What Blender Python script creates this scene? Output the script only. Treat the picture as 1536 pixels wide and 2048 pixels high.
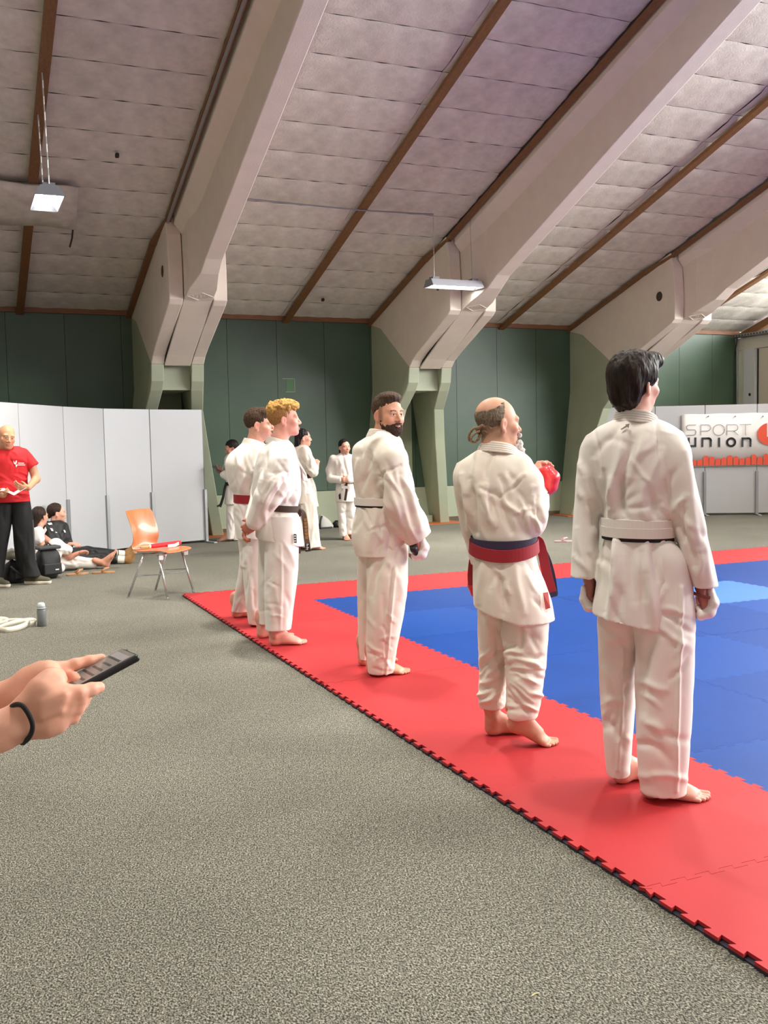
import bpy, bmesh, math, random
import numpy as np
from mathutils import Vector, Matrix

for o in list(bpy.data.objects):
    bpy.data.objects.remove(o, do_unlink=True)
scene = bpy.context.scene
COL = scene.collection
PI = math.pi

# ---------------------------------------------------------------- camera
CAM_H = 1.47
FPX = 1953.6                      # focal length in pixels of the 1536 x 2048 frame
YAW, PITCH, ROLL = 0.41027, 0.07250, 0.01987

def cam_axes():
    cy, sy = math.cos(YAW), math.sin(YAW)
    cp, sp = math.cos(PITCH), math.sin(PITCH)
    f = np.array([sy * cp, cy * cp, -sp])
    r = np.array([cy, -sy, 0.0])
    d = np.cross(f, r)
    cr, sr = math.cos(ROLL), math.sin(ROLL)
    return cr * r + sr * d, -sr * r + cr * d, f
C_R, C_D, C_F = cam_axes()
cam_data = bpy.data.cameras.new('camera')
cam = bpy.data.objects.new('camera', cam_data)
COL.objects.link(cam)
cam.matrix_world = Matrix(((C_R[0], -C_D[0], -C_F[0], 0), (C_R[1], -C_D[1], -C_F[1], 0),
                           (C_R[2], -C_D[2], -C_F[2], CAM_H), (0, 0, 0, 1)))
cam_data.sensor_fit = 'HORIZONTAL'
cam_data.sensor_width = 36.0
cam_data.lens = 36.0 * FPX / 1536.0
cam_data.clip_start = 0.05
cam_data.clip_end = 200
scene.camera = cam

# ---------------------------------------------------------------- light and exposure
scene.view_settings.view_transform = 'Standard'
scene.view_settings.look = 'None'
scene.view_settings.gamma = 1.0
scene.view_settings.use_curve_mapping = False
scene.view_settings.exposure = 0.15

world = bpy.data.worlds.new('world')
scene.world = world
world.use_nodes = True
world.node_tree.nodes['Background'].inputs[0].default_value = (0.93, 0.95, 1.0, 1)
world.node_tree.nodes['Background'].inputs[1].default_value = 0.26

def area_light(name, loc, rot, sx, sy, power, col):
    ld = bpy.data.lights.new(name, 'AREA')
    ld.shape = 'RECTANGLE'
    ld.size, ld.size_y = sx, sy
    ld.energy = power
    ld.color = col
    lo = bpy.data.objects.new(name, ld)
    COL.objects.link(lo)
    lo.location = loc
    lo.rotation_euler = rot
    return lo

# daylight through the glazed gable at the right end of the hall
area_light('gable_window_daylight', (15.6, 5.0, 4.9), (0, math.radians(90), 0), 2.9, 20.0, 6200, (1.0, 0.97, 0.97))
# added fill light from the open side behind the photographer, no window there
area_light('rear_fill_light', (3.0, -11.5, 2.6), (math.radians(90), 0, 0), 26.0, 3.0, 140, (1.0, 0.96, 0.88))

# ---------------------------------------------------------------- helpers
def pix_ray(x, y):
    return C_R * ((x - 768) / FPX) + C_D * ((y - 1024) / FPX) + C_F

def pix_floor(x, y, z=0.0):
    d = pix_ray(x, y)
    return d * ((z - CAM_H) / d[2]) + np.array([0, 0, CAM_H])

def s2l(c):
    c = c / 255.0
    return c / 12.92 if c <= 0.04045 else ((c + 0.055) / 1.055) ** 2.4

def rgb(r, g, b):
    return (s2l(r), s2l(g), s2l(b), 1.0)

MATS = {}
def mat(name, col, rough=0.6, metal=0.0, noise=None, bump=None, col2=None, spec=0.5, sheen=0.0,
        attr=None, vary=0.0, emit=None, stretch=None, coat=0.0, sss=0.0, trans=0.0, alpha=1.0):
    """procedural principled material; noise=(scale, amount), bump=(scale, strength)"""
    if name in MATS:
        return MATS[name]
    m = bpy.data.materials.new(name)
    m.use_nodes = True
    nt = m.node_tree
    N, L = nt.nodes, nt.links
    b = N['Principled BSDF']
    b.inputs['Base Color'].default_value = col
    b.inputs['Roughness'].default_value = rough
    b.inputs['Metallic'].default_value = metal
    b.inputs['Specular IOR Level'].default_value = spec
    if sheen:
        b.inputs['Sheen Weight'].default_value = sheen
    if coat:
        b.inputs['Coat Weight'].default_value = coat
    if sss:
        b.inputs['Subsurface Weight'].default_value = sss
        b.inputs['Subsurface Radius'].default_value = (0.012, 0.004, 0.002)
        b.inputs['Subsurface Scale'].default_value = 0.6
    if trans:
        b.inputs['Transmission Weight'].default_value = trans
    if emit:
        b.inputs['Emission Color'].default_value = emit[0]
        b.inputs['Emission Strength'].default_value = emit[1]
    tc = N.new('ShaderNodeTexCoord')
    src = tc.outputs['Object']
    if stretch:
        mp = N.new('ShaderNodeMapping')
        mp.inputs['Scale'].default_value = stretch
        L.new(src, mp.inputs[0])
        src = mp.outputs[0]
    colsock = None
    if attr:
        a = N.new('ShaderNodeAttribute')
        a.attribute_name = attr
        colsock = a.outputs['Color']
    if noise:
        nz = N.new('ShaderNodeTexNoise')
        nz.inputs['Scale'].default_value = noise[0]
        nz.inputs['Detail'].default_value = 4
        L.new(src, nz.inputs['Vector'])
        mx = N.new('ShaderNodeMix')
        mx.data_type = 'RGBA'
        if col2 is not None:
            rp = N.new('ShaderNodeMapRange')
            rp.inputs[1].default_value = 0.5 - noise[1] / 2
            rp.inputs[2].default_value = 0.5 + noise[1] / 2
            L.new(nz.outputs[0], rp.inputs[0])
            L.new(rp.outputs[0], mx.inputs[0])
            mx.inputs[6].default_value = col
            mx.inputs[7].default_value = col2
            if colsock:
                L.new(colsock, mx.inputs[6])
        else:
            mx.blend_type = 'MULTIPLY'
            mx.inputs[0].default_value = 1.0
            rp = N.new('ShaderNodeMapRange')
            rp.inputs[1].default_value = 0.25
            rp.inputs[2].default_value = 0.75
            rp.inputs[3].default_value = 1 - noise[1]
            rp.inputs[4].default_value = 1 + noise[1] * 0.4
            L.new(nz.outputs[0], rp.inputs[0])
            mx.inputs[6].default_value = col
            if colsock:
                L.new(colsock, mx.inputs[6])
            L.new(rp.outputs[0], mx.inputs[7])
        colsock = mx.outputs[2]
    if vary:
        oi = N.new('ShaderNodeObjectInfo')
        hs = N.new('ShaderNodeHueSaturation')
        rp2 = N.new('ShaderNodeMapRange')
        rp2.inputs[3].default_value = 1 - vary
        rp2.inputs[4].default_value = 1 + vary
        L.new(oi.outputs['Random'], rp2.inputs[0])
        L.new(rp2.outputs[0], hs.inputs['Value'])
        hs.inputs['Color'].default_value = col
        if colsock:
            L.new(colsock, hs.inputs['Color'])
        colsock = hs.outputs[0]
    if colsock:
        L.new(colsock, b.inputs['Base Color'])
    if bump:
        nb = N.new('ShaderNodeTexNoise')
        nb.inputs['Scale'].default_value = bump[0]
        nb.inputs['Detail'].default_value = 3
        L.new(src, nb.inputs['Vector'])
        bp = N.new('ShaderNodeBump')
        bp.inputs['Strength'].default_value = bump[1]
        bp.inputs['Distance'].default_value = bump[2] if len(bump) > 2 else 0.01
        L.new(nb.outputs[0], bp.inputs['Height'])
        L.new(bp.outputs[0], b.inputs['Normal'])
    MATS[name] = m
    return m

def tag(o, label=None, cat=None, group=None, kind=None):
    if label: o['label'] = label
    if cat: o['category'] = cat
    if group: o['group'] = group
    if kind: o['kind'] = kind
    return o

def thing(name, label, cat, loc=(0, 0, 0), rz=0.0, group=None):
    o = bpy.data.objects.new(name, None)
    o.empty_display_size = 0.1
    COL.objects.link(o)
    o.location = loc
    o.rotation_euler = (0, 0, rz)
    return tag(o, label, cat, group)

def obj(name, me, m=None, parent=None, loc=None, rot=None):
    o = bpy.data.objects.new(name, me)
    COL.objects.link(o)
    if m is not None and len(me.materials) == 0:
        me.materials.append(m)
    if parent is not None:
        o.parent = parent
    if loc is not None: o.location = loc
    if rot is not None: o.rotation_euler = rot
    return o

class MB:
    """collects shapes into one mesh"""
    def __init__(s):
        s.v, s.f = [], []
    def add(s, v, f):
        n = len(s.v)
        s.v += [tuple(p) for p in v]
        s.f += [tuple(i + n for i in q) for q in f]
        return s
    def box(s, x0, x1, y0, y1, z0, z1):
        v = [(x0, y0, z0), (x1, y0, z0), (x1, y1, z0), (x0, y1, z0), (x0, y0, z1), (x1, y0, z1), (x1, y1, z1), (x0, y1, z1)]
        return s.add(v, [(3, 2, 1, 0), (4, 5, 6, 7), (0, 1, 5, 4), (1, 2, 6, 5), (2, 3, 7, 6), (3, 0, 4, 7)])
    def prism(s, poly, axis, a, b):
        """extrude polygon (list of 2D) along axis from a to b; axis 0: (y,z), 1: (x,z), 2: (x,y)"""
        def mk(p, t):
            return (t, p[0], p[1]) if axis == 0 else (p[0], t, p[1]) if axis == 1 else (p[0], p[1], t)
        n = len(poly)
        v = [mk(p, a) for p in poly] + [mk(p, b) for p in poly]
        f = [tuple(range(n - 1, -1, -1)), tuple(range(n, 2 * n))]
        f += [(i, (i + 1) % n, n + (i + 1) % n, n + i) for i in range(n)]
        return s.add(v, f)
    def loft(s, rings, caps=True, closed=True):
        n = len(rings[0])
        v = [p for r in rings for p in r]
        f = []
        for k in range(len(rings) - 1):
            for i in range(n if closed else n - 1):
                j = (i + 1) % n
                f.append((k * n + i, k * n + j, (k + 1) * n + j, (k + 1) * n + i))
        if caps:
            f.append(tuple(range(n - 1, -1, -1)))
            f.append(tuple((len(rings) - 1) * n + i for i in range(n)))
        return s.add(v, f)
    def tube(s, pts, r, n=8, caps=True):
        pts = [np.array(p, float) for p in pts]
        rs = r if isinstance(r, (list, tuple)) else [r] * len(pts)
        rings = []
        up = None
        for i, p in enumerate(pts):
            t = pts[min(i + 1, len(pts) - 1)] - pts[max(i - 1, 0)]
            t = t / (np.linalg.norm(t) + 1e-9)
            if up is None:
                up = np.array([0, 0, 1.0]) if abs(t[2]) < 0.9 else np.array([1.0, 0, 0])
            a = np.cross(t, up); a /= np.linalg.norm(a) + 1e-9
            b = np.cross(a, t); up = b
            rings.append([tuple(p + rs[i] * (math.cos(2 * PI * k / n) * a + math.sin(2 * PI * k / n) * b)) for k in range(n)])
        return s.loft(rings, caps)
    def ribbon(s, pts, w, th, ups=None):
        """flat band along pts; width direction ups[i] (list or single), thickness th"""
        pts = [np.array(p, float) for p in pts]
        rings = []
        for i, p in enumerate(pts):
            t = pts[min(i + 1, len(pts) - 1)] - pts[max(i - 1, 0)]
            t /= np.linalg.norm(t) + 1e-9
            u = np.array(ups[i] if isinstance(ups, list) else ups, float)
            u = u - t * np.dot(u, t); u /= np.linalg.norm(u) + 1e-9
            nrm = np.cross(t, u)
            ww = (w[i] if isinstance(w, (list, tuple)) else w) / 2
            rings.append([tuple(p + u * ww + nrm * th / 2), tuple(p - u * ww + nrm * th / 2), tuple(p - u * ww - nrm * th / 2), tuple(p + u * ww - nrm * th / 2)])
        return s.loft(rings, True)
    def lathe(s, prof, n=20, cx=0, cy=0):
        rings = [[(cx + r * math.cos(2 * PI * k / n), cy + r * math.sin(2 * PI * k / n), z) for k in range(n)] for r, z in prof]
        return s.loft(rings, True)
    def mesh(s, name, smooth=False):
        me = bpy.data.meshes.new(name)
        me.from_pydata([tuple(map(float, p)) for p in s.v], [], s.f)
        if smooth:
            me.polygons.foreach_set('use_smooth', [True] * len(me.polygons))
        bm = bmesh.new(); bm.from_mesh(me)
        bmesh.ops.recalc_face_normals(bm, faces=bm.faces)
        bm.to_mesh(me); bm.free()
        me.update()
        return me
    def build(s, name, m=None, parent=None, smooth=False, bevel=0.0, loc=None, rot=None):
        o = obj(name, s.mesh(name, smooth), m, parent, loc, rot)
        if bevel:
            md = o.modifiers.new('bevel', 'BEVEL')
            md.width = bevel; md.segments = 2; md.limit_method = 'ANGLE'; md.angle_limit = math.radians(40)
        return o
# ================================================================ structure
YW = 15.85            # inner face of the long back wall
ZW = 3.55             # its height
SL = 0.3155           # roof pitch
XG = 15.0             # right gable wall
XL = -9.0             # left end
def roof_z(y): return ZW + SL * (YW - y)

def carpet_material():
    m = bpy.data.materials.new('carpet'); m.use_nodes = True
    N, L = m.node_tree.nodes, m.node_tree.links
    b = N['Principled BSDF']; b.inputs['Roughness'].default_value = 0.95
    b.inputs['Specular IOR Level'].default_value = 0.15
    tc = N.new('ShaderNodeTexCoord')
    n1 = N.new('ShaderNodeTexNoise'); n1.inputs['Scale'].default_value = 190; n1.inputs['Detail'].default_value = 5
    n1.inputs['Roughness'].default_value = 0.75
    mp = N.new('ShaderNodeMapping'); mp.inputs['Scale'].default_value = (1, 0.62, 1); mp.inputs['Rotation'].default_value = (0, 0, 0.5)
    L.new(tc.outputs['Object'], mp.inputs[0]); L.new(mp.outputs[0], n1.inputs['Vector'])
    cr = N.new('ShaderNodeValToRGB')
    cr.color_ramp.elements[0].position = 0.40; cr.color_ramp.elements[0].color = rgb(32, 31, 28)
    cr.color_ramp.elements[1].position = 0.60; cr.color_ramp.elements[1].color = rgb(176, 173, 158)
    e = cr.color_ramp.elements.new(0.5); e.color = rgb(106, 104, 95)
    L.new(n1.outputs[0], cr.inputs[0])
    n2 = N.new('ShaderNodeTexNoise'); n2.inputs['Scale'].default_value = 1.3; n2.inputs['Detail'].default_value = 5
    L.new(tc.outputs['Object'], n2.inputs['Vector'])
    rp = N.new('ShaderNodeMapRange'); rp.inputs[1].default_value = 0.3; rp.inputs[2].default_value = 0.7
    rp.inputs[3].default_value = 0.86; rp.inputs[4].default_value = 1.06
    L.new(n2.outputs[0], rp.inputs[0])
    n3 = N.new('ShaderNodeTexNoise'); n3.inputs['Scale'].default_value = 42; n3.inputs['Detail'].default_value = 7; n3.inputs['Roughness'].default_value = 0.8
    L.new(mp.outputs[0], n3.inputs['Vector'])
    r3 = N.new('ShaderNodeMapRange'); r3.inputs[1].default_value = 0.36; r3.inputs[2].default_value = 0.64
    r3.inputs[3].default_value = 0.74; r3.inputs[4].default_value = 1.24
    L.new(n3.outputs[0], r3.inputs[0])
    mm = N.new('ShaderNodeMath'); mm.operation = 'MULTIPLY'
    L.new(rp.outputs[0], mm.inputs[0]); L.new(r3.outputs[0], mm.inputs[1])
    mx = N.new('ShaderNodeMix'); mx.data_type = 'RGBA'; mx.blend_type = 'MULTIPLY'; mx.inputs[0].default_value = 1
    L.new(cr.outputs[0], mx.inputs[6]); L.new(mm.outputs[0], mx.inputs[7]); L.new(mx.outputs[2], b.inputs['Base Color'])
    bp = N.new('ShaderNodeBump'); bp.inputs['Strength'].default_value = 0.5; bp.inputs['Distance'].default_value = 0.004
    L.new(n1.outputs[0], bp.inputs['Height']); L.new(bp.outputs[0], b.inputs['Normal'])
    return m

M_carpet = carpet_material()
M_wallgreen = mat('dark green wall panel', rgb(70, 92, 74), 0.42, noise=(1.6, 0.16), vary=0.05)
M_sage = mat('sage green paint', rgb(168, 175, 151), 0.6, noise=(2.0, 0.10))
M_conc = mat('painted concrete', rgb(224, 212, 199), 0.75, noise=(5.0, 0.06), bump=(60, 0.12))
M_conc_dark = mat('dark joint', rgb(30, 27, 25), 0.9)
M_wood = mat('brown timber', rgb(128, 88, 52), 0.6, noise=(9.0, 0.28), stretch=(6, 0.6, 6))
M_wood_x = mat('brown timber along wall', rgb(136, 92, 62), 0.6, noise=(9.0, 0.25), stretch=(0.6, 6, 6))
M_insul = mat('white fibre insulation', rgb(222, 215, 204), 0.95, noise=(7.0, 0.20), bump=(45, 0.3, 0.02), vary=0.035, spec=0.1)
M_insul_back = mat('insulation backing', rgb(120, 110, 106), 0.95)
M_white = mat('white laminate', rgb(192, 193, 196), 0.38, noise=(1.2, 0.03))
M_alu = mat('aluminium', rgb(170, 172, 174), 0.4, metal=0.7)
M_offwhite = mat('grey white paint', rgb(196, 190, 178), 0.6, noise=(2.0, 0.05))
M_orange = mat('orange floor board', rgb(186, 100, 48), 0.5, noise=(6, 0.2))
def thin_glass():
    m = bpy.data.materials.new('window glass'); m.use_nodes = True
    N, L = m.node_tree.nodes, m.node_tree.links
    N.remove(N['Principled BSDF'])
    t = N.new('ShaderNodeBsdfTransparent'); t.inputs[0].default_value = (0.93, 0.95, 0.94, 1)
    g = N.new('ShaderNodeBsdfGlossy'); g.inputs['Roughness'].default_value = 0.03
    mx = N.new('ShaderNodeMixShader'); mx.inputs[0].default_value = 0.07
    L.new(t.outputs[0], mx.inputs[1]); L.new(g.outputs[0], mx.inputs[2]); L.new(mx.outputs[0], N['Material Output'].inputs[0])
    return m
M_glass = thin_glass()
M_steel = mat('galvanised steel', rgb(150, 152, 152), 0.45, metal=0.6)
M_black = mat('black plastic', rgb(22, 22, 23), 0.5)

# floor -----------------------------------------------------------------
tag(MB().box(XL, XG + 0.2, -15.85, YW + 0.25, -0.12, 0.0).build('floor', M_carpet), kind='structure')

# back wall: masonry backing, sage dado and dark panels between the columns
CX = [-5.68, -1.54, 2.62, 6.72, 10.84]       # left face of every column head
wall = tag(MB().box(XL, XG + 0.2, YW + 0.05, YW + 0.25, 0, ZW + 0.12).build('wall_back', M_sage), kind='structure')
seams = [5.84 + 0.8475 * k for k in range(-18, 12)]
for xa in seams:
    xb = min(xa + 0.8475, XG)
    if xb - xa < 0.1 or xa < XL: continue
    MB().box(xa + 0.003, xb - 0.003, YW, YW + 0.05, 0.64, ZW - 0.02).build('wall_panel', M_wallgreen, wall)
MB().box(XL, XG, YW + 0.004, YW + 0.05, 0.0, 0.63).build('dado', M_sage, wall)
MB().box(XL, XG, YW - 0.012, YW + 0.05, 0.0, 0.07).build('skirting', mat('brown skirting', rgb(96, 82, 62), 0.6), wall)
# cream patch outline and bare green rectangle on the panels
MB().box(5.145, 5.275, YW - 0.004, YW, 2.34, 2.54).build('switch_plate', mat('bright green plate', rgb(72, 118, 72), 0.5), wall)
q = MB()
q.box(5.08, 5.29, YW - 0.006, YW, 2.545, 2.555); q.box(5.285, 5.295, YW - 0.006, YW, 2.33, 2.55); q.box(5.13, 5.29, YW - 0.006, YW, 2.325, 2.335)
q.build('plate_edge', mat('pale tape', rgb(165, 175, 160), 0.7), wall)

# roof ------------------------------------------------------------------
ceil_mb = MB()
ceil_mb.add([(XL, YW + 0.3, roof_z(YW + 0.3) + 0.06), (XG + 0.6, YW + 0.3, roof_z(YW + 0.3) + 0.06), (XG + 0.6, 0, roof_z(0) + 0.06), (XL, 0, roof_z(0) + 0.06),
             (XL, -YW, ZW + 0.06), (XG + 0.6, -YW, ZW + 0.06)], [(0, 1, 2, 3), (3, 2, 5, 4)])
ceiling = tag(ceil_mb.build('ceiling', M_insul_back), kind='structure')
rng = random.Random(4)
ROWS = 17
PITCH_Y = 0.55
def insulation_mesh(width, seed):
    rr = np.random.RandomState(seed)
    nx, ny = 14, 6
    v, f = [], []
    ph = rr.rand(6) * 6.28
    for j in range(ny + 1):
        for i in range(nx + 1):
            u, w = i / nx, j / ny
            x = (u - 0.5) * (width - 0.004); y = -w * (PITCH_Y - 0.006)
            sag = -0.022 * (math.sin(PI * w) ** 0.6) * (0.8 + 0.2 * math.sin(4 * u + ph[0]))
            sag += 0.006 * math.sin(17 * u + ph[1] + 3 * w) * math.sin(PI * w) + 0.004 * math.sin(31 * u + ph[2] - 2 * w)
            # sagging lower edge of each strip casts the small scallop shadow
            sag -= 0.012 * max(0, 1 - abs(w - 0.85) / 0.15)
            v.append((x, y, sag + 0.03 - SL * y))
    for j in range(ny):
        for i in range(nx):
            a = j * (nx + 1) + i
            f.append((a, a + nx + 1, a + nx + 2, a + 1))
    me = bpy.data.meshes.new('insulation_strip')
    me.from_pydata(v, [], f); me.polygons.foreach_set('use_smooth', [True] * len(f))
    me.materials.append(M_insul)
    return me
bats = [0.97 + 4.135 * k for k in range(-2, 4)]
edges = []
for k, c in enumerate(CX):
    edges += [(c + 0.39) - 2.07 + 0.0, c + 0.0, c + 0.79]
half = []
for c in CX:
    half.append((c - 1.66 if c > XL else XL, c + 0.02))
    half.append((c + 0.76, c + 2.46))
for k, (xa, xb) in enumerate(half):
    if k + 1 < len(half) and k % 2 == 1: xb = half[k + 1][0]
    if k == len(half) - 1: xb = 13.28
    if xb - xa < 0.2: continue
    variants = [insulation_mesh(xb - xa, 10 * k + s) for s in range(3)]
    for r in range(ROWS):
        y = YW - r * PITCH_Y
        o = obj('insulation_strip', variants[rng.randrange(3)], None, ceiling, ((xa + xb) / 2, y, roof_z(y)))
variants = [insulation_mesh(XG - 13.28, 300 + s) for s in range(3)]
for r in range(ROWS):
    y = YW - r * PITCH_Y
    obj('insulation_strip', variants[rng.randrange(3)], None, ceiling, ((XG + 13.28) / 2, y, roof_z(y)))
# rest of the roof lining towards the ridge and beyond
q = MB()
yr = YW - ROWS * PITCH_Y
q.add([(XL, yr, roof_z(yr) + 0.02), (XG, yr, roof_z(yr) + 0.02), (XG, 0, roof_z(0) + 0.02), (XL, 0, roof_z(0) + 0.02), (XL, -YW, ZW + 0.02), (XG, -YW, ZW + 0.02)], [(0, 1, 2, 3), (3, 2, 5, 4)])
q.build('roof_lining', M_insul, ceiling)

def slope_bar(x0, x1, y0, y1, drop, th=0.05):
    q = MB()
    q.prism([(y0, roof_z(y0) - drop), (y1, roof_z(y1) - drop), (y1, roof_z(y1) - drop + th), (y0, roof_z(y0) - drop + th)], 0, x0, x1)
    return q
for i, x in enumerate([0.97, 5.16, 9.33, 13.28, -3.2, -7.3]):
    w = 0.055
    if i == 0:
        slope_bar(x - w, x + w, YW, 13.26, 0.075).build('rafter_batten', M_wood, ceiling)
        slope_bar(x - w, x + w, 12.36, 0, 0.075).build('rafter_batten', M_wood, ceiling)
    else:
        slope_bar(x - w, x + w, YW, 0, 0.075).build('rafter_batten', M_wood, ceiling)
for c in CX:
    slope_bar(c - 0.085, c - 0.005, YW, 13.62, 0.075).build('edge_batten', M_wood, ceiling)
    slope_bar(c + 0.775, c + 0.86, YW, 13.0, 0.075).build('edge_batten', M_wood, ceiling)
    slope_bar(c + 0.0, c + 0.075, 12.95, 0, 0.085).build('edge_batten', M_wood, ceiling)
    slope_bar(c + 0.72, c + 0.79, 12.95, 0, 0.085).build('edge_batten', M_wood, ceiling)
    # short angled piece where the batten steps over the column head
    q = MB(); z1 = roof_z(13.62) - 0.075; z2 = roof_z(12.98) - 0.085
    q.add([(c - 0.085, 13.64, z1), (c - 0.0, 13.60, z1), (c + 0.075, 12.95, z2), (c - 0.0, 12.90, z2),
           (c - 0.085, 13.64, z1 + 0.05), (c - 0.0, 13.60, z1 + 0.05), (c + 0.075, 12.95, z2 + 0.05), (c - 0.0, 12.90, z2 + 0.05)],
          [(0, 1, 2, 3), (4, 5, 6, 7), (0, 1, 5, 4), (1, 2, 6, 5), (2, 3, 7, 6), (3, 0, 4, 7)])
    q.build('edge_batten', M_wood, ceiling)
for k in range(len(CX) + 1):
    xa = XL if k == 0 else CX[k - 1] + 0.78
    xb = CX[k] - 0.0 if k < len(CX) else XG
    if xb > xa:
        MB().box(xa, xb, YW - 0.05, YW + 0.02, ZW - 0.035, ZW + 0.05).build('wall_plate', M_wood_x, ceiling)

# patch of insulation fixed over the batten by the left lamp
q = MB()
for j in range(5):
    for i in range(9):
        u, w = i / 8, j / 4
        y = 12.36 + w * 0.9
        q.v.append((0.30 + u * (1.18 + 0.05 * w), y, roof_z(y) - 0.085 + 0.012 * math.sin(9 * u + 2 * w) - 0.012 * math.sin(6 * w)))
for j in range(4):
    for i in range(8):
        a = j * 9 + i
        q.f.append((a, a + 1, a + 10, a + 9))
o = q.build('insulation_patch', M_insul, ceiling, smooth=True)
md = o.modifiers.new('solid', 'SOLIDIFY'); md.thickness = 0.03
q = MB(); q.tube([(1.50, 13.2, roof_z(13.2) - 0.07), (1.51, 13.5, roof_z(13.5) - 0.1), (1.49, 13.62, roof_z(13.6) - 0.16)], 0.012, 6)
q.build('torn_strip', mat('dirty fibre', rgb(74, 58, 50), 0.9), ceiling)
for (x, y, s) in [(1.86, 11.75, 0.03), (5.55, 15.05, 0.03)]:
    MB().box(x - s, x + s * 0.4, y - s, y + s, roof_z(y) - 0.06, roof_z(y) - 0.01).build('dark_mark', mat('dark brown mark', rgb(60, 48, 42), 0.9), ceiling, bevel=0.01)  # small dark brown blocks just under the roof lining

# columns and roof girders --------------------------------------------------
def fin_side(c, sgn):
    """one of the two concrete plates of a column; sgn -1 left, +1 right"""
    x0 = c if sgn < 0 else c + 0.585
    x1 = x0 + 0.185
    SP = 0.27 if sgn < 0 else 0.50
    def X(x, z): return x + sgn * SP * max(0.0, (2.30 - z) / 2.30)
    low = [(15.45, 0), (15.20, 0.75), (14.95, 1.50), (14.76, 1.98), (14.46, 2.27), (14.36, 2.40), (14.32, 2.64), (15.46, 3.38), (YW + 0.05, 3.49), (YW + 0.05, 2.36), (YW + 0.05, 0)]
    up = [(14.32, 2.64), (14.20, 2.745), (14.0, 2.85), (12.95, 3.31), (12.87, 3.37), (12.86, 3.75), (12.90, 4.2), (12.98, roof_z(12.98) - 0.01), (YW + 0.05, ZW + 0.0), (YW + 0.05, 3.49), (15.46, 3.38)]
    out = []
    for poly in (low, up):
        q = MB(); n = len(poly)
        v = [(X(x0, z), y, z) for y, z in poly] + [(X(x1, z), y, z) for y, z in poly]
        f = [tuple(range(n)), tuple(range(2 * n - 1, n - 1, -1))] + [(i, (i + 1) % n, n + (i + 1) % n, n + i) for i in range(n)]
        q.add(v, f); out.append(q)
    return out
def ring_cyl(cx, cy, cz, r, d):
    pts = [(cx - 0.003, cy + r * math.cos(2 * PI * k / 20), cz + r * math.sin(2 * PI * k / 20)) for k in range(20)]
    inn = [(cx - 0.003, cy + r * .84 * math.cos(2 * PI * k / 20), cz + r * .84 * math.sin(2 * PI * k / 20)) for k in range(20)]
    return pts, inn
for ci, c in enumerate(CX):
    col = tag(bpy.data.objects.new('trim_%d' % (ci + 1), None), kind='structure'); COL.objects.link(col)
    for sgn in (-1, 1):
        lo, up = fin_side(c, sgn)
        lo.build('column_leg', M_sage, col, bevel=0.012)
        up.build('column_cheek', M_conc, col, bevel=0.012)
    # infill block between the legs with plinth at the floor
    MB().box(c + 0.17, c + 0.60, 14.50, YW + 0.05, 2.28, 2.66).build('infill_block', M_sage, col)
    MB().box(c + 0.05, c + 0.74, YW - 0.01, YW + 0.05, 0.0, 2.6).build('recess_lining', M_sage, col)
    MB().box(c - 0.10, c + 1.02, 15.62, YW + 0.05, 0.0, 0.13).build('plinth', M_sage, col, bevel=0.008)
    MB().box(c - 0.5, c + 1.45, 15.22, YW + 0.03, 0.0, 0.012).build('floor_board', M_orange, col)
    # round hole in the cheek
    pts, inn = ring_cyl(c, 13.25, 3.78, 0.095, 0.1)
    q = MB(); q.loft([pts, inn], False); q.build('hole_rim', M_conc, col)
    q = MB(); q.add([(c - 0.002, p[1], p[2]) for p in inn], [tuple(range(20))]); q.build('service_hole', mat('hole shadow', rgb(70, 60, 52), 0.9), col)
    # girder
    def sec(y, zs, xl, xr, flange=True):
        zt = roof_z(y) - 0.015
        fl, fr = (c + 0.10, c + 0.68) if flange else (xl, xr)
        zf = zt - 0.13
        zw = max(min(zt - 0.26, zf), zs + 0.02)
        return [(fl, y, zt), (fl, y, zf), (xl, y, zw), (xl, y, zs), (xr, y, zs), (xr, y, zw), (fr, y, zf), (fr, y, zt)]
    rings = [sec(14.34, 2.62, c + 0.195, c + 0.575, False), sec(14.1, 2.76, c + 0.195, c + 0.575, False), sec(12.99, 3.31, c + 0.195, c + 0.575, False)]
    rings += [sec(12.9, 3.36, c + 0.195, c + 0.575), sec(12.6, 3.46, c + 0.20, c + 0.57), sec(12.25, 3.60, c + 0.27, c + 0.51)]
    for y in (12.0, 10.74, 9, 7, 5, 3, 0.05):
        rings.append(sec(y, 4.24 + 0.394 * (10.74 - y) if y > 5 else 4.24 + 0.394 * 5.74 + 0.3155 * (5 - y), c + 0.28, c + 0.50))
    q = MB(); q.loft(rings)
    q.build('girder', M_conc, col, bevel=0.01)
    # dark joints either side of the girder tail
    for xa in (c + 0.183, c + 0.573):
        MB().prism([(14.3, 2.67), (12.90, 3.40), (12.93, 4.3), (14.3, 4.0)], 0, xa, xa + 0.014).build('joint', M_conc_dark, col)
    # cast relief mark under the girder end
    q = MB()
    def under(u, v): return (c + 0.385 + u, 12.78 + v, 3.400 - 0.40 * v * 0.9)
    for (a, b) in [((-0.17, 0.0), (0.0, -0.10)), ((0.0, -0.10), (0.17, 0.0)), ((0.17, 0.0), (0.0, 0.10)), ((0.0, 0.10), (-0.17, 0.0))]:
        q.tube([under(*a), under(*b)], 0.007, 5)
    for k in range(5):
        q.tube([under(-0.1 + 0.05 * k, -0.025), under(-0.09 + 0.05 * k, 0.025)], 0.006, 5)
    q.build('cast_relief', M_conc, col)
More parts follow.
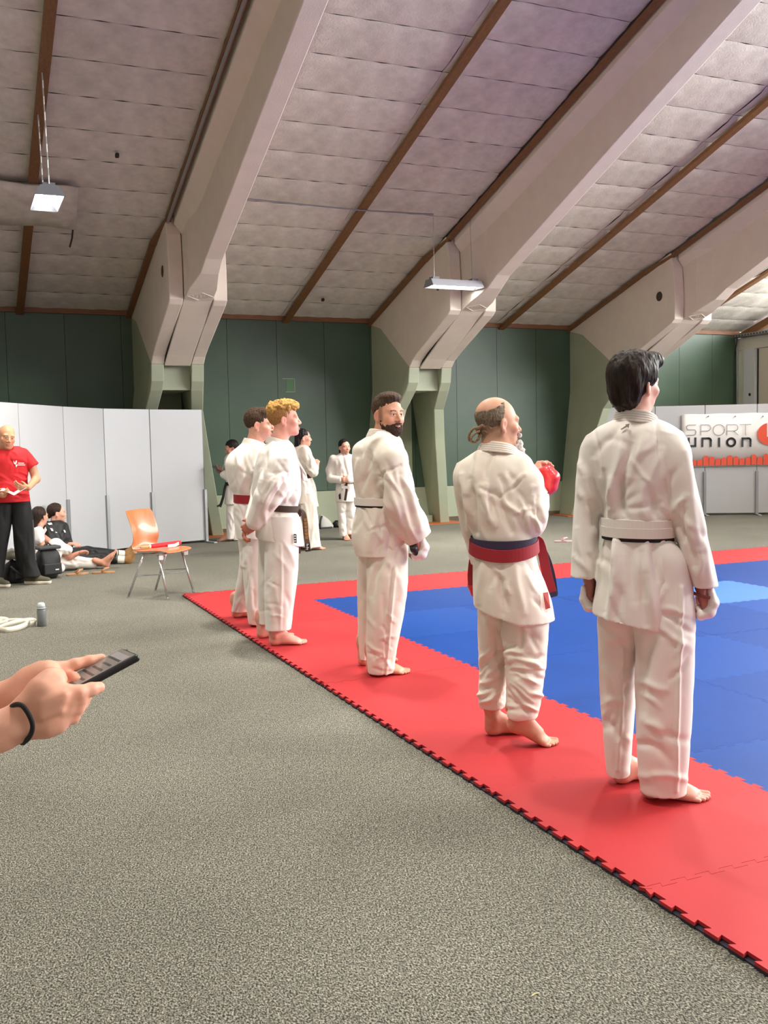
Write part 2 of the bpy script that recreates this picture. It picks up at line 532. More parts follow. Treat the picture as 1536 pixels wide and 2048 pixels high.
# grey conduit along the left girder
c = CX[2]
q = MB(); q.tube([(c - 0.0 + 0.03, y, roof_z(y) - 0.10) for y in (13.0, 12.7, 10, 7, 0)], 0.022, 8)
q.build('conduit', mat('grey conduit', rgb(140, 138, 136), 0.5), ceiling)
# thin conduit crossing the second bay
q = MB(); q.tube([(CX[2] + 0.8, 12.37, roof_z(12.37) - 0.05), (5.1, 12.36, roof_z(12.36) - 0.085), (6.21, 12.36, roof_z(12.36) - 0.06)], 0.010, 6)
q.build('conduit', M_steel, ceiling)

# right gable wall ---------------------------------------------------------
gab = tag(MB().box(XG, XG + 0.2, -YW, YW, 0, 3.20).build('wall_right', M_offwhite), kind='structure')
MB().box(XG - 0.05, XG + 0.2, -YW, YW, 3.20, 3.44).build('lintel', M_offwhite, gab)
MB().box(XG - 0.03, XG + 0.02, 15.58, YW, 0, 3.2).build('pillar', mat('pale green paint', rgb(196, 203, 184), 0.6), gab)
MB().box(XG - 0.10, XG + 0.02, 15.28, 15.58, 0, 3.2).build('pilaster', M_white, gab)
MB().tube([(XG - 0.098, 15.405, 2.27), (XG - 0.105, 15.405, 2.27)], 0.032, 12).build('lock_hole', M_black, gab)
d1 = tag(MB().box(XG - 0.035, XG + 0.0, 11.2, 15.26, 0.01, 3.185).build('door_1', mat('beige door', rgb(186, 178, 162), 0.55)), kind='structure')
MB().box(XG - 0.045, XG - 0.035, 15.23, 15.26, 0.01, 3.185).build('door_edge', M_conc_dark, d1)
# cable tray
q = MB()
q.box(XG - 0.22, XG - 0.05, -10, 15.8, 3.445, 3.452); q.box(XG - 0.22, XG - 0.215, -10, 15.8, 3.445, 3.51)
tr = q.build('cable_tray', M_steel, gab)
q = MB()
for k in range(40):
    y = 15.75 - k * 0.08
    q.box(XG - 0.226, XG - 0.220, y - 0.03, y, 3.465, 3.49)
q.build('tray_slots', M_black, tr)
MB().tube([(XG - 0.12, 15.79, 3.45), (XG - 0.07, 15.80, 3.2), (XG - 0.06, 15.80, 2.0), (XG - 0.06, 15.80, 0.0)], 0.014, 6).build('cable', M_steel, gab)
MB().tube([(XG - 0.14, 15.72, 3.45), (XG - 0.12, 15.81, 3.1), (XG - 0.10, 15.81, 0.0)], 0.010, 6).build('cable', M_black, gab)
# glazing in the gable triangle
w1 = tag(bpy.data.objects.new('window_1', None), kind='structure'); COL.objects.link(w1)
for s in (1, -1):
    q = MB(); q.prism([(s * YW, roof_z(YW) - 0.03), (s * 0, roof_z(0) - 0.03), (s * 0, roof_z(0) - 0.18), (s * (YW - 0.35), roof_z(YW) - 0.07)], 0, XG - 0.04, XG + 0.10)
    q.build('rake_board', M_wood, w1)
    q = MB(); q.prism([(s * (YW - 0.1), 3.44), (s * (YW - 0.1), 3.52), (0, 3.52), (0, 3.44)], 0, XG - 0.02, XG + 0.08)
    q.build('sill', mat('dark frame', rgb(46, 46, 48), 0.5), w1)
    ys = [15.30 - 1.9 * k for k in range(8)] + [0.0]
    for k in range(len(ys) - 1):
        a, b = ys[k], ys[k + 1]
        q = MB(); q.prism([(s * a, 3.52), (s * b, 3.52), (s * b, roof_z(b) - 0.17), (s * a, max(3.525, roof_z(a) - 0.17))], 0, XG + 0.02, XG + 0.03)
        q.build('pane', M_glass, w1)
        MB().box(XG - 0.0, XG + 0.07, s * b - 0.03, s * b + 0.03, 3.52, roof_z(b) - 0.15).build('mullion', mat('dark frame', rgb(46, 46, 48), 0.5), w1)
MB().prism([(15.75, 3.5), (15.30, 3.5), (15.30, 3.70), (15.75, 3.56)], 0, XG, XG + 0.05).build('blank_panel', mat('dark frame', rgb(46, 46, 48), 0.5), w1)
# far left end wall
tag(MB().prism([(-YW, 0), (YW, 0), (YW, ZW + 0.05), (0, roof_z(0) + 0.05), (-YW, ZW + 0.05)], 0, XL - 0.2, XL).build('wall_left', M_offwhite), kind='structure')
# ================================================================ mats
TX0, TY1 = 1.957, 9.46
NTX, NTY = 11, 11
TT = 0.022
def edge_wave(n=10, amp=0.011):
    """dovetail edge along t in 0..1, returns (t, offset)"""
    out = []
    for k in range(n):
        t0 = k / n; p = 1.0 / n
        out += [(t0 + 0.20 * p, -amp), (t0 + 0.10 * p, amp), (t0 + 0.70 * p, amp), (t0 + 0.60 * p, -amp)]
    return out
M_matunder = mat('dark mat underside', rgb(38, 32, 48), 0.8)
def tile_mesh(name, m):
    w = edge_wave()
    poly = []
    poly += [(0.0, 0.0)] + [(t, o) for t, o in w]
    poly += [(1.0, 0.0)] + [(1.0 + o, t) for t, o in w]
    poly += [(1.0, 1.0)] + [(t, 1.0 + o) for t, o in reversed(w)]
    poly += [(0.0, 1.0)] + [(o, t) for t, o in reversed(w)]
    poly = [(x * 0.9992 + 0.0004, y * 0.9992 + 0.0004) for x, y in poly]
    q = MB(); q.prism(poly, 2, 0.011, TT)
    nf = len(q.f)
    q.prism(poly, 2, 0.001, 0.011)
    me = q.mesh(name)
    me.materials.append(m); me.materials.append(M_matunder)
    for i, f in enumerate(me.polygons): f.material_index = 0 if i < nf else 1
    return me
M_red = mat('red foam mat', rgb(180, 42, 47), 0.62, noise=(3.0, 0.07), bump=(900, 0.25, 0.002), vary=0.02, spec=0.35)
M_blue = mat('blue foam mat', rgb(8, 61, 138), 0.55, noise=(5.0, 0.10), bump=(900, 0.25, 0.002), vary=0.035, spec=0.25)
M_blue2 = mat('sheen blue foam mat', rgb(70, 120, 190), 0.5, noise=(3.0, 0.05), bump=(900, 0.25, 0.002), spec=0.25)  # paler base colour stands in for sheen off this tile's grain
M_blue3 = mat('mid blue foam mat', rgb(12, 67, 146), 0.5, noise=(5.0, 0.08), bump=(900, 0.25, 0.002), spec=0.25)
mats_t = thing('puzzle_mat', 'competition floor of interlocking blue foam tiles with a red foam border', 'mat', (TX0, TY1, 0))
me_red = tile_mesh('red_tile', M_red); me_blue = tile_mesh('blue_tile', M_blue)
me_b2 = tile_mesh('blue_tile', M_blue2); me_b3 = tile_mesh('blue_tile', M_blue3)
rng = random.Random(9)
for i in range(NTX):
    for j in range(NTY):
        red = i in (0, NTX - 1) or j in (0, NTY - 1)
        me = me_red if red else me_blue
        if (i, j) == (4, 2): me = me_b2
        if not red and (j >= 6 or (i + 2 * j) % 5 == 0) and (i, j) != (4, 2): me = me_b3
        o = obj('red_tile' if red else 'blue_tile', me, None, mats_t, (i * 1.0, -(j + 1) * 1.0, rng.uniform(-0.0004, 0.0004)))
# dark lower foam layer seen in the notches of the open edges
q = MB()
q.box(-0.006, NTX + 0.006, -NTY - 0.006, 0.006, 0.0005, 0.006)
q.build('under_layer', M_matunder, mats_t)

# ================================================================ partition boards
def partition(name, label, pts, ztop, nfeet, zgap=0.035, last_post=True):
    """folding row of white boards through floor points pts; every panel a part"""
    t = thing(name, label, 'partition', (pts[0][0], pts[0][1], 0))
    ox, oy = pts[0]
    for k in range(len(pts) - 1):
        a = np.array(pts[k]) - (ox, oy); b = np.array(pts[k + 1]) - (ox, oy)
        d = (b - a) / np.linalg.norm(b - a); n = np.array([-d[1], d[0]])
        a2, b2 = a + d * 0.008, b - d * 0.008
        h = 0.016
        poly = [a2 - n * h, b2 - n * h, b2 + n * h, a2 + n * h]
        q = MB(); q.prism([tuple(p) for p in poly], 2, zgap, ztop)
        q.build('board', M_white, t, bevel=0.003)
        # hinge strip
        q = MB(); q.prism([tuple(b - d * 0.008 - n * 0.01), tuple(b + d * 0.008 - n * 0.01), tuple(b + d * 0.008 + n * 0.01), tuple(b - d * 0.008 + n * 0.01)], 2, zgap, ztop - 0.004)
        q.build('hinge_strip', mat('grey strip', rgb(128, 128, 120), 0.6), t)
    for k in nfeet:
        a = np.array(pts[k]) - (ox, oy)
        kk = min(k, len(pts) - 2)
        d = np.array(pts[kk + 1]) - np.array(pts[kk]); d /= np.linalg.norm(d); n = np.array([d[1], -d[0]])
        if np.dot(n, -np.array(pts[k])) < 0: n = -n
        def slab(c0, hd, hn, z0, z1):
            c0 = np.array(c0)
            return [tuple(c0 - d * hd - n * hn), tuple(c0 + d * hd - n * hn), tuple(c0 + d * hd + n * hn), tuple(c0 - d * hd + n * hn)], z0, z1
        po, z0, z1 = slab(a + n * 0.03, 0.022, 0.022, 0, 0.80)
        q = MB(); q.prism(po, 2, 0.0, 0.80); pst = q.build('post', M_alu, t, bevel=0.003)
        po, z0, z1 = slab(a + n * 0.10, 0.03, 0.20, 0, 0.02)
        q = MB(); q.prism(po, 2, 0.0, 0.022); q.build('foot', M_alu, t, bevel=0.004)
    return t
partition('partition_wall', 'row of tall plain white folding boards behind the two seated women',
          [(x * 0.985, y * 0.985) for x, y in [(-1.6, 11.75), (-0.55, 11.8), (0.42, 11.92), (0.675, 12.36), (1.275, 13.37), (1.885, 14.12), (2.60, 14.55), (3.44, 14.79)]], 1.992, [1, 3, 4, 5, 6, 7])
B0, B1 = np.array([12.50, 14.02]), np.array([13.28, 13.55])
bd = (B1 - B0); bd_len = np.linalg.norm(bd); bd = bd / bd_len
BP = [tuple(B0 - bd * bd_len * 1.93), tuple(B0 - bd * bd_len * 0.97)] + [tuple(B0 + bd * bd_len * k) for k in range(0, 3)]
BP = [tuple(p) for p in BP]
partition('partition_wall', 'row of white folding boards that carries the printed white banner', BP, 2.003, [0, 1, 2, 3, 4])

# banner ------------------------------------------------------------------
bn = np.array([bd[1], -bd[0]])
if np.dot(bn, -B0) < 0: bn = -bn
def board_hit(px, py, off=0.03):
    """pixel to the plane of the boards: returns (s along the boards from B0, z)"""
    d = pix_ray(px, py)
    o3 = np.array([B0[0] + bn[0] * off, B0[1] + bn[1] * off])
    t = np.dot(bn, o3) / np.dot(bn, d[:2])
    p = d * t
    return float(np.dot(p[:2] - o3, bd)), float(p[2] + CAM_H)
ban = thing('banner', 'white banner lettered SPORT UNION with a row of red rounded bars, pinned to white boards', 'banner',
            (B0[0] + bn[0] * 0.03, B0[1] + bn[1] * 0.03, 0), math.atan2(bd[1], bd[0]))
# local frame of the banner: x along boards, -y towards viewer side
sgn = 1 if np.dot(np.array([-bd[1], bd[0]]), bn) > 0 else -1
s0, zt = board_hit(1363, 829); _, zb = board_hit(1400, 933.5)
S1 = bd_len * 1.7
q = MB(); nx = 24
top, bot = [], []
rows = []
for k in range(nx + 1):
    u = k / nx
    x = s0 + (S1 - s0) * u
    wob = 0.010 * math.sin(7 * u) + 0.006 * math.sin(19 * u)
    rows.append([(x, sgn * (0.012 + wob * 0.4), zt + 0.004 * math.sin(23 * u)), (x, sgn * (0.016 + wob), (zt + zb) / 2), (x, sgn * (0.012 + wob * 0.4), zb)])
n3 = 3
v = [p for r in rows for p in r]
f = [(k * 3 + j, (k + 1) * 3 + j, (k + 1) * 3 + j + 1, k * 3 + j + 1) for k in range(nx) for j in range(2)]
q.add(v, f)
o = q.build('sheet', mat('banner vinyl', rgb(226, 224, 222), 0.45), ban, smooth=True)
md = o.modifiers.new('s', 'SOLIDIFY'); md.thickness = 0.002
M_bred = mat('banner red print', rgb(232, 88, 62), 0.5)
M_bdark = mat('banner dark print', rgb(58, 62, 68), 0.5)
M_bthin = mat('banner grey print', rgb(150, 148, 150), 0.5)
PY = sgn * 0.034
def flat(poly, m, name, y=PY):
    q = MB(); q.prism(poly, 1, y, y + sgn * 0.002)
    return q.build(name, m, ban)
def stroke(paths, w, m, name, y=PY):
    q = MB()
    for pth in paths:
        for a, b in zip(pth[:-1], pth[1:]):
            a, b = np.array(a), np.array(b)
            d = b - a; L_ = np.linalg.norm(d)
            if L_ < 1e-6: continue
            d /= L_; nn = np.array([-d[1], d[0]]) * w / 2; e = d * w * 0.45
            q.prism([tuple(a - e + nn), tuple(a - e - nn), tuple(b + e - nn), tuple(b + e + nn)], 1, y, y + sgn * 0.002)
    return q.build(name, m, ban)
def bez(cx, cy, rx, ry, a0, a1, n=10):
    return [(cx + rx * math.cos(math.radians(a0 + (a1 - a0) * k / n)), cy + ry * math.sin(math.radians(a0 + (a1 - a0) * k / n))) for k in range(n + 1)]
GLY = {
 'S': [[(0.95, 1.0)] + bez(0.25, 0.76, 0.22, 0.24, 90, 270) + bez(0.75, 0.26, 0.22, 0.26, 90, -90) + [(0.03, 0.0)]],
 'P': [[(0.05, 0), (0.05, 1.0)] + bez(0.70, 0.70, 0.27, 0.30, 90, -90) + [(0.05, 0.40)]],
 'O': [bez(0.5, 0.5, 0.48, 0.52, 0, 360, 24)],
 'R': [[(0.05, 0), (0.05, 1.0)] + bez(0.68, 0.70, 0.27, 0.30, 90, -90) + [(0.05, 0.40)], [(0.60, 0.40), (0.98, 0.0)]],
 'T': [[(0.0, 1.0), (1.0, 1.0)], [(0.5, 1.0), (0.5, 0.0)]],
}
# SPORT: thin letters
for ch, xl, xr in [('S', 1372, 1392), ('P', 1400, 1421), ('O', 1425, 1449), ('R', 1452, 1476), ('T', 1479, 1501)]:
    a, z1 = board_hit(xl, 850 - (xl - 1400) * 0.008); b, z0 = board_hit(xr, 870)
    stroke([[(a + p[0] * (b - a), z0 + p[1] * (z1 - z0)) for p in pth] for pth in GLY[ch]], 0.010, M_bthin, 'letter')
UN = {
 'U': [[(0.06, 1.0), (0.06, 0.3)] + bez(0.30, 0.26, 0.24, 0.26, 180, 270, 5) + [(0.94, 0.0), (0.94, 1.0)]],
 'n': [[(0.06, 0.0), (0.06, 1.0), (0.6, 1.0)] + bez(0.68, 0.72, 0.26, 0.28, 90, 0, 5) + [(0.94, 0.0)]],
 'I': [[(0.5, 0.0), (0.5, 1.0)]],
 'o': [bez(0.5, 0.5, 0.46, 0.5, 0, 360, 20)],
}
for ch, xl, xr in [('U', 1376, 1391), ('n', 1403, 1422), ('I', 1434, 1441), ('o', 1453, 1470), ('n', 1483, 1501)]:
    a, z1 = board_hit(xl, 877); b, z0 = board_hit(xr, 892)
    stroke([[(a + p[0] * (b - a), z0 + p[1] * (z1 - z0)) for p in pth] for pth in UN[ch]], 0.036, M_bdark, 'letter')
# round emblem cut off by the frame: disc with two upright white bars
a, zc = board_hit(1537, 868); a0, _ = board_hit(1514, 868)
R_ = a - a0
flat([(a + R_ * math.cos(2 * PI * k / 32), zc + R_ * math.sin(2 * PI * k / 32)) for k in range(32)], M_bred, 'round_emblem')
flat([(a - 0.035, zc - 0.05), (a + 0.02, zc - 0.05), (a + 0.02, zc + R_ * 1.02), (a - 0.035, zc + R_ * 1.02)], mat('banner vinyl', rgb(226, 224, 222), 0.45), 'emblem_bar', PY + sgn * 0.002)
# row of rounded bars
hts = [12, 13, 20, 18, 14, 16, 20, 18, 14, 16, 21, 16, 22]
x = 1381.0
for k, hp in enumerate(hts):
    xa, xb = x + 0.7, x + 11.2
    y0 = 931.5 - (x - 1381) * 0.016
    a, z0 = board_hit(xa, y0); b, z1 = board_hit(xb, y0 - hp)
    r = (b - a) / 2
    flat([(a, z0), (b, z0)] + [((a + b) / 2 + r * math.cos(PI * j / 8), z1 - r + r * math.sin(PI * j / 8)) for j in range(9)], M_bred, 'rounded_bar')
    x += 12.0
for px in (1416, 1470, 1525):
    a, z = board_hit(px, 830.5)
    q = MB(); q.tube([(a, sgn * 0.02, z - 0.02), (a, sgn * 0.04, z - 0.02)], 0.012, 8); q.build('eyelet', M_steel, ban)

# ================================================================ lamps
M_lampshell = mat('white enamel', rgb(196, 198, 204), 0.35)
M_tube = mat('lamp tube', (1, 1, 1, 1), 0.4, emit=((1.0, 0.98, 0.92, 1), 14.0))
M_refl = mat('lamp reflector', rgb(225, 228, 228), 0.25, metal=0.3)
def trough_lamp(loc, rz, length, label, hang, power, wires, wire_col, rs=0.006):
    t = thing('hanging_lamp', label, 'lamp', loc, rz, None)
    hw, tw, hh = 0.15, 0.085, 0.10
    L2 = length / 2
    # housing: trapezoid trough open below
    q = MB()
    out = [(-hw, 0), (-tw, hh), (tw, hh), (hw, 0)]
    inn = [(-hw + 0.012, 0.0), (-tw + 0.008, hh - 0.012), (tw - 0.008, hh - 0.012), (hw - 0.012, 0.0)]
    ra = [(-L2, y, z) for y, z in out] + [(-L2, y, z) for y, z in reversed(inn)]
    rb = [(L2, y, z) for y, z in out] + [(L2, y, z) for y, z in reversed(inn)]
    q.loft([ra, rb]); q.build('housing', M_lampshell, t)
    for s in (-1, 1):
        q = MB(); q.prism([(-hw, 0.0), (-tw, hh), (tw, hh), (hw, 0.0)], 0, s * L2 - 0.004, s * L2 + 0.004)
        q.build('end_cap', mat('grey end cap', rgb(128, 130, 136), 0.4), t)
        q = MB(); q.box(s * (L2 - 0.09) - 0.05, s * (L2 - 0.09) + 0.05, -0.06, 0.06, hh, hh + 0.035)
        q.build('gear_box', mat('grey end cap', rgb(128, 130, 136), 0.4), t)
    for y in (-0.055, 0.055):
        q = MB(); q.tube([(-L2 + 0.03, y, 0.035), (L2 - 0.03, y, 0.035)], 0.018, 10); q.build('tube', M_tube, t)
    for (p0, p1) in wires:
        q = MB()
        n = 14
        p0, p1 = np.array(p0), np.array(p1)
        pts = [p0 + (p1 - p0) * k / n + np.array([0.006 * (-1) ** k, 0, 0]) * (rs > 0.007) for k in range(n + 1)]
        q.tube([tuple(p) for p in pts], rs, 5); q.build('suspension', wire_col, t)
    if power:
        ld = bpy.data.lights.new('lamp_light', 'AREA'); ld.shape = 'RECTANGLE'; ld.size = length - 0.1; ld.size_y = 0.22
        ld.energy = power; ld.color = (1.0, 0.96, 0.86); ld.spread = math.radians(125)
        lo = bpy.data.objects.new('lamp_light', ld); COL.objects.link(lo); lo.parent = t; lo.location = (0, 0, -0.005)
    return t
M_chain = mat('chain steel', rgb(190, 188, 184), 0.4, metal=0.5)
l1z = 3.98
trough_lamp((0.97, 10.78, l1z), PI / 2, 0.72, 'small trough lamp on two chains hung from the timber batten, facing the carpet', None, 62,
            [((-0.33, 0.0, 0.12), (-0.33, 0.02, roof_z(10.45) - l1z - 0.08)), ((0.32, 0.0, 0.12), (0.32, 0.02, roof_z(11.1) - l1z - 0.08))], M_chain, 0.008)
l2z = 3.60
trough_lamp((6.52, 12.36, l2z), 0.0, 0.80, 'white trough lamp on thin wires in front of the concrete girder', None, 105,
            [((-0.31, 0.0, 0.12), (-0.31, 0.0, roof_z(12.36) - l2z - 0.05)), ((0.29, 0.0, 0.12), (0.29, 0.04, roof_z(12.40) - l2z - 0.05))], M_chain, 0.005)
q = MB(); q.tube([(-0.40, -0.02, 0.10), (-0.34, 0.0, 0.20), (-0.31, 0, 0.24)], 0.006, 5)
# the other lamps of the hall, above and behind the frame
for k, (x, y, z) in enumerate([(-3.1, 10.78, 3.98), (2.5, 6.9, 5.7), (5.6, 6.9, 5.9), (-1.2, 6.9, 5.7), (0.97, 2.9, 5.6), (5.1, 2.9, 5.6), (9.3, 2.9, 5.6), (2.5, -3.0, 5.6), (7.0, -3.0, 5.6)]):
    trough_lamp((x, y, z), PI / 2, 0.72, 'trough lamp of the hall hanging from the roof beyond the frame', None, (60 if y > 10 else 112 if y > 5 else 62) if y > 0 else 40,
                [((-0.3, 0, 0.12), (-0.3, 0, min(roof_z(abs(y + 0.3)) - z - 0.1, 2.4))), ((0.3, 0, 0.12), (0.3, 0, min(roof_z(abs(y + 0.3)) - z - 0.1, 2.4)))], M_chain, 0.006)['group'] = 'lamps beyond the frame'

# ================================================================ chair
M_beech = mat('orange beech plywood', rgb(196, 118, 72), 0.32, noise=(5.0, 0.18), stretch=(8, 1, 1), coat=0.2)
M_chrome = mat('chrome', rgb(205, 205, 205), 0.22, metal=0.9)
ch = thing('chair', 'orange plywood shell chair on chrome legs beside the mat corner', 'chair', (1.78, 9.63, 0), 0)
fa = np.array([0.30, -0.31]); fa /= np.linalg.norm(fa)      # facing
ra_ = np.array([-fa[1], fa[0]])                              # left of facing
def cp(f, l, z): return (fa[0] * f + ra_[0] * l, fa[1] * f + ra_[1] * l, z)
# one-piece bent shell: profile in (forward, z)
prof = [(0.235, 0.435), (0.20, 0.452), (0.10, 0.452), (0.0, 0.445), (-0.10, 0.440), (-0.165, 0.452), (-0.195, 0.50), (-0.205, 0.56), (-0.215, 0.62), (-0.235, 0.70), (-0.27, 0.79), (-0.295, 0.845)]
def shell(i0, i1, name):
    q = MB(); rows = []
    for i in range(i0, i1):
        f_, z_ = prof[i]
        row = []
        for k in range(9):
            u = k / 8 - 0.5
            wd = 0.44 if i < 5 else 0.42
            curve = 0.05 * (2 * u) ** 2 * (1 if i > 6 else 0) + 0.01 * (2 * u) ** 2
            row.append(cp(f_ + (curve if i > 5 else 0), u * wd, z_ + (0.012 * (2 * u) ** 2 if i <= 5 else 0)))
        rows.append(row)
    q.loft(rows, caps=False, closed=False)
    o = q.build(name, M_beech, ch, smooth=True)
    md = o.modifiers.new('s', 'SOLIDIFY'); md.thickness = 0.012; md.offset = 0
    md = o.modifiers.new('ss', 'SUBSURF'); md.levels = 1; md.render_levels = 2
    return o
shell(0, 6, 'seat'); shell(5, 12, 'backrest')
for sl in (-1, 1):
    for sf, top in ((-1, -0.05), (1, 0.12)):
        q = MB(); q.tube([cp(0.228 * sf, 0.222 * sl, 0.008), cp(top, 0.19 * sl, 0.425)], 0.011, 8)
        lg = q.build('leg', M_chrome, ch, smooth=True)
        q = MB(); q.tube([cp(0.228 * sf, 0.222 * sl, 0.0), cp(0.228 * sf, 0.222 * sl, 0.012)], 0.016, 10); q.build('glide', M_chrome, lg)
    q = MB(); q.tube([cp(-0.16, 0.185 * sl, 0.425), cp(0.19, 0.185 * sl, 0.425)], 0.010, 8); q.build('seat_rail', M_chrome, ch, smooth=True)
    q = MB(); q.tube([cp(-0.14, 0.205 * sl, 0.22), cp(0.17, 0.205 * sl, 0.24)], 0.0045, 6); q.build('side_stretcher', M_steel, ch)
for f_ in (-0.03, 0.11):
    q = MB(); q.tube([cp(f_, -0.185, 0.418), cp(f_, 0.185, 0.418)], 0.009, 8); q.build('cross_rail', M_chrome, ch, smooth=True)
q = MB(); q.tube([cp(-0.13, -0.2, 0.21), cp(0.15, 0.2, 0.21)], 0.004, 6); q.build('cross_brace', M_steel, ch)
for sl in (-1, 1):
    q = MB(); q.box(-0.02, 0.02, -0.012, 0.012, -0.02, 0.02); q.build('link_clip', mat('clear plastic', rgb(225, 225, 225), 0.3), ch, loc=cp(0.16, 0.21 * sl, 0.40))

# rolled red judge's flag on the seat
fl = thing('rolled_flag', 'rolled red signal flag with wooden stick lying on the plywood chair seat', 'flag', (1.78, 9.63, 0.470))
pa = np.array(cp(-0.13, 0.20, 0.022)); pb = np.array(cp(0.10, -0.13, 0.024))
a3 = np.array([-0.20, -0.10, 0.022]); b3 = np.array([0.24, 0.14, 0.024])
def lerp(t): return a3 + (b3 - a3) * t
q = MB(); q.tube([tuple(lerp(0.0)), tuple(lerp(0.28)), tuple(lerp(0.95))], 0.010, 8); q.build('stick', mat('pale wood', rgb(214, 170, 112), 0.5), fl, smooth=True)
q = MB(); q.tube([tuple(lerp(0.24)), tuple(lerp(0.27)), tuple(lerp(0.3)), tuple(lerp(0.6)), tuple(lerp(0.96)), tuple(lerp(0.99))], [0.012, 0.020, 0.022, 0.023, 0.024, 0.016], 10)
q.build('cloth_roll', mat('red flag cloth', rgb(214, 28, 44), 0.7), fl, smooth=True)
q = MB(); q.tube([tuple(lerp(0.20)), tuple(lerp(0.235))], 0.016, 8); q.build('ferrule', mat('white tape', rgb(230, 225, 215), 0.6), fl)
q = MB(); q.ribbon([tuple(lerp(0.60) + [0.02, -0.03, -0.014]), tuple(lerp(0.78) + [0.02, -0.035, -0.014]), tuple(lerp(0.9) + [0.01, -0.03, 0.0])], 0.03, 0.004, (0, 0, 1)); q.build('loose_hem', mat('white tape', rgb(230, 225, 215), 0.6), fl)

# ================================================================ bottle and white belt on the carpet
bt = thing('water_bottle', 'grey drinking bottle with translucent cap standing on the carpet', 'bottle', tuple(pix_floor(84, 1252)))
M_bot = mat('grey bottle', rgb(118, 122, 124), 0.35)
q = MB(); q.lathe([(0.030, 0), (0.037, 0.006), (0.037, 0.128), (0.034, 0.138), (0.030, 0.146)], 20); q.build('body', M_bot, bt, smooth=True)
q = MB(); q.lathe([(0.037, 0.146), (0.037, 0.150), (0.036, 0.154)], 20); q.build('collar', mat('light grey plastic', rgb(176, 180, 180), 0.35), bt, smooth=True)
q = MB(); q.lathe([(0.033, 0.152), (0.032, 0.176), (0.026, 0.192), (0.016, 0.197), (0.004, 0.198)], 20); q.build('cap', mat('clear cap', rgb(206, 212, 214), 0.15, coat=0.3), bt, smooth=True)
q = MB(); q.lathe([(0.012, 0.152), (0.012, 0.186), (0.004, 0.188)], 12); q.build('spout', M_bot, bt, smooth=True)

wb = thing('white_belt', 'crumpled white cotton belt lying on the carpet by the bottle', 'belt', tuple(pix_floor(30, 1258)))
M_cotton = mat('white belt cotton', rgb(238, 232, 216), 0.85, bump=(300, 0.3, 0.002))
def loops(seed, pts, w=0.042, zs=1.0):
    q = MB(); P_ = []
    n = len(pts)
    for i in range((n - 1) * 8 + 1):
        t = i / 8; k = min(int(t), n - 2); u = t - k
        p0, p1, p2, p3 = [np.array(pts[max(0, min(n - 1, k + j))]) for j in (-1, 0, 1, 2)]
        P_.append(0.5 * ((2 * p1) + (-p0 + p2) * u + (2 * p0 - 5 * p1 + 4 * p2 - p3) * u * u + (-p0 + 3 * p1 - 3 * p2 + p3) * u ** 3))
    ups = [np.array([0.25 * math.sin(i * 0.22 + seed), 0.25 * math.cos(i * 0.17), 1.0]) for i in range(len(P_))]
    q.ribbon(P_, w, 0.004, ups)
    return q
def bl(x, y, z): return (x, y, z)
loops(1, [bl(-0.40, 0.10, 0.03), bl(-0.22, 0.05, 0.035), bl(-0.10, 0.12, 0.05), bl(0.04, 0.10, 0.05), bl(0.10, 0.0, 0.04), bl(0.02, -0.10, 0.026), bl(-0.08, -0.14, 0.024), bl(-0.12, -0.06, 0.03), bl(-0.02, 0.02, 0.045), bl(0.10, 0.07, 0.05), bl(0.155, 0.09, 0.04), bl(0.165, 0.05, 0.03), bl(0.12, 0.02, 0.028)]).build('band', M_cotton, wb, smooth=True)
loops(2, [bl(-0.45, -0.02, 0.024), bl(-0.28, -0.05, 0.026), bl(-0.16, 0.02, 0.04), bl(-0.05, 0.06, 0.06), bl(-0.12, 0.14, 0.07), bl(-0.30, 0.14, 0.05), bl(-0.5, 0.1, 0.03)]).build('band', M_cotton, wb, smooth=True)
loops(3, [bl(-0.5, -0.16, 0.022), bl(-0.3, -0.17, 0.022), bl(-0.13, -0.19, 0.022)]).build('band', M_cotton, wb, smooth=True)

# ================================================================ bags and footwear
def blob_bag(name, label, loc, size, m, rz=0.0, n=10, sq=0.6):
    t = thing(name, label, 'bag', loc, rz)
    rings = []
    rr = np.random.RandomState(int(abs(loc[0] * 100)))
    for i in range(n + 1):
        w = i / n
        z = size[2] * w
        s = (1 - abs(2 * w - 0.9) ** 4 * 0.35) if w < 0.95 else 0.55
        ring = []
        for k in range(20):
            a = 2 * PI * k / 20
            ca, sa = math.cos(a), math.sin(a)
            x = size[0] / 2 * s * math.copysign(abs(ca) ** sq, ca); y = size[1] / 2 * s * math.copysign(abs(sa) ** sq, sa)
            x += 0.012 * math.sin(3 * a + 5 * w); y += 0.01 * math.cos(2 * a + 4 * w)
            ring.append((x, y, z + 0.015 * math.sin(2 * a + 1) * w))
        rings.append(ring)
    q = MB(); q.loft(rings); q.build('body', m, t, smooth=True)
    return t
M_nylon = mat('black nylon', rgb(26, 26, 27), 0.55, noise=(20, 0.3), bump=(120, 0.4, 0.004))
M_nylon2 = mat('dark grey nylon', rgb(62, 62, 62), 0.6, noise=(15, 0.2), bump=(120, 0.4, 0.004))
g1 = blob_bag('sports_bag', 'black sports bag with clothes spilling from its open top behind the red shirt', (0.56, 11.40, 0), (0.30, 0.20, 0.25), M_nylon, 0.4)
q = MB(); q.tube([(-0.15, -0.13, 0.2), (-0.05, -0.15, 0.10), (0.1, -0.14, 0.12)], 0.012, 6); q.build('strap', M_nylon2, g1, smooth=True)
MB().box(-0.1, 0.12, -0.138, -0.128, 0.06, 0.15).build('front_pocket', M_nylon2, g1, bevel=0.01)
g2 = blob_bag('backpack', 'black backpack with grey top panel beside the seated woman in white', (0.88, 11.58, 0), (0.26, 0.20, 0.35), M_nylon, 0.3, sq=0.7)
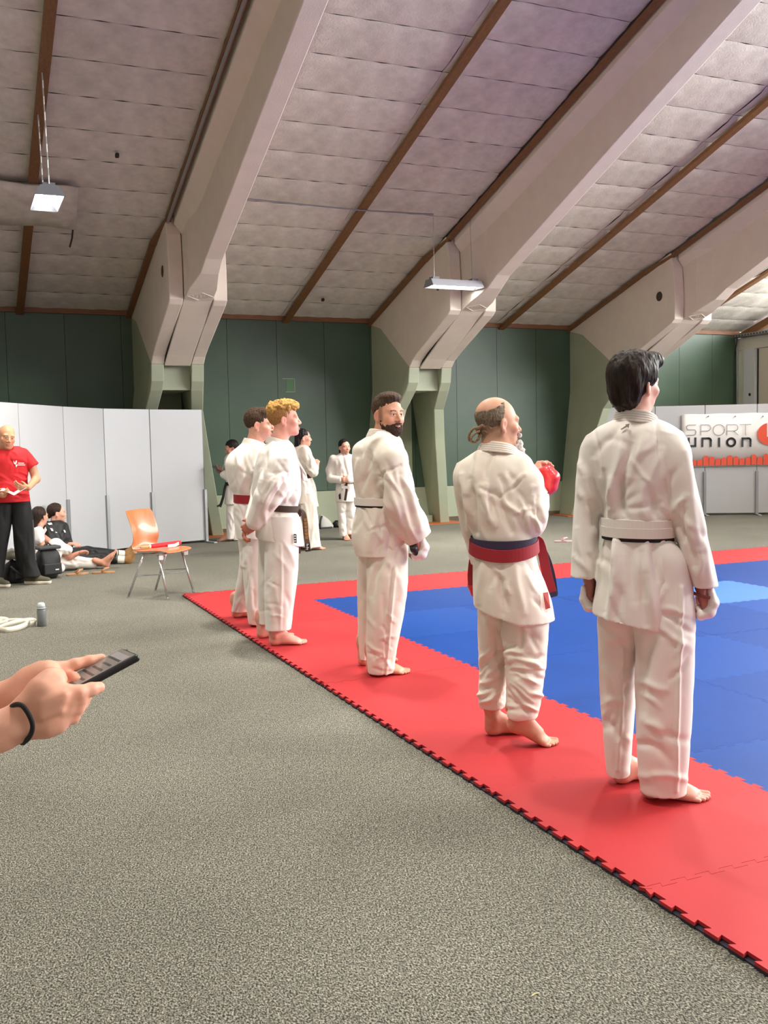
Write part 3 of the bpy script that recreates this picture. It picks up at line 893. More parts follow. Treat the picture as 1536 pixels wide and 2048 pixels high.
MB().box(-0.13, 0.13, -0.10, 0.06, 0.33, 0.37).build('top_panel', M_nylon2, g2, bevel=0.015)
MB().box(-0.10, 0.11, -0.145, -0.115, 0.05, 0.18).build('front_pocket', M_nylon, g2, bevel=0.015)
q = MB(); q.tube([(-0.05, -0.02, 0.36), (0.0, -0.02, 0.41), (0.05, -0.02, 0.36)], 0.010, 6); q.build('carry_loop', M_nylon2, g2)
MB().box(0.03, 0.07, -0.149, -0.143, 0.10, 0.112).build('badge', mat('white print', rgb(225, 225, 225), 0.6), g2)
ct = thing('folded_clothes', 'crumpled pale cloth and dark red fabric spilling out of the black sports bag', 'clothes', (0.55, 11.40, 0.262))
def cloth_lump(sz, loc, m, seed, name):
    q = MB(); rings = []
    for i in range(7):
        w = i / 6
        rr_ = math.sin(PI * (0.12 + 0.80 * w)) if i < 6 else 0.2
        rings.append([(loc[0] + sz[0] * rr_ * math.cos(a) * (1 + .18 * math.sin(3 * a + seed + 4 * w)), loc[1] + sz[1] * rr_ * math.sin(a) * (1 + .2 * math.sin(4 * a + seed)), loc[2] + sz[2] * w + 0.02 * math.sin(3 * a + seed)) for a in [2 * PI * k / 16 for k in range(16)]])
    q.loft(rings); q.build(name, m, ct, smooth=True)
cloth_lump((0.15, 0.11, 0.10), (-0.03, 0, 0), M_cotton, 1.0, 'pale_cloth')
cloth_lump((0.07, 0.06, 0.08), (0.12, -0.02, -0.02), mat('dark red cloth', rgb(120, 30, 48), 0.8), 2.0, 'red_cloth')

M_tan = mat('tan slipper', rgb(176, 132, 92), 0.6, noise=(20, 0.15))
def flipflop(name, label, loc, rz, m, strap_m, L_=0.26, cat='sandal', group=None):
    t = thing(name, label, cat, loc, rz, group)
    pts = []
    for k in range(24):
        a = 2 * PI * k / 24
        x = math.cos(a) * L_ / 2; y = math.sin(a) * (0.048 - 0.010 * math.cos(a + 0.3)) * (1.0 if math.cos(a) > 0 else 0.82)
        pts.append((x, y))
    q = MB(); q.prism(pts, 2, 0.0, 0.022); q.build('sole', m, t, bevel=0.004)
    q = MB(); q.tube([(-0.02, 0.042, 0.022), (0.02, 0.03, 0.055), (0.06, 0.0, 0.060), (0.02, -0.03, 0.055), (-0.02, -0.042, 0.022)], 0.011, 6); q.build('strap', strap_m, t, smooth=True)
    return t
p = pix_floor(155, 1150); flipflop('flip_flop', 'tan flip-flop lying by the bent knee of the seated woman', (p[0], p[1], 0), 0.15, M_tan, M_tan)
p = pix_floor(180, 1150); flipflop('flip_flop', 'tan flip-flop half hidden behind another beside the white trouser leg', (p[0] + 0.16, p[1] + 0.07, 0), -0.1, M_tan, M_tan)
p = pix_floor(1126, 1084); flipflop('slipper', 'pink slipper lying alone on the carpet beyond the mat', (p[0], p[1], 0), -0.35, mat('pink rubber', rgb(204, 168, 172), 0.6), mat('pink rubber', rgb(204, 168, 172), 0.6))

# trainer leaning against the dado, and small black pouch beside it
p = pix_floor(652, 1057)
sh = thing('sports_bag', 'small white and grey shoe bag slumped against the green wall', 'bag', (p[0], p[1] + 0.02, 0), 0.2)
q = MB()
rings = []
for i, (h_, wx, dx) in enumerate([(0, .13, .02), (.04, .14, .02), (.10, .12, 0.0), (.16, .09, -.03), (.21, .05, -.07), (.235, .02, -.09)]):
    rings.append([(dx + wx * math.cos(a), 0.05 * math.sin(a) * (1 - h_), h_ + 0.01 * math.sin(2 * a)) for a in [2 * PI * k / 14 for k in range(14)]])
q.loft(rings); q.build('body', mat('white grey fabric', rgb(196, 194, 186), 0.8), sh, smooth=True)
q = MB(); q.tube([(-0.14, -0.045, 0.03), (-0.13, -0.05, 0.14), (-0.09, -0.04, 0.22)], 0.016, 6); q.build('trim', M_nylon2, sh, smooth=True)
q = MB(); q.box(-0.13, 0.11, -0.06, 0.05, 0.0, 0.03); q.build('base', M_nylon2, sh, bevel=0.01)
p = pix_floor(676, 1055)
pch = thing('pouch', 'small black pouch on the floor by the green wall', 'bag', (p[0], p[1] + 0.05, 0), 0.3)
q = MB(); q.lathe([(0.05, 0), (0.075, 0.02), (0.07, 0.08), (0.03, 0.12)], 12); q.build('body', M_nylon, pch, smooth=True)
MB().box(-0.05, 0.05, -0.08, -0.068, 0.03, 0.07).build('flap', M_nylon2, pch, bevel=0.006)
# straw on the carpet
p = pix_floor(1063, 1994)
q = MB(); q.tube([(0, 0, 0.003), (0.012, 0.004, 0.004), (0.026, 0.004, 0.003)], 0.0018, 5)
tag(q.build('straw', mat('pale straw', rgb(220, 210, 160), 0.7), loc=(p[0], p[1], 0)), 'short pale straw lying on the grey carpet', 'straw')
# ================================================================ implicit-surface modelling of people
def vnoise(p, seed=0):
    """smooth value noise, p (n,3) -> (n,) in about -1..1"""
    p = np.asarray(p, np.float64)
    i = np.floor(p).astype(np.int64); f = p - i
    f = f * f * (3 - 2 * f)
    def hsh(ix, iy, iz):
        h = (ix * 374761393 + iy * 668265263 + iz * 2147483647 + seed * 144269) & 0xFFFFFFFF
        h = ((h ^ (h >> 13)) * 1274126177) & 0xFFFFFFFF
        h = h ^ (h >> 16)
        return (h & 0xFFFF) / 32767.5 - 1.0
    r = 0
    for dx in (0, 1):
        wx = f[:, 0] if dx else 1 - f[:, 0]
        for dy in (0, 1):
            wy = f[:, 1] if dy else 1 - f[:, 1]
            for dz in (0, 1):
                wz = f[:, 2] if dz else 1 - f[:, 2]
                r = r + wx * wy * wz * hsh(i[:, 0] + dx, i[:, 1] + dy, i[:, 2] + dz)
    return r

def smooth_interp(x, xs, ys):
    """Catmull-Rom style interpolation of ys(xs) (xs ascending) at x, clamped"""
    xs = np.asarray(xs, float); ys = np.asarray(ys, float)
    if len(xs) == 1: return np.full_like(x, ys[0])
    x = np.clip(x, xs[0], xs[-1])
    m = np.gradient(ys, xs) if len(xs) > 2 else np.full(len(xs), (ys[-1] - ys[0]) / (xs[-1] - xs[0]))
    k = np.clip(np.searchsorted(xs, x) - 1, 0, len(xs) - 2)
    h = xs[k + 1] - xs[k]; t = (x - xs[k]) / h
    return ((2 * t ** 3 - 3 * t ** 2 + 1) * ys[k] + (t ** 3 - 2 * t ** 2 + t) * h * m[k] + (-2 * t ** 3 + 3 * t ** 2) * ys[k + 1] + (t ** 3 - t ** 2) * h * m[k + 1])

def rot_axis(ax, deg):
    return np.array(Matrix.Rotation(math.radians(deg), 3, Vector(ax)))

class Field:
    def __init__(s, lo, hi, vox):
        s.lo = np.array(lo, np.float32); s.vox = vox
        n = np.ceil((np.array(hi) - np.array(lo)) / vox).astype(int) + 1
        s.ax = [s.lo[i] + vox * np.arange(n[i], dtype=np.float32) for i in range(3)]
        s.d = np.full(tuple(n), 1.0, np.float32)
    def _win(s, lo, hi):
        sl = []
        for i in range(3):
            a = int(max(0, math.floor((lo[i] - s.lo[i]) / s.vox))); b = int(min(len(s.ax[i]), math.ceil((hi[i] - s.lo[i]) / s.vox) + 1))
            if b <= a: return None
            sl.append(slice(a, b))
        X = s.ax[0][sl[0]][:, None, None]; Y = s.ax[1][sl[1]][None, :, None]; Z = s.ax[2][sl[2]][None, None, :]
        return tuple(sl), X, Y, Z
    def _op(s, sl, d, op, k):
        o = s.d[sl]
        d = np.broadcast_to(d, o.shape)
        if op == 'u':
            if k > 0:
                h = np.maximum(k - np.abs(o - d), 0) / k
                s.d[sl] = np.minimum(o, d) - h * h * k * 0.25
            else: s.d[sl] = np.minimum(o, d)
        elif op == 's':
            if k > 0:
                h = np.maximum(k - np.abs(o + d), 0) / k
                s.d[sl] = np.maximum(o, -d) + h * h * k * 0.25
            else: s.d[sl] = np.maximum(o, -d)
    def cone(s, a, b, ra, rb, k=0.01, op='u', flat=None):
        a, b = np.array(a, float), np.array(b, float)
        R = max(ra, rb) * (max(1.0, flat[1]) if flat else 1.0)
        mg = R + k + 3 * s.vox
        w = s._win(np.minimum(a, b) - mg, np.maximum(a, b) + mg)
        if w is None: return s
        sl, X, Y, Z = w
        ba = b - a; L2 = float(ba @ ba) + 1e-12
        px, py, pz = X - a[0], Y - a[1], Z - a[2]
        t = np.clip((px * ba[0] + py * ba[1] + pz * ba[2]) / L2, 0, 1)
        qx, qy, qz = px - t * ba[0], py - t * ba[1], pz - t * ba[2]
        if flat:
            n = np.array(flat[0], float); n /= np.linalg.norm(n); g = (1.0 / flat[1] - 1.0)
            pn = (qx * n[0] + qy * n[1] + qz * n[2]) * g
            qx, qy, qz = qx + n[0] * pn, qy + n[1] * pn, qz + n[2] * pn
        d = np.sqrt(qx * qx + qy * qy + qz * qz) - (ra + (rb - ra) * t)
        if flat: d = d * min(1.0, flat[1])
        s._op(sl, d, op, k)
        return s
    def ell(s, c, r, R=None, k=0.01, op='u'):
        c = np.array(c, float); r = np.array(r, float)
        mg = max(r) + k + 3 * s.vox
        w = s._win(c - mg, c + mg)
        if w is None: return s
        sl, X, Y, Z = w
        x, y, z = X - c[0], Y - c[1], Z - c[2]
        if R is not None:
            R = np.array(R)
            x, y, z = (x * R[0, 0] + y * R[1, 0] + z * R[2, 0], x * R[0, 1] + y * R[1, 1] + z * R[2, 1], x * R[0, 2] + y * R[1, 2] + z * R[2, 2])
        k0 = np.sqrt((x / r[0]) ** 2 + (y / r[1]) ** 2 + (z / r[2]) ** 2)
        k1 = np.sqrt((x / r[0] ** 2) ** 2 + (y / r[1] ** 2) ** 2 + (z / r[2] ** 2) ** 2) + 1e-6
        s._op(sl, k0 * (k0 - 1) / k1, op, k)
        return s
    def stack(s, st, k=0.02, pw=2.2, op='u'):
        """st rows (z, cx, cy, a, b): horizontal superellipses joined smoothly, flat ends"""
        st = sorted(st, key=lambda r: r[0]); A = np.array(st, float)
        mgx = A[:, 3].max() + k + 4 * s.vox; mgy = A[:, 4].max() + k + 4 * s.vox
        lo = (A[:, 1].min() - mgx, A[:, 2].min() - mgy, A[0, 0] - k - 3 * s.vox); hi = (A[:, 1].max() + mgx, A[:, 2].max() + mgy, A[-1, 0] + k + 3 * s.vox)
        w = s._win(lo, hi)
        if w is None: return s
        sl, X, Y, Z = w
        z = Z[0, 0].astype(float)
        cx, cy, a, b = [smooth_interp(z, A[:, 0], A[:, i])[None, None, :].astype(np.float32) for i in (1, 2, 3, 4)]
        a = np.maximum(a, 0.004); b = np.maximum(b, 0.004)
        x = np.abs(X - cx) / a; y = np.abs(Y - cy) / b
        g = (x ** pw + y ** pw) ** (1.0 / pw)
        d = (g - 1) * np.minimum(a, b)
        d = np.maximum(d, np.maximum(A[0, 0] - Z, Z - A[-1, 0]).astype(np.float32))
        s._op(sl, d, op, k)
        return s
    def half(s, p, n, k=0.0):
        """cut away everything on the side n points to, beyond p"""
        p = np.array(p, float); n = np.array(n, float); n /= np.linalg.norm(n)
        X, Y, Z = s.ax[0][:, None, None], s.ax[1][None, :, None], s.ax[2][None, None, :]
        d = (X - p[0]) * n[0] + (Y - p[1]) * n[1] + (Z - p[2]) * n[2]
        s.d = np.maximum(s.d, d.astype(np.float32))
        return s
    def mesh(s):
        d = s.d
        neg = d < 0
        c = np.zeros(tuple(n - 1 for n in d.shape), np.uint8)
        offs = [(i, j, k) for i in (0, 1) for j in (0, 1) for k in (0, 1)]
        nx, ny, nz = c.shape
        for (i, j, k) in offs: c += neg[i:i + nx, j:j + ny, k:k + nz]
        act = (c > 0) & (c < 8)
        idx = np.argwhere(act)
        if len(idx) == 0: return np.zeros((0, 3)), np.zeros((0, 4), int)
        vid = np.full(c.shape, -1, np.int32); vid[act] = np.arange(len(idx))
        vals = {o: d[idx[:, 0] + o[0], idx[:, 1] + o[1], idx[:, 2] + o[2]] for o in offs}
        acc = np.zeros((len(idx), 3)); cnt = np.zeros(len(idx))
        for o in offs:
            for a in range(3):
                if o[a]: continue
                o2 = list(o); o2[a] = 1; o2 = tuple(o2)
                va, vb = vals[o], vals[o2]
                m = (va < 0) != (vb < 0)
                t = np.where(m, va / np.where(m, va - vb, 1), 0)
                pt = np.array(o, float)[None, :].repeat(len(idx), 0); pt[:, a] += t
                acc += pt * m[:, None]; cnt += m
        V = (idx + acc / cnt[:, None]) * s.vox + s.lo
        F = []
        for a in range(3):
            sl0 = [slice(None)] * 3; sl1 = [slice(None)] * 3
            sl0[a] = slice(0, -1); sl1[a] = slice(1, None)
            na, nb = neg[tuple(sl0)], neg[tuple(sl1)]
            e = np.argwhere(na != nb)
            b1, b2 = (a + 1) % 3, (a + 2) % 3
            e = e[(e[:, b1] > 0) & (e[:, b2] > 0) & (e[:, b1] < d.shape[b1] - 1) & (e[:, b2] < d.shape[b2] - 1)]
            if len(e) == 0: continue
            inside = na[e[:, 0], e[:, 1], e[:, 2]]
            q = []
            for (o1, o2) in ((-1, -1), (0, -1), (0, 0), (-1, 0)):
                t = e.copy(); t[:, b1] += o1; t[:, b2] += o2
                q.append(vid[t[:, 0], t[:, 1], t[:, 2]])
            q = np.stack(q, 1)
            q[~inside] = q[~inside][:, ::-1]
            F.append(q)
        F = np.concatenate(F)
        F = F[(F >= 0).all(1)]
        return V, F

def vert_normals(V, F):
    n = np.cross(V[F[:, 2]] - V[F[:, 0]], V[F[:, 3]] - V[F[:, 1]])
    N = np.zeros_like(V)
    for i in range(4):
        for a in range(3): N[:, a] += np.bincount(F[:, i], n[:, a], len(V))
    return N / (np.linalg.norm(N, axis=1, keepdims=True) + 1e-12)

def relax(V, F, it=1, lam=0.5):
    for _ in range(it):
        S = np.zeros_like(V); c = np.zeros(len(V))
        for i in range(4):
            j = (i + 1) % 4
            for a in range(3):
                S[:, a] += np.bincount(F[:, i], V[F[:, j], a], len(V)) + np.bincount(F[:, j], V[F[:, i], a], len(V))
            c += np.bincount(F[:, i], minlength=len(V)) + np.bincount(F[:, j], minlength=len(V))
        V = V + lam * (S / np.maximum(c, 1)[:, None] - V)
    return V

def np_mesh(name, V, F, m, cols=None, smooth=True):
    me = bpy.data.meshes.new(name)
    me.vertices.add(len(V)); me.vertices.foreach_set('co', np.ascontiguousarray(V, np.float32).ravel())
    me.loops.add(len(F) * 4); me.loops.foreach_set('vertex_index', np.ascontiguousarray(F, np.int32).ravel())
    me.polygons.add(len(F))
    me.polygons.foreach_set('loop_start', np.arange(0, len(F) * 4, 4, dtype=np.int32))
    me.update(calc_edges=True)
    me.polygons.foreach_set('use_smooth', np.full(len(F), smooth))
    if cols is not None:
        ca = me.color_attributes.new('Col', 'FLOAT_COLOR', 'POINT')
        c4 = np.ones((len(V), 4), np.float32); c4[:, :3] = cols
        ca.data.foreach_set('color', c4.ravel())
    me.materials.append(m)
    return me
# ================================================================ people library
M_skin = mat('skin', (0.6, 0.4, 0.3, 1), 0.52, attr='Col', noise=(60, 0.06), sss=0.08, spec=0.4)
M_gi = mat('white gi cotton', rgb(236, 228, 221), 0.85, noise=(9, 0.03), bump=(420, 0.22, 0.0015), sheen=0.15, spec=0.2)
M_gi_warm = mat('washed white gi cotton', rgb(233, 222, 209), 0.88, noise=(9, 0.05), bump=(360, 0.3, 0.002), sheen=0.15, spec=0.2)

def hair_mat(name, c1, c2, rough=0.5, st=(40, 40, 6)):
    return mat(name, c1, rough, noise=(6, 0.5), col2=c2, stretch=st, bump=(14, 0.8, 0.006), spec=0.18)

def sRGB(r, g, b): return np.array([s2l(r), s2l(g), s2l(b)])

class Person:
    def __init__(s, name, label, px, py, cat='person', z=0.0, floor_pt=None):
        B = np.array(floor_pt) if floor_pt is not None else pix_floor(px, py, z)
        s.B = B; s.D = math.hypot(B[0], B[1])
        s.v = np.array([B[0], B[1]]) / s.D
        s.u = np.array([s.v[1], -s.v[0]])
        s.t = thing(name, label, cat, (B[0], B[1], z), -math.atan2(s.v[0], s.v[1]))
        s.z0 = z
        s.skin_parts = []
    def P(s, px, py, w=0.0):
        """photo pixel -> local point (right, away, up) on the plane w metres behind the person's own plane"""
        d = pix_ray(px, py)
        t = (s.D + w) / (d[0] * s.v[0] + d[1] * s.v[1])
        p = d * t
        return np.array([p[0] * s.u[0] + p[1] * s.u[1], w, p[2] + CAM_H - s.z0])
    def G(s, px, py, r=0.0):
        """local point r above the spot of floor seen at a pixel"""
        d = pix_ray(px, py); q = d * ((s.z0 - CAM_H) / d[2])
        return np.array([q[0] * s.u[0] + q[1] * s.u[1], q[0] * s.v[0] + q[1] * s.v[1] - s.D, r])
    def px_of(s, V):
        X = (V[:, 1] + s.D)[:, None] * s.v[None, :] + V[:, 0][:, None] * s.u[None, :]
        Wp = np.column_stack([X, V[:, 2] + s.z0 - CAM_H])
        a, b, c = Wp @ C_R, Wp @ C_D, Wp @ C_F
        return FPX * a / c + 768, FPX * b / c + 1024
    def row(s, py, xl, xr, q, w=0.0):
        a, b = s.P(xl, py, w), s.P(xr, py, w)
        c = (a + b) / 2
        return (c[2], c[0], w, abs(b[0] - a[0]) / 2, q)
    def rows(s, lst):
        return [s.row(*r) for r in lst]
    def skin(s, V, F, C):
        s.skin_parts.append((V, F, C))
    def finish_skin(s):
        n = 0; VV, FF, CC = [], [], []
        for V, F, C in s.skin_parts:
            VV.append(V); FF.append(F + n); CC.append(C); n += len(V)
        me = np_mesh('body', np.concatenate(VV), np.concatenate(FF), M_skin, np.concatenate(CC))
        return obj('body', me, None, s.t)

def apply_folds(p, V, F, folds, noise, vmax=0.02):
    """noise: list of (fx, fy, fz, amplitude, seed[, zlo, zhi]); folds: (x1,y1,x2,y2,width px,amp m)"""
    N = vert_normals(V, F)
    disp = np.zeros(len(V))
    for nz in noise:
        fx, fy, fz, amp, seed = nz[:5]
        a = vnoise(V * np.array([fx, fy, fz]) + seed * 7.3, seed)
        if len(nz) > 5:
            zl, zh = nz[5], nz[6]
            a = a * np.clip((V[:, 2] - zl) / (0.15 * (zh - zl) + 1e-6), 0, 1) * np.clip((zh - V[:, 2]) / (0.3 * (zh - zl) + 1e-6), 0, 1)
        disp += amp * a
    if folds:
        X, Y = p.px_of(V)
        facing = np.clip(-N[:, 1] * 2.5 + 0.2, 0, 1)
        for (x1, y1, x2, y2, w, amp) in folds:
            dx, dy = x2 - x1, y2 - y1; L2 = dx * dx + dy * dy
            t = ((X - x1) * dx + (Y - y1) * dy) / L2
            tc = np.clip(t, 0, 1)
            # gently wandering crease
            off = 0.35 * w * np.sin(tc * 5.0 + x1)
            L = math.sqrt(L2)
            e = ((X - x1) * dy - (Y - y1) * dx) / L + off
            end = np.exp(-((np.maximum(0, np.abs(t - 0.5) - 0.5) * L) / w) ** 2)
            taper = 0.35 + 0.65 * np.sin(np.clip(tc, 0.02, 0.98) * PI) ** 0.7
            disp += 1.45 * amp * facing * end * taper * np.exp(-(e / w) ** 2)
    return V + N * disp[:, None]

def garment(p, name, m, vox, stacks=(), cones=(), cuts=(), folds=(), noise=(), subs=(), k=0.02, smooth=1, pw=2.2, parent=None, late=()):
    """stacks: list of row lists or (rows, k, pw); cones: (a, b, ra, rb[, k[, flat]])"""
    pts = []
    for st in stacks:
        r = st[0] if isinstance(st, tuple) else st
        for (z, cx, cy, a, b) in r: pts += [(cx - a, cy - b, z), (cx + a, cy + b, z)]
    for c in list(cones) + list(late):
        for q, r in ((c[0], c[2]), (c[1], c[3])):
            r = r * (max(1.0, c[5][1]) if len(c) > 5 and c[5] else 1.0)
            pts += [tuple(np.array(q) - r), tuple(np.array(q) + r)]
    pts = np.array(pts)
    f = Field(pts.min(0) - 4 * vox, pts.max(0) + 4 * vox, vox)
    for st in stacks:
        if isinstance(st, tuple): f.stack(st[0], st[1], st[2])
        else: f.stack(st, k, pw)
    for c in cones:
        f.cone(c[0], c[1], c[2], c[3], c[4] if len(c) > 4 else k, 'u', c[5] if len(c) > 5 else None)
    for (pt, n) in cuts: f.half(pt, n)
    for c in late:
        f.cone(c[0], c[1], c[2], c[3], c[4] if len(c) > 4 else k, 'u', c[5] if len(c) > 5 else None)
    for sb in subs:
        if sb[0] == 'cone': f.cone(sb[1], sb[2], sb[3], sb[4], 0.004, 's', sb[5] if len(sb) > 5 else None)
        elif sb[0] == 'ell': f.ell(sb[1], sb[2], None, 0.004, 's')
    V, F = f.mesh()
    if smooth: V = relax(V, F, smooth, 0.5)
    V = apply_folds(p, V, F, folds, noise)
    o = obj(name, np_mesh(name, V, F, m), None, parent or p.t)
    return o

def line_cut(p, x1, y1, x2, y2, w=0.0):
    """keep what lies above the photo line (x1,y1)-(x2,y2)"""
    a, b = p.P(x1, y1, w), p.P(x2, y2, w)
    d = b - a
    return (a, (d[2], 0, -d[0]) if d[0] > 0 else (-d[2], 0, d[0]))

def head_R(phi, pitch=0, tilt=0):
    """columns: right, forward, up of the head in local axes; phi 0 = facing away, 90 = facing picture right, 180 = facing camera"""
    a = math.radians(phi)
    R = np.array([[math.cos(a), math.sin(a), 0], [-math.sin(a), math.cos(a), 0], [0, 0, 1.0]])
    R = R @ rot_axis((1, 0, 0), pitch) @ rot_axis((0, 1, 0), tilt)
    return R

def make_head(p, pos, phi, neck_to, pitch=0, tilt=0, sc=1.0, vox=0.003, tone=(214, 160, 132), lip=(186, 108, 96), brow=None, eye=(60, 45, 38),
              nose=1.0, jaw=1.0, smile=0.0, stubble=None, neck_r=0.056, fat=1.0, scalp=None, neck_top=None):
    R = head_R(phi, pitch, tilt); Ri = R.T
    pos = np.array(pos, float)
    nb = Ri @ (np.array(neck_to, float) - pos) / sc          # neck base in the head frame
    lo = np.minimum(np.array([-0.10, -0.125, -0.15]), nb - 0.075); hi = np.maximum(np.array([0.10, 0.135, 0.14]), nb + 0.075)
    f = Field(lo, hi, vox / sc)
    f.ell((0, -0.018, 0.042), (0.0765, 0.098, 0.086), k=0)
    f.ell((0, 0.022, -0.012), (0.0645 * fat, 0.072, 0.094), k=0.03)
    f.ell((0, 0.030, -0.066), (0.053 * jaw * fat, 0.058, 0.046), k=0.03)
    f.ell((0, 0.072, -0.097), (0.022 * jaw, 0.019, 0.018), k=0.025)
    f.cone((-0.040, 0.078, 0.022), (0.040, 0.078, 0.022), 0.013, 0.013, 0.02)
    for sx in (-1, 1):
        f.ell((sx * 0.045, 0.062, -0.024), (0.022, 0.020, 0.020), k=0.025)
        f.ell((sx * 0.031, 0.104, 0.000), (0.019, 0.017, 0.0115), k=0.012, op='s')
        f.ell((sx * 0.031, 0.0795, 0.0005), (0.0135, 0.0125, 0.0115), k=0.004)
        f.cone((sx * 0.019, 0.0905, 0.0075), (sx * 0.044, 0.084, 0.0065), 0.0042, 0.0038, 0.005)
        f.cone((sx * 0.020, 0.0895, -0.0085), (sx * 0.043, 0.083, -0.0075), 0.0035, 0.003, 0.006)
    f.cone((0, 0.088, 0.012), (0, 0.108 + 0.006 * (nose - 1) * 10, -0.030), 0.0075, 0.0115 * nose, 0.010)
    for sx in (-1, 1): f.ell((sx * 0.0125, 0.098, -0.036), (0.0075 * nose, 0.010, 0.0075), k=0.008)
    f.ell((0, 0.096, -0.0635 + 0.0), (0.022 + 0.006 * smile, 0.0085, 0.0052), k=0.006)
    f.ell((0, 0.0945, -0.0745), (0.019 + 0.005 * smile, 0.0085, 0.0062), k=0.006)
    f.cone((-0.022 - 0.004 * smile, 0.096, -0.0685 + 0.004 * smile), (0, 0.106, -0.0690), 0.0022, 0.0024, 0.003, 's')
    f.cone((0.022 + 0.004 * smile, 0.096, -0.0685 + 0.004 * smile), (0, 0.106, -0.0690), 0.0022, 0.0024, 0.003, 's')
    if smile:
        for sx in (-1, 1): f.ell((sx * 0.040, 0.072, -0.042), (0.017, 0.014, 0.014), k=0.018)
    # ears
    for sx in (-1, 1):
        Re = rot_axis((0, 0, 1), sx * 24) @ rot_axis((1, 0, 0), -12)
        f.ell((sx * 0.0775, -0.012, -0.008), (0.0085, 0.0195, 0.032), Re, k=0.008)
        f.ell((sx * 0.086, -0.006, -0.006), (0.0065, 0.011, 0.019), Re, k=0.004, op='s')
        f.ell((sx * 0.0735, -0.006, -0.034), (0.007, 0.010, 0.011), Re, k=0.006)
    # neck
    f.cone((0, -0.022, -0.050), (0, nb[1] * 0.6 - 0.01, nb[2] * 0.62), neck_r * 0.98, neck_r, 0.03, flat=None)
    f.cone((0, nb[1] * 0.6 - 0.01, nb[2] * 0.62), tuple(nb), neck_r, neck_r * 1.25, 0.03)
    for sx in (-1, 1):
        f.cone((sx * 0.048, -0.015, -0.045), (sx * 0.015 + nb[0], nb[1] + 0.05, nb[2] + 0.02), 0.014, 0.012, 0.025)
    V, F = f.mesh()
    V = relax(V, F, 1, 0.3)
    # colours by place on the head
    base = sRGB(*tone)
    C = np.tile(base, (len(V), 1))
    def mixc(w, col): C[:] = C * (1 - w[:, None]) + np.array(col)[None, :] * w[:, None]
    x, y, z = V[:, 0], V[:, 1], V[:, 2]
    def blob(c, r): return np.clip(1.2 - np.sqrt(((x - c[0]) / r[0]) ** 2 + ((y - c[1]) / r[1]) ** 2 + ((z - c[2]) / r[2]) ** 2), 0, 1)
    red = base * np.array([1.0, 0.72, 0.68])
    for sx in (-1, 1):
        mixc(blob((sx * 0.05, 0.065, -0.03), (0.03, 0.04, 0.03)) * 0.45, red)
        mixc(blob((sx * 0.085, -0.01, -0.01), (0.02, 0.035, 0.05)) * 0.6, red)
    mixc(blob((0, 0.112, -0.032), (0.018, 0.02, 0.018)) * 0.5, red)
    if stubble is not None:
        w = np.clip((-0.035 - z) / 0.02, 0, 1) * np.clip((y + 0.0) / 0.03, 0, 1) * np.clip((z + 0.135) / 0.02, 0, 1)
        mixc(w * stubble[1], sRGB(*stubble[0]))
    lipw = np.maximum(blob((0, 0.102, -0.0635), (0.025, 0.012, 0.0065)), blob((0, 0.10, -0.0745), (0.022, 0.012, 0.0075)))
    mixc(np.clip(lipw * 2, 0, 0.85), sRGB(*lip))
    for sx in (-1, 1):
        e = np.sqrt((x - sx * 0.031) ** 2 + (y - 0.0795) ** 2 + (z - 0.0005) ** 2)
        w = ((e < 0.0142) & (y > 0.0805) & (np.abs(z - 0.0003) < 0.0062)).astype(float)
        mixc(w, sRGB(215, 208, 202))
        ir = np.sqrt((x - sx * 0.031) ** 2 + (z - 0.0005) ** 2)
        mixc(w * (ir < 0.0062), sRGB(*eye))
        mixc(((np.abs(z - 0.0080) < 0.0028) & (np.abs(x - sx * 0.031) < 0.016) & (y > 0.075)).astype(float) * 0.55, base * 0.35)
    if brow is not None:
        for sx in (-1, 1):
            t = np.clip((np.abs(x) - 0.014) / 0.036, 0, 1)
            zc = 0.0205 + 0.004 * np.sin(t * PI)
            w = np.clip(1.5 - np.abs(z - zc) / 0.0042, 0, 1) * ((sx * x > 0.012) & (sx * x < 0.052) & (y > 0.05))
            mixc(w * 0.85, sRGB(*brow))
    if scalp is not None:
        w = scalp[1](x, y, z)
        mixc(w, sRGB(*scalp[0]))
    W = (V * sc) @ R.T + pos
    p.skin(W, F, C)
    return R, pos, sc

def head_piece(p, hd, name, m, ells=(), cones=(), subs=(), cuts=(), vox=0.003, noise=(), lo=(-0.125, -0.15, -0.2), hi=(0.125, 0.15, 0.17), smooth=1, parent=None, k=0.02):
    """hair, beard and the like: modelled in the head frame"""
    R, pos, sc = hd
    f = Field(lo, hi, vox)
    for e in ells: f.ell(e[0], e[1], None, e[2] if len(e) > 2 else k)
    for (pt, n) in cuts: f.half(pt, n)
    for c in cones: f.cone(c[0], c[1], c[2], c[3], c[4] if len(c) > 4 else 0.012)
    for e in subs: f.ell(e[0], e[1], None, e[2] if len(e) > 2 else 0.012, 's')
    V, F = f.mesh()
    if smooth: V = relax(V, F, smooth, 0.5)
    N = vert_normals(V, F)
    disp = np.zeros(len(V))
    for (fx, fy, fz, amp, seed) in noise:
        disp += amp * vnoise(V * np.array([fx, fy, fz]) + 3.1 * seed, seed)
    V = V + N * disp[:, None]
    V = (V * sc) @ R.T + pos
    return obj(name, np_mesh(name, V, F, m), None, parent or p.t)

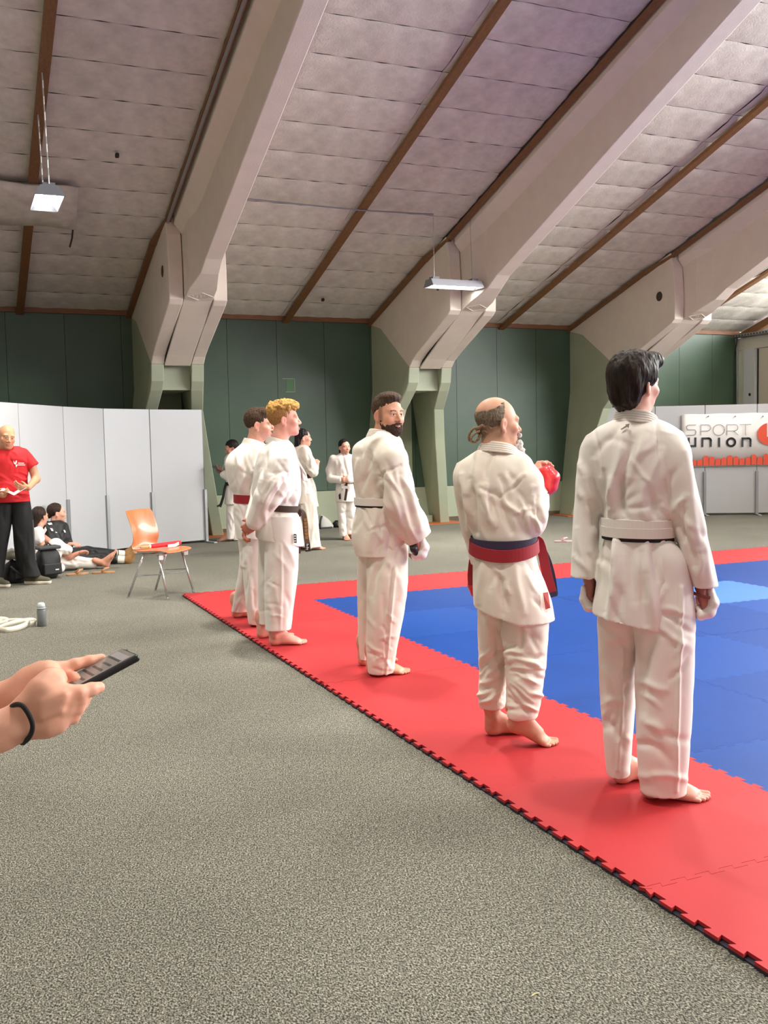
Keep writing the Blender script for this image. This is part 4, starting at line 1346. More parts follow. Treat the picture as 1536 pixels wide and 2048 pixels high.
def make_foot(p, heel, head_deg, length=0.255, tone=(206, 150, 128), lift=0.0, side=1, shin_to=None, vox=0.004, tip=None, shoe=None):
    """heel: local point on the floor under the heel; head_deg as phi; lift degrees of heel raise; side +1 right foot"""
    R = head_R(head_deg); L = length / 0.255
    f = Field((-0.075, -0.08, -0.02), (0.075, 0.25, 0.30), vox)
    f.ell((0, 0.005, 0.030), (0.031, 0.038, 0.031), k=0)
    f.cone((0, 0.0, 0.035), (0.004 * side, 0.10, 0.030), 0.030, 0.033, 0.02, flat=((0, 0, 1), 0.85))
    f.cone((0.0, 0.02, 0.085), (-0.008 * side, 0.135, 0.033), 0.036, 0.028, 0.03)
    f.ell((-0.012 * side, 0.155, 0.024), (0.034, 0.036, 0.022), k=0.02)
    f.ell((0.020 * side, 0.140, 0.021), (0.028, 0.034, 0.018), k=0.02)
    for i, (x, y, l, r) in enumerate([(-0.031, 0.175, 0.045, 0.0135), (-0.010, 0.182, 0.040, 0.0095), (0.007, 0.175, 0.038, 0.009), (0.022, 0.165, 0.034, 0.0088), (0.036, 0.150, 0.030, 0.0085)]):
        f.cone((x * side, y - 0.01, r + 0.006), (x * side * 1.02 + 0.001 * side, y + l, r), r, r * 0.95, 0.006)
    f.cone((0, 0.0, 0.075), (0, -0.006, 0.15), 0.035, 0.033, 0.03)
    f.cone((0, -0.006, 0.15), (0, -0.008, 0.185), 0.033, 0.034, 0.03)
    for sx in (-1, 1): f.ell((sx * 0.033, 0.004, 0.082 - 0.008 * sx * side), (0.010, 0.012, 0.013), k=0.015)
    f.half((0, 0, 0.001), (0, 0, -1))
    V, F = f.mesh(); V = relax(V, F, 1, 0.3)
    base = sRGB(*tone); C = np.tile(base, (len(V), 1))
    w = np.clip((0.02 - V[:, 2]) / 0.02, 0, 1) * 0.4 + np.clip((V[:, 1] - 0.18) / 0.03, 0, 1) * 0.25
    C = C * (1 - w[:, None]) + (base * np.array([1.0, 0.72, 0.66]))[None] * w[:, None]
    # toenails
    V = V * np.array([1, L, 1])
    if lift:
        piv = np.array([0, 0.155 * L, 0.0])
        a = np.clip((0.19 * L - V[:, 1]) / (0.06 * L), 0, 1) * math.radians(-lift)
        q = V - piv
        V = np.column_stack([q[:, 0], q[:, 1] * np.cos(a) - q[:, 2] * np.sin(a), q[:, 1] * np.sin(a) + q[:, 2] * np.cos(a)]) + piv
    W = V @ R.T + np.array(heel)
    p.skin(W, F, C)

def hand_geo(f, wrist, d, n, side_t, curl=(25, 35, 25), thumb=(0.75, 0.55, 0.25), sc=1.0, spread=0.04, k=0.006, tbend=20, curls=None, palm_len=0.09):
    """add a hand to field f. d fingers, n palm normal, side_t towards the thumb"""
    d, n, t = [np.array(q, float) / np.linalg.norm(q) for q in (d, n, side_t)]
    w = np.array(wrist, float)
    f.cone(w, w + d * 0.045 * sc, 0.026 * sc, 0.036 * sc, 0.015, flat=(n, 0.55))
    f.cone(w + d * 0.035 * sc + t * 0.012 * sc, w + d * (palm_len - 0.01) * sc + t * 0.012 * sc, 0.028 * sc, 0.027 * sc, 0.012, flat=(n, 0.5))
    f.cone(w + d * 0.035 * sc - t * 0.012 * sc, w + d * (palm_len - 0.015) * sc - t * 0.015 * sc, 0.027 * sc, 0.025 * sc, 0.012, flat=(n, 0.5))
    for i, (off, L, r) in enumerate([(0.031, 0.074, 0.0095), (0.010, 0.082, 0.0098), (-0.011, 0.076, 0.0093), (-0.030, 0.060, 0.0083)]):
        b = w + d * (palm_len - 0.004 * abs(i - 1)) * sc + t * off * sc
        cr = curls[i] if curls else curl
        ang = 0
        dirb = d + t * spread * (1.5 - i)
        dirb /= np.linalg.norm(dirb)
        for j, fr in enumerate((0.46, 0.30, 0.24)):
            ang += cr[j]
            a = math.radians(ang)
            dv = dirb * math.cos(a) + n * math.sin(a)
            e = b + dv * L * fr * sc
            f.cone(b, e, r * sc * (1.06 - 0.08 * j), r * sc * (0.98 - 0.08 * j), k)
            b = e
    tb = w + d * 0.028 * sc + t * 0.026 * sc
    td = d * thumb[0] + t * thumb[1] + n * thumb[2]; td /= np.linalg.norm(td)
    e = tb + td * 0.042 * sc
    f.cone(tb - td * 0.01, e, 0.0165 * sc, 0.0125 * sc, 0.014)
    td2 = td * math.cos(math.radians(tbend)) + d * math.sin(math.radians(tbend)); td2 /= np.linalg.norm(td2)
    e2 = e + td2 * 0.031 * sc
    f.cone(e, e2, 0.0118 * sc, 0.0098 * sc, 0.006)
    return f

def make_hand(p, wrist, d, n, t, arm_from=None, arm_r=0.034, tone=(206, 150, 126), vox=0.0038, **kw):
    w = np.array(wrist, float); d_ = np.array(d, float) / np.linalg.norm(d)
    sc = kw.get('sc', 1.0)
    pts = [w, w + d_ * 0.19 * sc]
    lo = np.minimum(*pts) - 0.10 * sc; hi = np.maximum(*pts) + 0.10 * sc
    if arm_from is not None:
        lo = np.minimum(lo, np.array(arm_from) - 0.06); hi = np.maximum(hi, np.array(arm_from) + 0.06)
    f = Field(lo, hi, vox)
    if arm_from is not None: f.cone(arm_from, w + d_ * 0.01, arm_r * 1.15, 0.026 * sc, 0.01)
    hand_geo(f, w, d, n, t, **kw)
    V, F = f.mesh(); V = relax(V, F, 1, 0.3)
    base = sRGB(*tone); C = np.tile(base, (len(V), 1))
    g = np.clip(np.linalg.norm(V - w, axis=1) / (0.17 * sc) - 0.6, 0, 1)
    C = C * (1 - 0.5 * g[:, None]) + (base * np.array([1.0, 0.74, 0.70]))[None] * 0.5 * g[:, None]
    p.skin(V, F, C)

def hidden_body(p, pts, tone=(206, 150, 126), vox=0.012):
    """body under the clothes: cones (a, b, ra, rb)"""
    A = np.array([q for c in pts for q in (np.array(c[0]) - max(c[2], c[3]), np.array(c[1]) - max(c[2], c[3]), np.array(c[0]) + max(c[2], c[3]), np.array(c[1]) + max(c[2], c[3]))])
    f = Field(A.min(0) - 0.03, A.max(0) + 0.03, vox)
    for c in pts: f.cone(c[0], c[1], c[2], c[3], 0.03)
    V, F = f.mesh()
    p.skin(V, F, np.tile(sRGB(*tone), (len(V), 1)))

def ring_band(p, name, m, c, a, b, z_of, hgt, th=0.008, n=56, pw=2.2, a0=0.0, a1=360.0, parent=None, grow=0.0, tilt_out=0.0):
    """belt: closed band; z_of(phi) centre height"""
    q = MB(); rings = []
    closed = abs(a1 - a0) >= 359.9
    cnt = n if closed else n + 1
    for i in range(cnt):
        ph = math.radians(a0 + (a1 - a0) * i / n)
        cs, sn = math.cos(ph), math.sin(ph)
        g = (abs(cs) ** pw + abs(sn) ** pw) ** (-1.0 / pw)
        zc = z_of(ph)
        def pt(off, dz): return (c[0] + (a + off) * g * cs, c[1] + (b + off) * g * sn, zc + dz)
        rings.append([pt(0, -hgt / 2), pt(th + grow, -hgt / 2), pt(th + tilt_out, hgt / 2), pt(0, hgt / 2)])
    if closed:
        v = [x for r in rings for x in r]; f = []
        for i in range(cnt):
            j = (i + 1) % cnt
            for kk in range(4):
                l = (kk + 1) % 4
                f.append((i * 4 + kk, i * 4 + l, j * 4 + l, j * 4 + kk))
        q.add(v, f)
    else: q.loft(rings)
    return q.build(name, m, parent or p.t, smooth=False, bevel=0.0015)

def spline(pts, n=8):
    P_ = []
    pts = [np.array(q, float) for q in pts]; N = len(pts)
    for i in range((N - 1) * n + 1):
        t = i / n; k = min(int(t), N - 2); u = t - k
        p0, p1, p2, p3 = [pts[max(0, min(N - 1, k + j))] for j in (-1, 0, 1, 2)]
        P_.append(0.5 * ((2 * p1) + (-p0 + p2) * u + (2 * p0 - 5 * p1 + 4 * p2 - p3) * u * u + (-p0 + 3 * p1 - 3 * p2 + p3) * u ** 3))
    return P_

def strap(p, name, m, pts, w, th=0.006, up=(0, 0, 1), parent=None, n=6, smooth=True):
    q = MB(); q.ribbon(spline(pts, n), w, th, up)
    return q.build(name, m, parent or p.t, smooth=False, bevel=0.0015)

def collar(p, m, c, phi, rx=0.075, ry=0.062, w=0.048, drop=0.22, z_side=-0.02, lean=0.35, cross=0.03, front=0.10, parent=None, th=0.011):
    """stitched lapel band: round the nape and down the chest. c = local point at the centre of the neck, level with the nape band"""
    a = math.radians(phi)
    rt = np.array([math.cos(a), -math.sin(a), 0]); fw = np.array([math.sin(a), math.cos(a), 0]); up = np.array([0, 0, 1.0])
    c = np.array(c, float)
    ks = [(-cross, front + 0.03, -drop), (0.012, front + 0.01, -drop * 0.72), (rx * 0.72, ry * 1.15, -drop * 0.30), (rx * 1.0, ry * 0.45, z_side - 0.012), (rx * 0.93, -ry * 0.35, z_side * 0.45), (rx * 0.52, -ry * 0.87, 0.0), (0, -ry, 0.004)]
    full = ks + [(-x, f, z) for x, f, z in reversed(ks[:-1])]
    pts = spline([c + rt * x + fw * f + up * z for x, f, z in full], 6)
    ups = []
    for q in pts:
        r = q - c; r[2] = 0; r /= np.linalg.norm(r) + 1e-9
        ups.append(up - r * lean)
    q = MB(); q.ribbon(pts, w, th, ups)
    o = q.build('collar', m, parent or p.t, smooth=False, bevel=0.003)
    # rows of stitching on the band
    q = MB()
    for j in (-0.3, -0.1, 0.1, 0.3):
        L_ = []
        for i, pt in enumerate(pts):
            u = ups[i] / np.linalg.norm(ups[i]); r = pt - c; r[2] = 0; r /= np.linalg.norm(r) + 1e-9
            nrm = r + up * lean; nrm /= np.linalg.norm(nrm)
            L_.append(tuple(pt + u * w * j + nrm * (th / 2 + 0.0004)))
        q.tube(L_, 0.0011, 4)
    q.build('stitching', mat('stitching', rgb(206, 196, 188), 0.9), o)
    return o

def mitt(p, m, path, r, depth, name='glove', vox=0.0045, extra=(), k=0.012, subs=()):
    """padded glove: path of local points, radii list, flattened wider along the view depth"""
    pts = np.array([np.array(q) for q in path]); R = max(r) * max(1, depth) + 0.03
    f = Field(pts.min(0) - R, pts.max(0) + R, vox)
    for i in range(len(path) - 1):
        f.cone(path[i], path[i + 1], r[i], r[i + 1], k, 'u', ((0, 1, 0), depth))
    for e in extra: f.ell(e[0], e[1], None, k)
    for e in subs: f.ell(e[0], e[1], None, 0.004, 's')
    V, F = f.mesh(); V = relax(V, F, 1, 0.5)
    return obj(name, np_mesh(name, V, F, m), None, p.t)
# ================================================================ karateka on the red border
M_belt_w = mat('white belt', rgb(228, 220, 212), 0.85, bump=(240, 0.3, 0.0015))
M_belt_k = mat('black belt', rgb(24, 22, 22), 0.8)
M_belt_b = mat('brown belt', rgb(62, 42, 30), 0.75)
M_belt_r = mat('dark red belt', rgb(150, 24, 36), 0.72)
M_navy = mat('navy belt lining', rgb(52, 38, 66), 0.8)
M_mitt_w = mat('white leather mitt', rgb(234, 226, 222), 0.45)
M_mitt_r = mat('red leather mitt', rgb(216, 44, 52), 0.35, coat=0.2)
M_tagw = mat('white label', rgb(236, 234, 230), 0.7)

def surf(o, p, px, py, tol=7.0, lift=0.003):
    """point of mesh o under a photo pixel, on the side that faces the camera"""
    me = o.data
    V = np.empty(len(me.vertices) * 3, np.float32); me.vertices.foreach_get('co', V); V = V.reshape(-1, 3)
    X, Y = p.px_of(V)
    d2 = (X - px) ** 2 + (Y - py) ** 2
    m = d2 < tol * tol
    if not m.any(): return p.P(px, py, 0)
    y = V[m][:, 1].min()
    w = y - lift
    return p.P(px, py, w)
def decal(p, o, poly, m, name, parent=None, lift=0.004, tol=7):
    """small flat mark lying on the cloth, outline in photo pixels"""
    pts = [surf(o, p, x, y, tol, lift) for x, y in poly]
    wmin = min(q[1] for q in pts)
    pts = [p.P(x, y, q[1] * 0.5 + wmin * 0.5) for (x, y), q in zip(poly, pts)]
    q = MB(); n = len(pts)
    q.add([tuple(a) for a in pts] + [(a[0], a[1] + 0.003, a[2]) for a in pts], [tuple(range(n)), tuple(range(2 * n - 1, n - 1, -1))] + [(i, (i + 1) % n, n + (i + 1) % n, n + i) for i in range(n)])
    return q.build(name, m, parent or p.t)
def autofolds(seed, n, x0, x1, y0, y1, ang, sd, ln, w, amp):
    """random creases inside a photo rectangle; ang in degrees from straight down"""
    r = random.Random(seed); out = []
    for i in range(n):
        x, y = r.uniform(x0, x1), r.uniform(y0, y1)
        a = math.radians(r.gauss(ang, sd)); L = ln * r.uniform(0.6, 1.3)
        dx, dy = math.sin(a) * L / 2, math.cos(a) * L / 2
        out.append((x - dx, y - dy, x + dx, y + dy, w * r.uniform(0.8, 1.3), amp * r.choice((-1.0, 1.0)) * r.uniform(0.6, 1.2)))
    return out
def tube_px(p, pts, r):
    """cones through photo points [(px,py,w,r)...] (r metres)"""
    out = []
    for a, b in zip(pts[:-1], pts[1:]):
        out.append((p.P(a[0], a[1], a[2]), p.P(b[0], b[1], b[2]), a[3], b[3]))
    return out
def std_body(p, neck, chest, hips, knees=(), ankles=(), tone=(206, 150, 126), sh=(), el=(), wr=()):
    c = [(neck, chest, 0.05, 0.09), (chest, (np.array(hips[0]) + np.array(hips[1])) / 2, 0.09, 0.085)]
    for i, h in enumerate(hips):
        c.append((h, h, 0.08, 0.08))
        if i < len(knees): c += [(h, knees[i], 0.065, 0.045), (knees[i], ankles[i], 0.045, 0.034)]
    for i, s_ in enumerate(sh):
        c += [(chest, s_, 0.06, 0.05), (s_, el[i], 0.042, 0.034), (el[i], wr[i], 0.034, 0.024)]
    hidden_body(p, c, tone)

# ---------------------------------------------------------------- tall man, dark wavy hair, white belt over black belt
p = Person('person', 'tall karateka with thick dark wavy hair, white belt over black belt, white mitts, back turned', 1290, 1586, z=0.022)
TONE = (220, 164, 146)
torso = p.rows([(836, 1234, 1306, 0.060, 0.0), (844, 1216, 1326, 0.078, 0.0), (856, 1192, 1350, 0.098, 0.0), (874, 1178, 1362, 0.115, 0.0), (900, 1178, 1361, 0.130, 0.0),
                (940, 1186, 1356, 0.140, 0.0), (996, 1200, 1345, 0.138, 0.0), (1030, 1206, 1347, 0.138, 0.0), (1056, 1210, 1344, 0.128, 0.0), (1082, 1207, 1348, 0.135, 0.0),
                (1120, 1199, 1357, 0.152, 0.0), (1170, 1191, 1353, 0.165, 0.0), (1219, 1183, 1345, 0.172, 0.0), (1262, 1181, 1336, 0.175, 0.0)])
slL = p.rows([(872, 1172, 1222, 0.060, 0.04), (890, 1161, 1218, 0.074, 0.05), (930, 1154, 1210, 0.080, 0.05), (987, 1150, 1204, 0.080, 0.05), (1033, 1147, 1201, 0.080, 0.04), (1100, 1144, 1196, 0.080, 0.02), (1152, 1142, 1190, 0.078, 0.0)])
slR = p.rows([(868, 1318, 1366, 0.060, -0.03), (886, 1324, 1378, 0.074, -0.04), (930, 1332, 1386, 0.080, -0.05), (987, 1339, 1397, 0.080, -0.05), (1042, 1344, 1408, 0.080, -0.05), (1107, 1362, 1422, 0.080, -0.04), (1172, 1384, 1436, 0.078, -0.03)])
jk = garment(p, 'jacket', M_gi, 0.0048, [(torso, 0.0, 2.4), (slL, 0.028, 2.2), (slR, 0.028, 2.2)], cuts=[line_cut(p, 1183, 1219, 1336, 1257)],
             folds=[(1258, 846, 1214, 1000, 9, 0.013), (1266, 880, 1230, 1010, 9, -0.011), (1236, 955, 1249, 1036, 8, -0.017), (1222, 960, 1232, 1034, 9, 0.012), (1292, 862, 1258, 950, 10, 0.009),
                    (1326, 900, 1340, 1030, 8, 0.010), (1298, 985, 1318, 1037, 8, -0.012), (1280, 960, 1290, 1036, 9, 0.008), (1204, 945, 1211, 1033, 7, -0.010), (1312, 842, 1330, 985, 4, -0.006), (1190, 862, 1200, 950, 4, -0.005),
                    (1172, 1000, 1199, 1052, 8, -0.010), (1160, 930, 1188, 1010, 9, 0.008), (1156, 1060, 1176, 1150, 8, 0.007), (1368, 905, 1398, 1095, 9, 0.010), (1352, 1030, 1388, 1130, 7, -0.009), (1392, 1000, 1424, 1160, 7, 0.006),
                    (1234, 1084, 1222, 1238, 9, 0.020), (1218, 1082, 1207, 1222, 8, -0.016), (1294, 1085, 1306, 1250, 13, 0.008), (1262, 1090, 1268, 1200, 10, -0.008), (1325, 1085, 1330, 1180, 7, 0.006)]
             + autofolds(1, 16, 1200, 1345, 880, 1030, -15, 30, 60, 6, 0.005) + autofolds(2, 8, 1150, 1200, 920, 1140, 20, 25, 50, 6, 0.006) + autofolds(3, 8, 1350, 1420, 920, 1160, 15, 20, 60, 6, 0.006) + autofolds(4, 8, 1195, 1345, 1085, 1240, 0, 12, 80, 7, 0.007),
             noise=[(14, 14, 5, 0.004, 1), (30, 30, 12, 0.0014, 2)])
collar(p, M_gi, p.P(1270, 832, 0.0), 28, rx=0.082, ry=0.072, w=0.050, drop=0.26, front=0.11)
# hem of the jacket drops to the right: lower back panel as its own layer
ws = p.row(1056, 1208, 1346, 0.128)
cb = (ws[1], 0.0)
zb = lambda py: p.P(1278, py)[2]
ring_band(p, 'white_belt', M_belt_w, cb, ws[3] + 0.002, 0.131, lambda ph: zb(1046) + 0.004 * math.sin(2 * ph), 0.043, 0.010, grow=0.002)
ring_band(p, 'white_belt', M_belt_w, cb, ws[3] + 0.006, 0.134, lambda ph: zb(1061) - 0.003 * math.cos(ph), 0.040, 0.009)
ring_band(p, 'black_belt', M_belt_k, cb, ws[3] + 0.001, 0.130, lambda ph: zb(1069) - 0.004 * math.cos(ph), 0.036, 0.008)
lgL = p.rows([(1130, 1202, 1280, 0.115, 0.03), (1228, 1195, 1284, 0.115, 0.05), (1300, 1196, 1276, 0.105, 0.08), (1386, 1199, 1271, 0.098, 0.10), (1455, 1204, 1267, 0.092, 0.10), (1525, 1211, 1262, 0.085, 0.10), (1546, 1214, 1260, 0.085, 0.10)])
lgR = p.rows([(1072, 1262, 1340, 0.110, -0.0), (1108, 1262, 1372, 0.120, -0.01), (1150, 1264, 1384, 0.122, -0.015), (1223, 1266, 1391, 0.125, -0.02), (1293, 1271, 1390, 0.120, -0.03), (1386, 1270, 1387, 0.112, -0.04), (1455, 1271, 1383, 0.105, -0.05), (1557, 1278, 1375, 0.095, -0.05), (1582, 1280, 1374, 0.095, -0.05)])
tr = garment(p, 'trousers', M_gi, 0.0055, [(lgL, 0.0, 2.3), (lgR, 0.012, 2.5)],
             folds=[(1362, 1175, 1352, 1582, 4, 0.012), (1246, 1300, 1236, 1540, 4, 0.008), (1300, 1270, 1282, 1420, 10, -0.008), (1275, 1250, 1330, 1180, 9, 0.008), (1290, 1440, 1330, 1470, 9, 0.007), (1290, 1480, 1340, 1520, 9, -0.006), (1210, 1340, 1245, 1400, 9, 0.008), (1215, 1440, 1250, 1500, 8, -0.007)]
             + autofolds(5, 14, 1275, 1385, 1200, 1570, 60, 35, 60, 7, 0.006) + autofolds(6, 10, 1200, 1268, 1250, 1530, -55, 35, 45, 7, 0.006),
             noise=[(9, 9, 6, 0.004, 3), (22, 22, 16, 0.0015, 4)])
M_hairP1 = hair_mat('dark brown wavy hair', rgb(20, 15, 13), rgb(50, 36, 28), 0.5, (9, 9, 2.2))
hd = make_head(p, p.P(1270, 771, 0.0), 38, p.P(1268, 862, 0.0), sc=0.97, tone=(228, 176, 158), brow=(40, 30, 26))
hr = head_piece(p, hd, 'hair', M_hairP1, ells=[((0, -0.024, 0.048), (0.094, 0.112, 0.100)), ((0, -0.058, -0.022), (0.080, 0.068, 0.085), 0.03), ((0.0, 0.050, 0.098), (0.074, 0.062, 0.044), 0.03), ((0.035, 0.088, 0.098), (0.035, 0.030, 0.034), 0.02)],
                subs=[((0, 0.125, -0.035), (0.098, 0.085, 0.102), 0.01), ((0.098, 0.022, -0.048), (0.030, 0.046, 0.062), 0.008), ((-0.098, 0.022, -0.048), (0.030, 0.046, 0.062), 0.008), ((0, 0.02, -0.09), (0.07, 0.06, 0.06), 0.01)],
                noise=[(38, 14, 10, 0.0075, 5), (75, 40, 14, 0.0045, 6), (120, 120, 30, 0.0022, 7)], vox=0.003)
head_piece(p, hd, 'goatee', M_hairP1, ells=[((0, 0.086, -0.108), (0.015, 0.012, 0.014))], noise=[(200, 200, 60, 0.002, 3)], vox=0.003)
# mark on the nape
decal(p, jk, [(1241, 858), (1252, 851), (1250, 849), (1259, 847), (1257, 857), (1254.5, 853.5), (1243, 860)], mat('grey emblem', rgb(138, 126, 112), 0.7), 'emblem', jk)
make_foot(p, p.P(1300, 1606, -0.05) * [1, 1, 0], 84, 0.262, TONE, side=1)
fl_ = pix_floor(1240, 1571); 
make_foot(p, np.array([p.P(1243, 1571, 0.10)[0], 0.10, 0]), 52, 0.262, TONE, side=-1)
# hands in white mitts
hn = p.P(1180, 1160, 0.0)
make_hand(p, p.P(1178, 1150, 0.0), (0.05, 0.1, -1), (1, 0.2, 0), (0.2, 1, 0), arm_from=p.P(1176, 1110, 0.01), curl=(45, 60, 40), tone=(168, 104, 92))
mitt(p, M_mitt_w, [p.P(1168, 1176, 0.0), p.P(1169, 1198, 0.0), p.P(1178, 1212, 0.0), p.P(1192, 1214, 0.0)], [0.013, 0.019, 0.022, 0.018], 2.0)
make_hand(p, p.P(1402, 1168, -0.03), (0.15, 0.05, -1), (-1, 0.1, -0.1), (-0.1, 1, 0), arm_from=p.P(1400, 1130, -0.03), curl=(35, 60, 40), tone=(176, 110, 98))
mitt(p, M_mitt_w, [p.P(1421, 1182, -0.03), p.P(1426, 1205, -0.03), p.P(1417, 1222, -0.03), p.P(1402, 1228, -0.03), p.P(1394, 1216, -0.03)], [0.016, 0.022, 0.026, 0.022, 0.016], 1.8)
q = MB(); q.ribbon([p.P(1387, 1186, -0.05), p.P(1402, 1192, -0.085), p.P(1420, 1196, -0.07)], 0.012, 0.004, (0, 0, 1)); q.build('glove_strap', mat('dark red strap', rgb(120, 60, 56), 0.7), p.t)
std_body(p, p.P(1270, 850), p.P(1272, 930), [p.P(1250, 1150, 0.04), p.P(1320, 1150, -0.02)], [p.P(1238, 1370, 0.10), p.P(1328, 1380, -0.04)], [p.P(1240, 1535, 0.10), p.P(1308, 1575, -0.05)], TONE,
         [p.P(1200, 895, 0.05), p.P(1345, 895, -0.04)], [p.P(1175, 1020, 0.05), p.P(1380, 1025, -0.05)], [p.P(1178, 1140, 0.0), p.P(1404, 1150, -0.03)])
p.finish_skin()
# ---------------------------------------------------------------- older man: bald crown, knotted grey hair, white beard, red belt
p = Person('person', 'older karateka with bald crown, knotted grey hair, white beard and dark red belt', 1022, 1478, z=0.022)
TONE = (206, 148, 124)
torso = p.rows([(896, 962, 1030, 0.060, 0.0), (905, 946, 1045, 0.080, 0.0), (918, 926, 1058, 0.105, 0.0), (935, 915, 1062, 0.125, 0.0), (965, 912, 1064, 0.145, 0.0), (1000, 920, 1066, 0.155, 0.0), (1035, 932, 1066, 0.158, 0.0),
                (1066, 944, 1067, 0.150, 0.0), (1090, 948, 1067, 0.145, 0.0), (1110, 946, 1071, 0.155, 0.0), (1150, 946, 1084, 0.170, 0.0), (1190, 946, 1098, 0.182, 0.0), (1238, 947, 1109, 0.188, 0.0)])
slL = p.rows([(926, 914, 955, 0.06, 0.05), (945, 907, 950, 0.072, 0.06), (975, 908, 948, 0.078, 0.07), (1011, 913, 952, 0.080, 0.08), (1058, 922, 960, 0.078, 0.10), (1095, 934, 965, 0.070, 0.12), (1128, 942, 968, 0.066, 0.14)])
arm = [(p.P(1040, 936, -0.02), p.P(1052, 965, -0.05), 0.062, 0.078, 0.03), (p.P(1052, 965, -0.05), p.P(1061, 1030, -0.06), 0.078, 0.076, 0.03), (p.P(1061, 1030, -0.06), p.P(1062, 1046, -0.04), 0.076, 0.066, 0.03),
       (p.P(1062, 1046, -0.04), p.P(1070, 1012, 0.13), 0.064, 0.066, 0.02), (p.P(1070, 1012, 0.13), p.P(1073, 985, 0.26), 0.066, 0.064, 0.02)]
jk = garment(p, 'jacket', M_gi_warm, 0.0048, [(torso, 0.0, 2.4), (slL, 0.03, 2.2)], arm, cuts=[line_cut(p, 948, 1209, 1030, 1236)],
             folds=[(962, 900, 935, 985, 7, 0.010), (985, 905, 972, 960, 6, -0.008), (925, 950, 938, 1060, 6, 0.012), (940, 960, 955, 1064, 6, -0.012), (960, 975, 985, 1050, 8, 0.012), (990, 985, 1025, 1062, 7, -0.013), (962, 975, 1000, 995, 4, -0.006), (1005, 1000, 1035, 1030, 7, 0.010),
                    (1046, 955, 1003, 995, 4, -0.009), (1050, 948, 1008, 988, 5, 0.008), (1002, 955, 1018, 998, 6, -0.010), (1072, 1015, 1086, 1046, 5, -0.014), (1064, 1030, 1080, 1060, 5, 0.010), (1040, 1000, 1062, 1060, 6, 0.008), (915, 975, 930, 1050, 5, -0.008),
                    (965, 1112, 958, 1205, 7, 0.009), (1000, 1112, 1006, 1225, 8, -0.008), (1030, 1115, 1045, 1225, 8, 0.008), (1072, 1110, 1094, 1225, 4, -0.016)]
             + autofolds(11, 12, 930, 1045, 950, 1060, 12, 18, 50, 5, 0.005) + autofolds(12, 10, 955, 1080, 1115, 1215, 15, 25, 45, 6, 0.006) + autofolds(13, 7, 1040, 1080, 960, 1050, 10, 30, 35, 5, 0.007),
             noise=[(14, 14, 6, 0.004, 21), (34, 34, 14, 0.0016, 22)])
collar(p, M_gi_warm, p.P(995, 893, 0.0), 40, rx=0.090, ry=0.080, w=0.052, drop=0.27, front=0.12, lean=0.45)
# front panel of the jacket beyond the side slit, with the maker's tag
fp = p.rows([(1100, 1050, 1072, 0.06, 0.10), (1150, 1062, 1090, 0.07, 0.10), (1190, 1074, 1102, 0.075, 0.10), (1228, 1082, 1109, 0.078, 0.10)])
ws = p.row(1090, 947, 1069, 0.147)
cb = (ws[1], 0.0)
zb = lambda py: p.P(1008, py)[2]
b1 = ring_band(p, 'red_belt', M_belt_r, cb, ws[3] + 0.010, 0.158, lambda ph: zb(1094) + 0.016 * math.sin(ph) + 0.010 * math.cos(2 * ph), 0.058, 0.010, grow=0.004)
ring_band(p, 'belt_lining', M_navy, cb, ws[3] + 0.008, 0.156, lambda ph: zb(1080) + 0.010 * math.sin(ph), 0.040, 0.006)
strap(p, 'belt_tail', M_belt_r, [p.P(1066, 1074, 0.0), p.P(1078, 1084, 0.03), p.P(1086, 1110, 0.03), p.P(1092, 1140, 0.02), p.P(1099, 1168, 0.01), p.P(1104, 1186, 0.01)], 0.046, 0.009, (1, 0.2, 0.1))
strap(p, 'belt_tail_end', M_navy, [p.P(1103.5, 1184, 0.008), p.P(1106, 1194, 0.008)], 0.046, 0.010, (1, 0.2, 0.1))
strap(p, 'belt_tail', M_belt_r, [p.P(946, 1120, 0.12), p.P(943, 1150, 0.13), p.P(944, 1170, 0.13)], 0.04, 0.009, (1, -0.4, 0))
strap(p, 'belt_tail', M_navy, [p.P(1070, 1080, 0.05), p.P(1090, 1112, 0.06), p.P(1102, 1150, 0.05), p.P(1108, 1190, 0.05)], 0.040, 0.008, (1, 0.3, 0.1))
lgL = p.rows([(1110, 958, 1020, 0.115, 0.03), (1217, 954, 1018, 0.118, 0.05), (1286, 956, 1017, 0.115, 0.07), (1350, 957, 1014, 0.105, 0.08), (1405, 958, 1012, 0.095, 0.08), (1412, 958, 1012, 0.095, 0.08)])
lgR = p.rows([(1110, 1000, 1068, 0.120, 0.0), (1160, 1002, 1084, 0.125, -0.01), (1232, 1006, 1098, 0.130, -0.02), (1304, 1009, 1095, 0.125, -0.04), (1358, 1011, 1088, 0.115, -0.06), (1405, 1013, 1081, 0.105, -0.08), (1431, 1014, 1076, 0.100, -0.08)])
tr = garment(p, 'trousers', M_gi_warm, 0.0050, [(lgL, 0.0, 2.3), (lgR, 0.012, 2.4)],
             folds=[(1044, 1235, 1040, 1300, 5, -0.010), (1010, 1250, 1022, 1330, 7, 0.010), (990, 1240, 1002, 1330, 7, -0.010), (1020, 1310, 1075, 1330, 6, 0.010), (1018, 1335, 1070, 1350, 6, -0.009)]
             + autofolds(14, 26, 1014, 1088, 1300, 1425, 70, 20, 45, 4.5, 0.008) + autofolds(15, 18, 958, 1012, 1300, 1405, -65, 25, 35, 4.5, 0.008) + autofolds(16, 8, 965, 1090, 1225, 1300, 20, 30, 50, 7, 0.007),
             noise=[(10, 10, 14, 0.004, 23), (26, 26, 34, 0.002, 24)])
M_greyhair = hair_mat('grey brown hair', rgb(74, 64, 54), rgb(150, 132, 110), 0.6, (30, 8, 8))
M_rope = hair_mat('matted light hair', rgb(128, 104, 80), rgb(182, 156, 126), 0.8, (14, 14, 14))
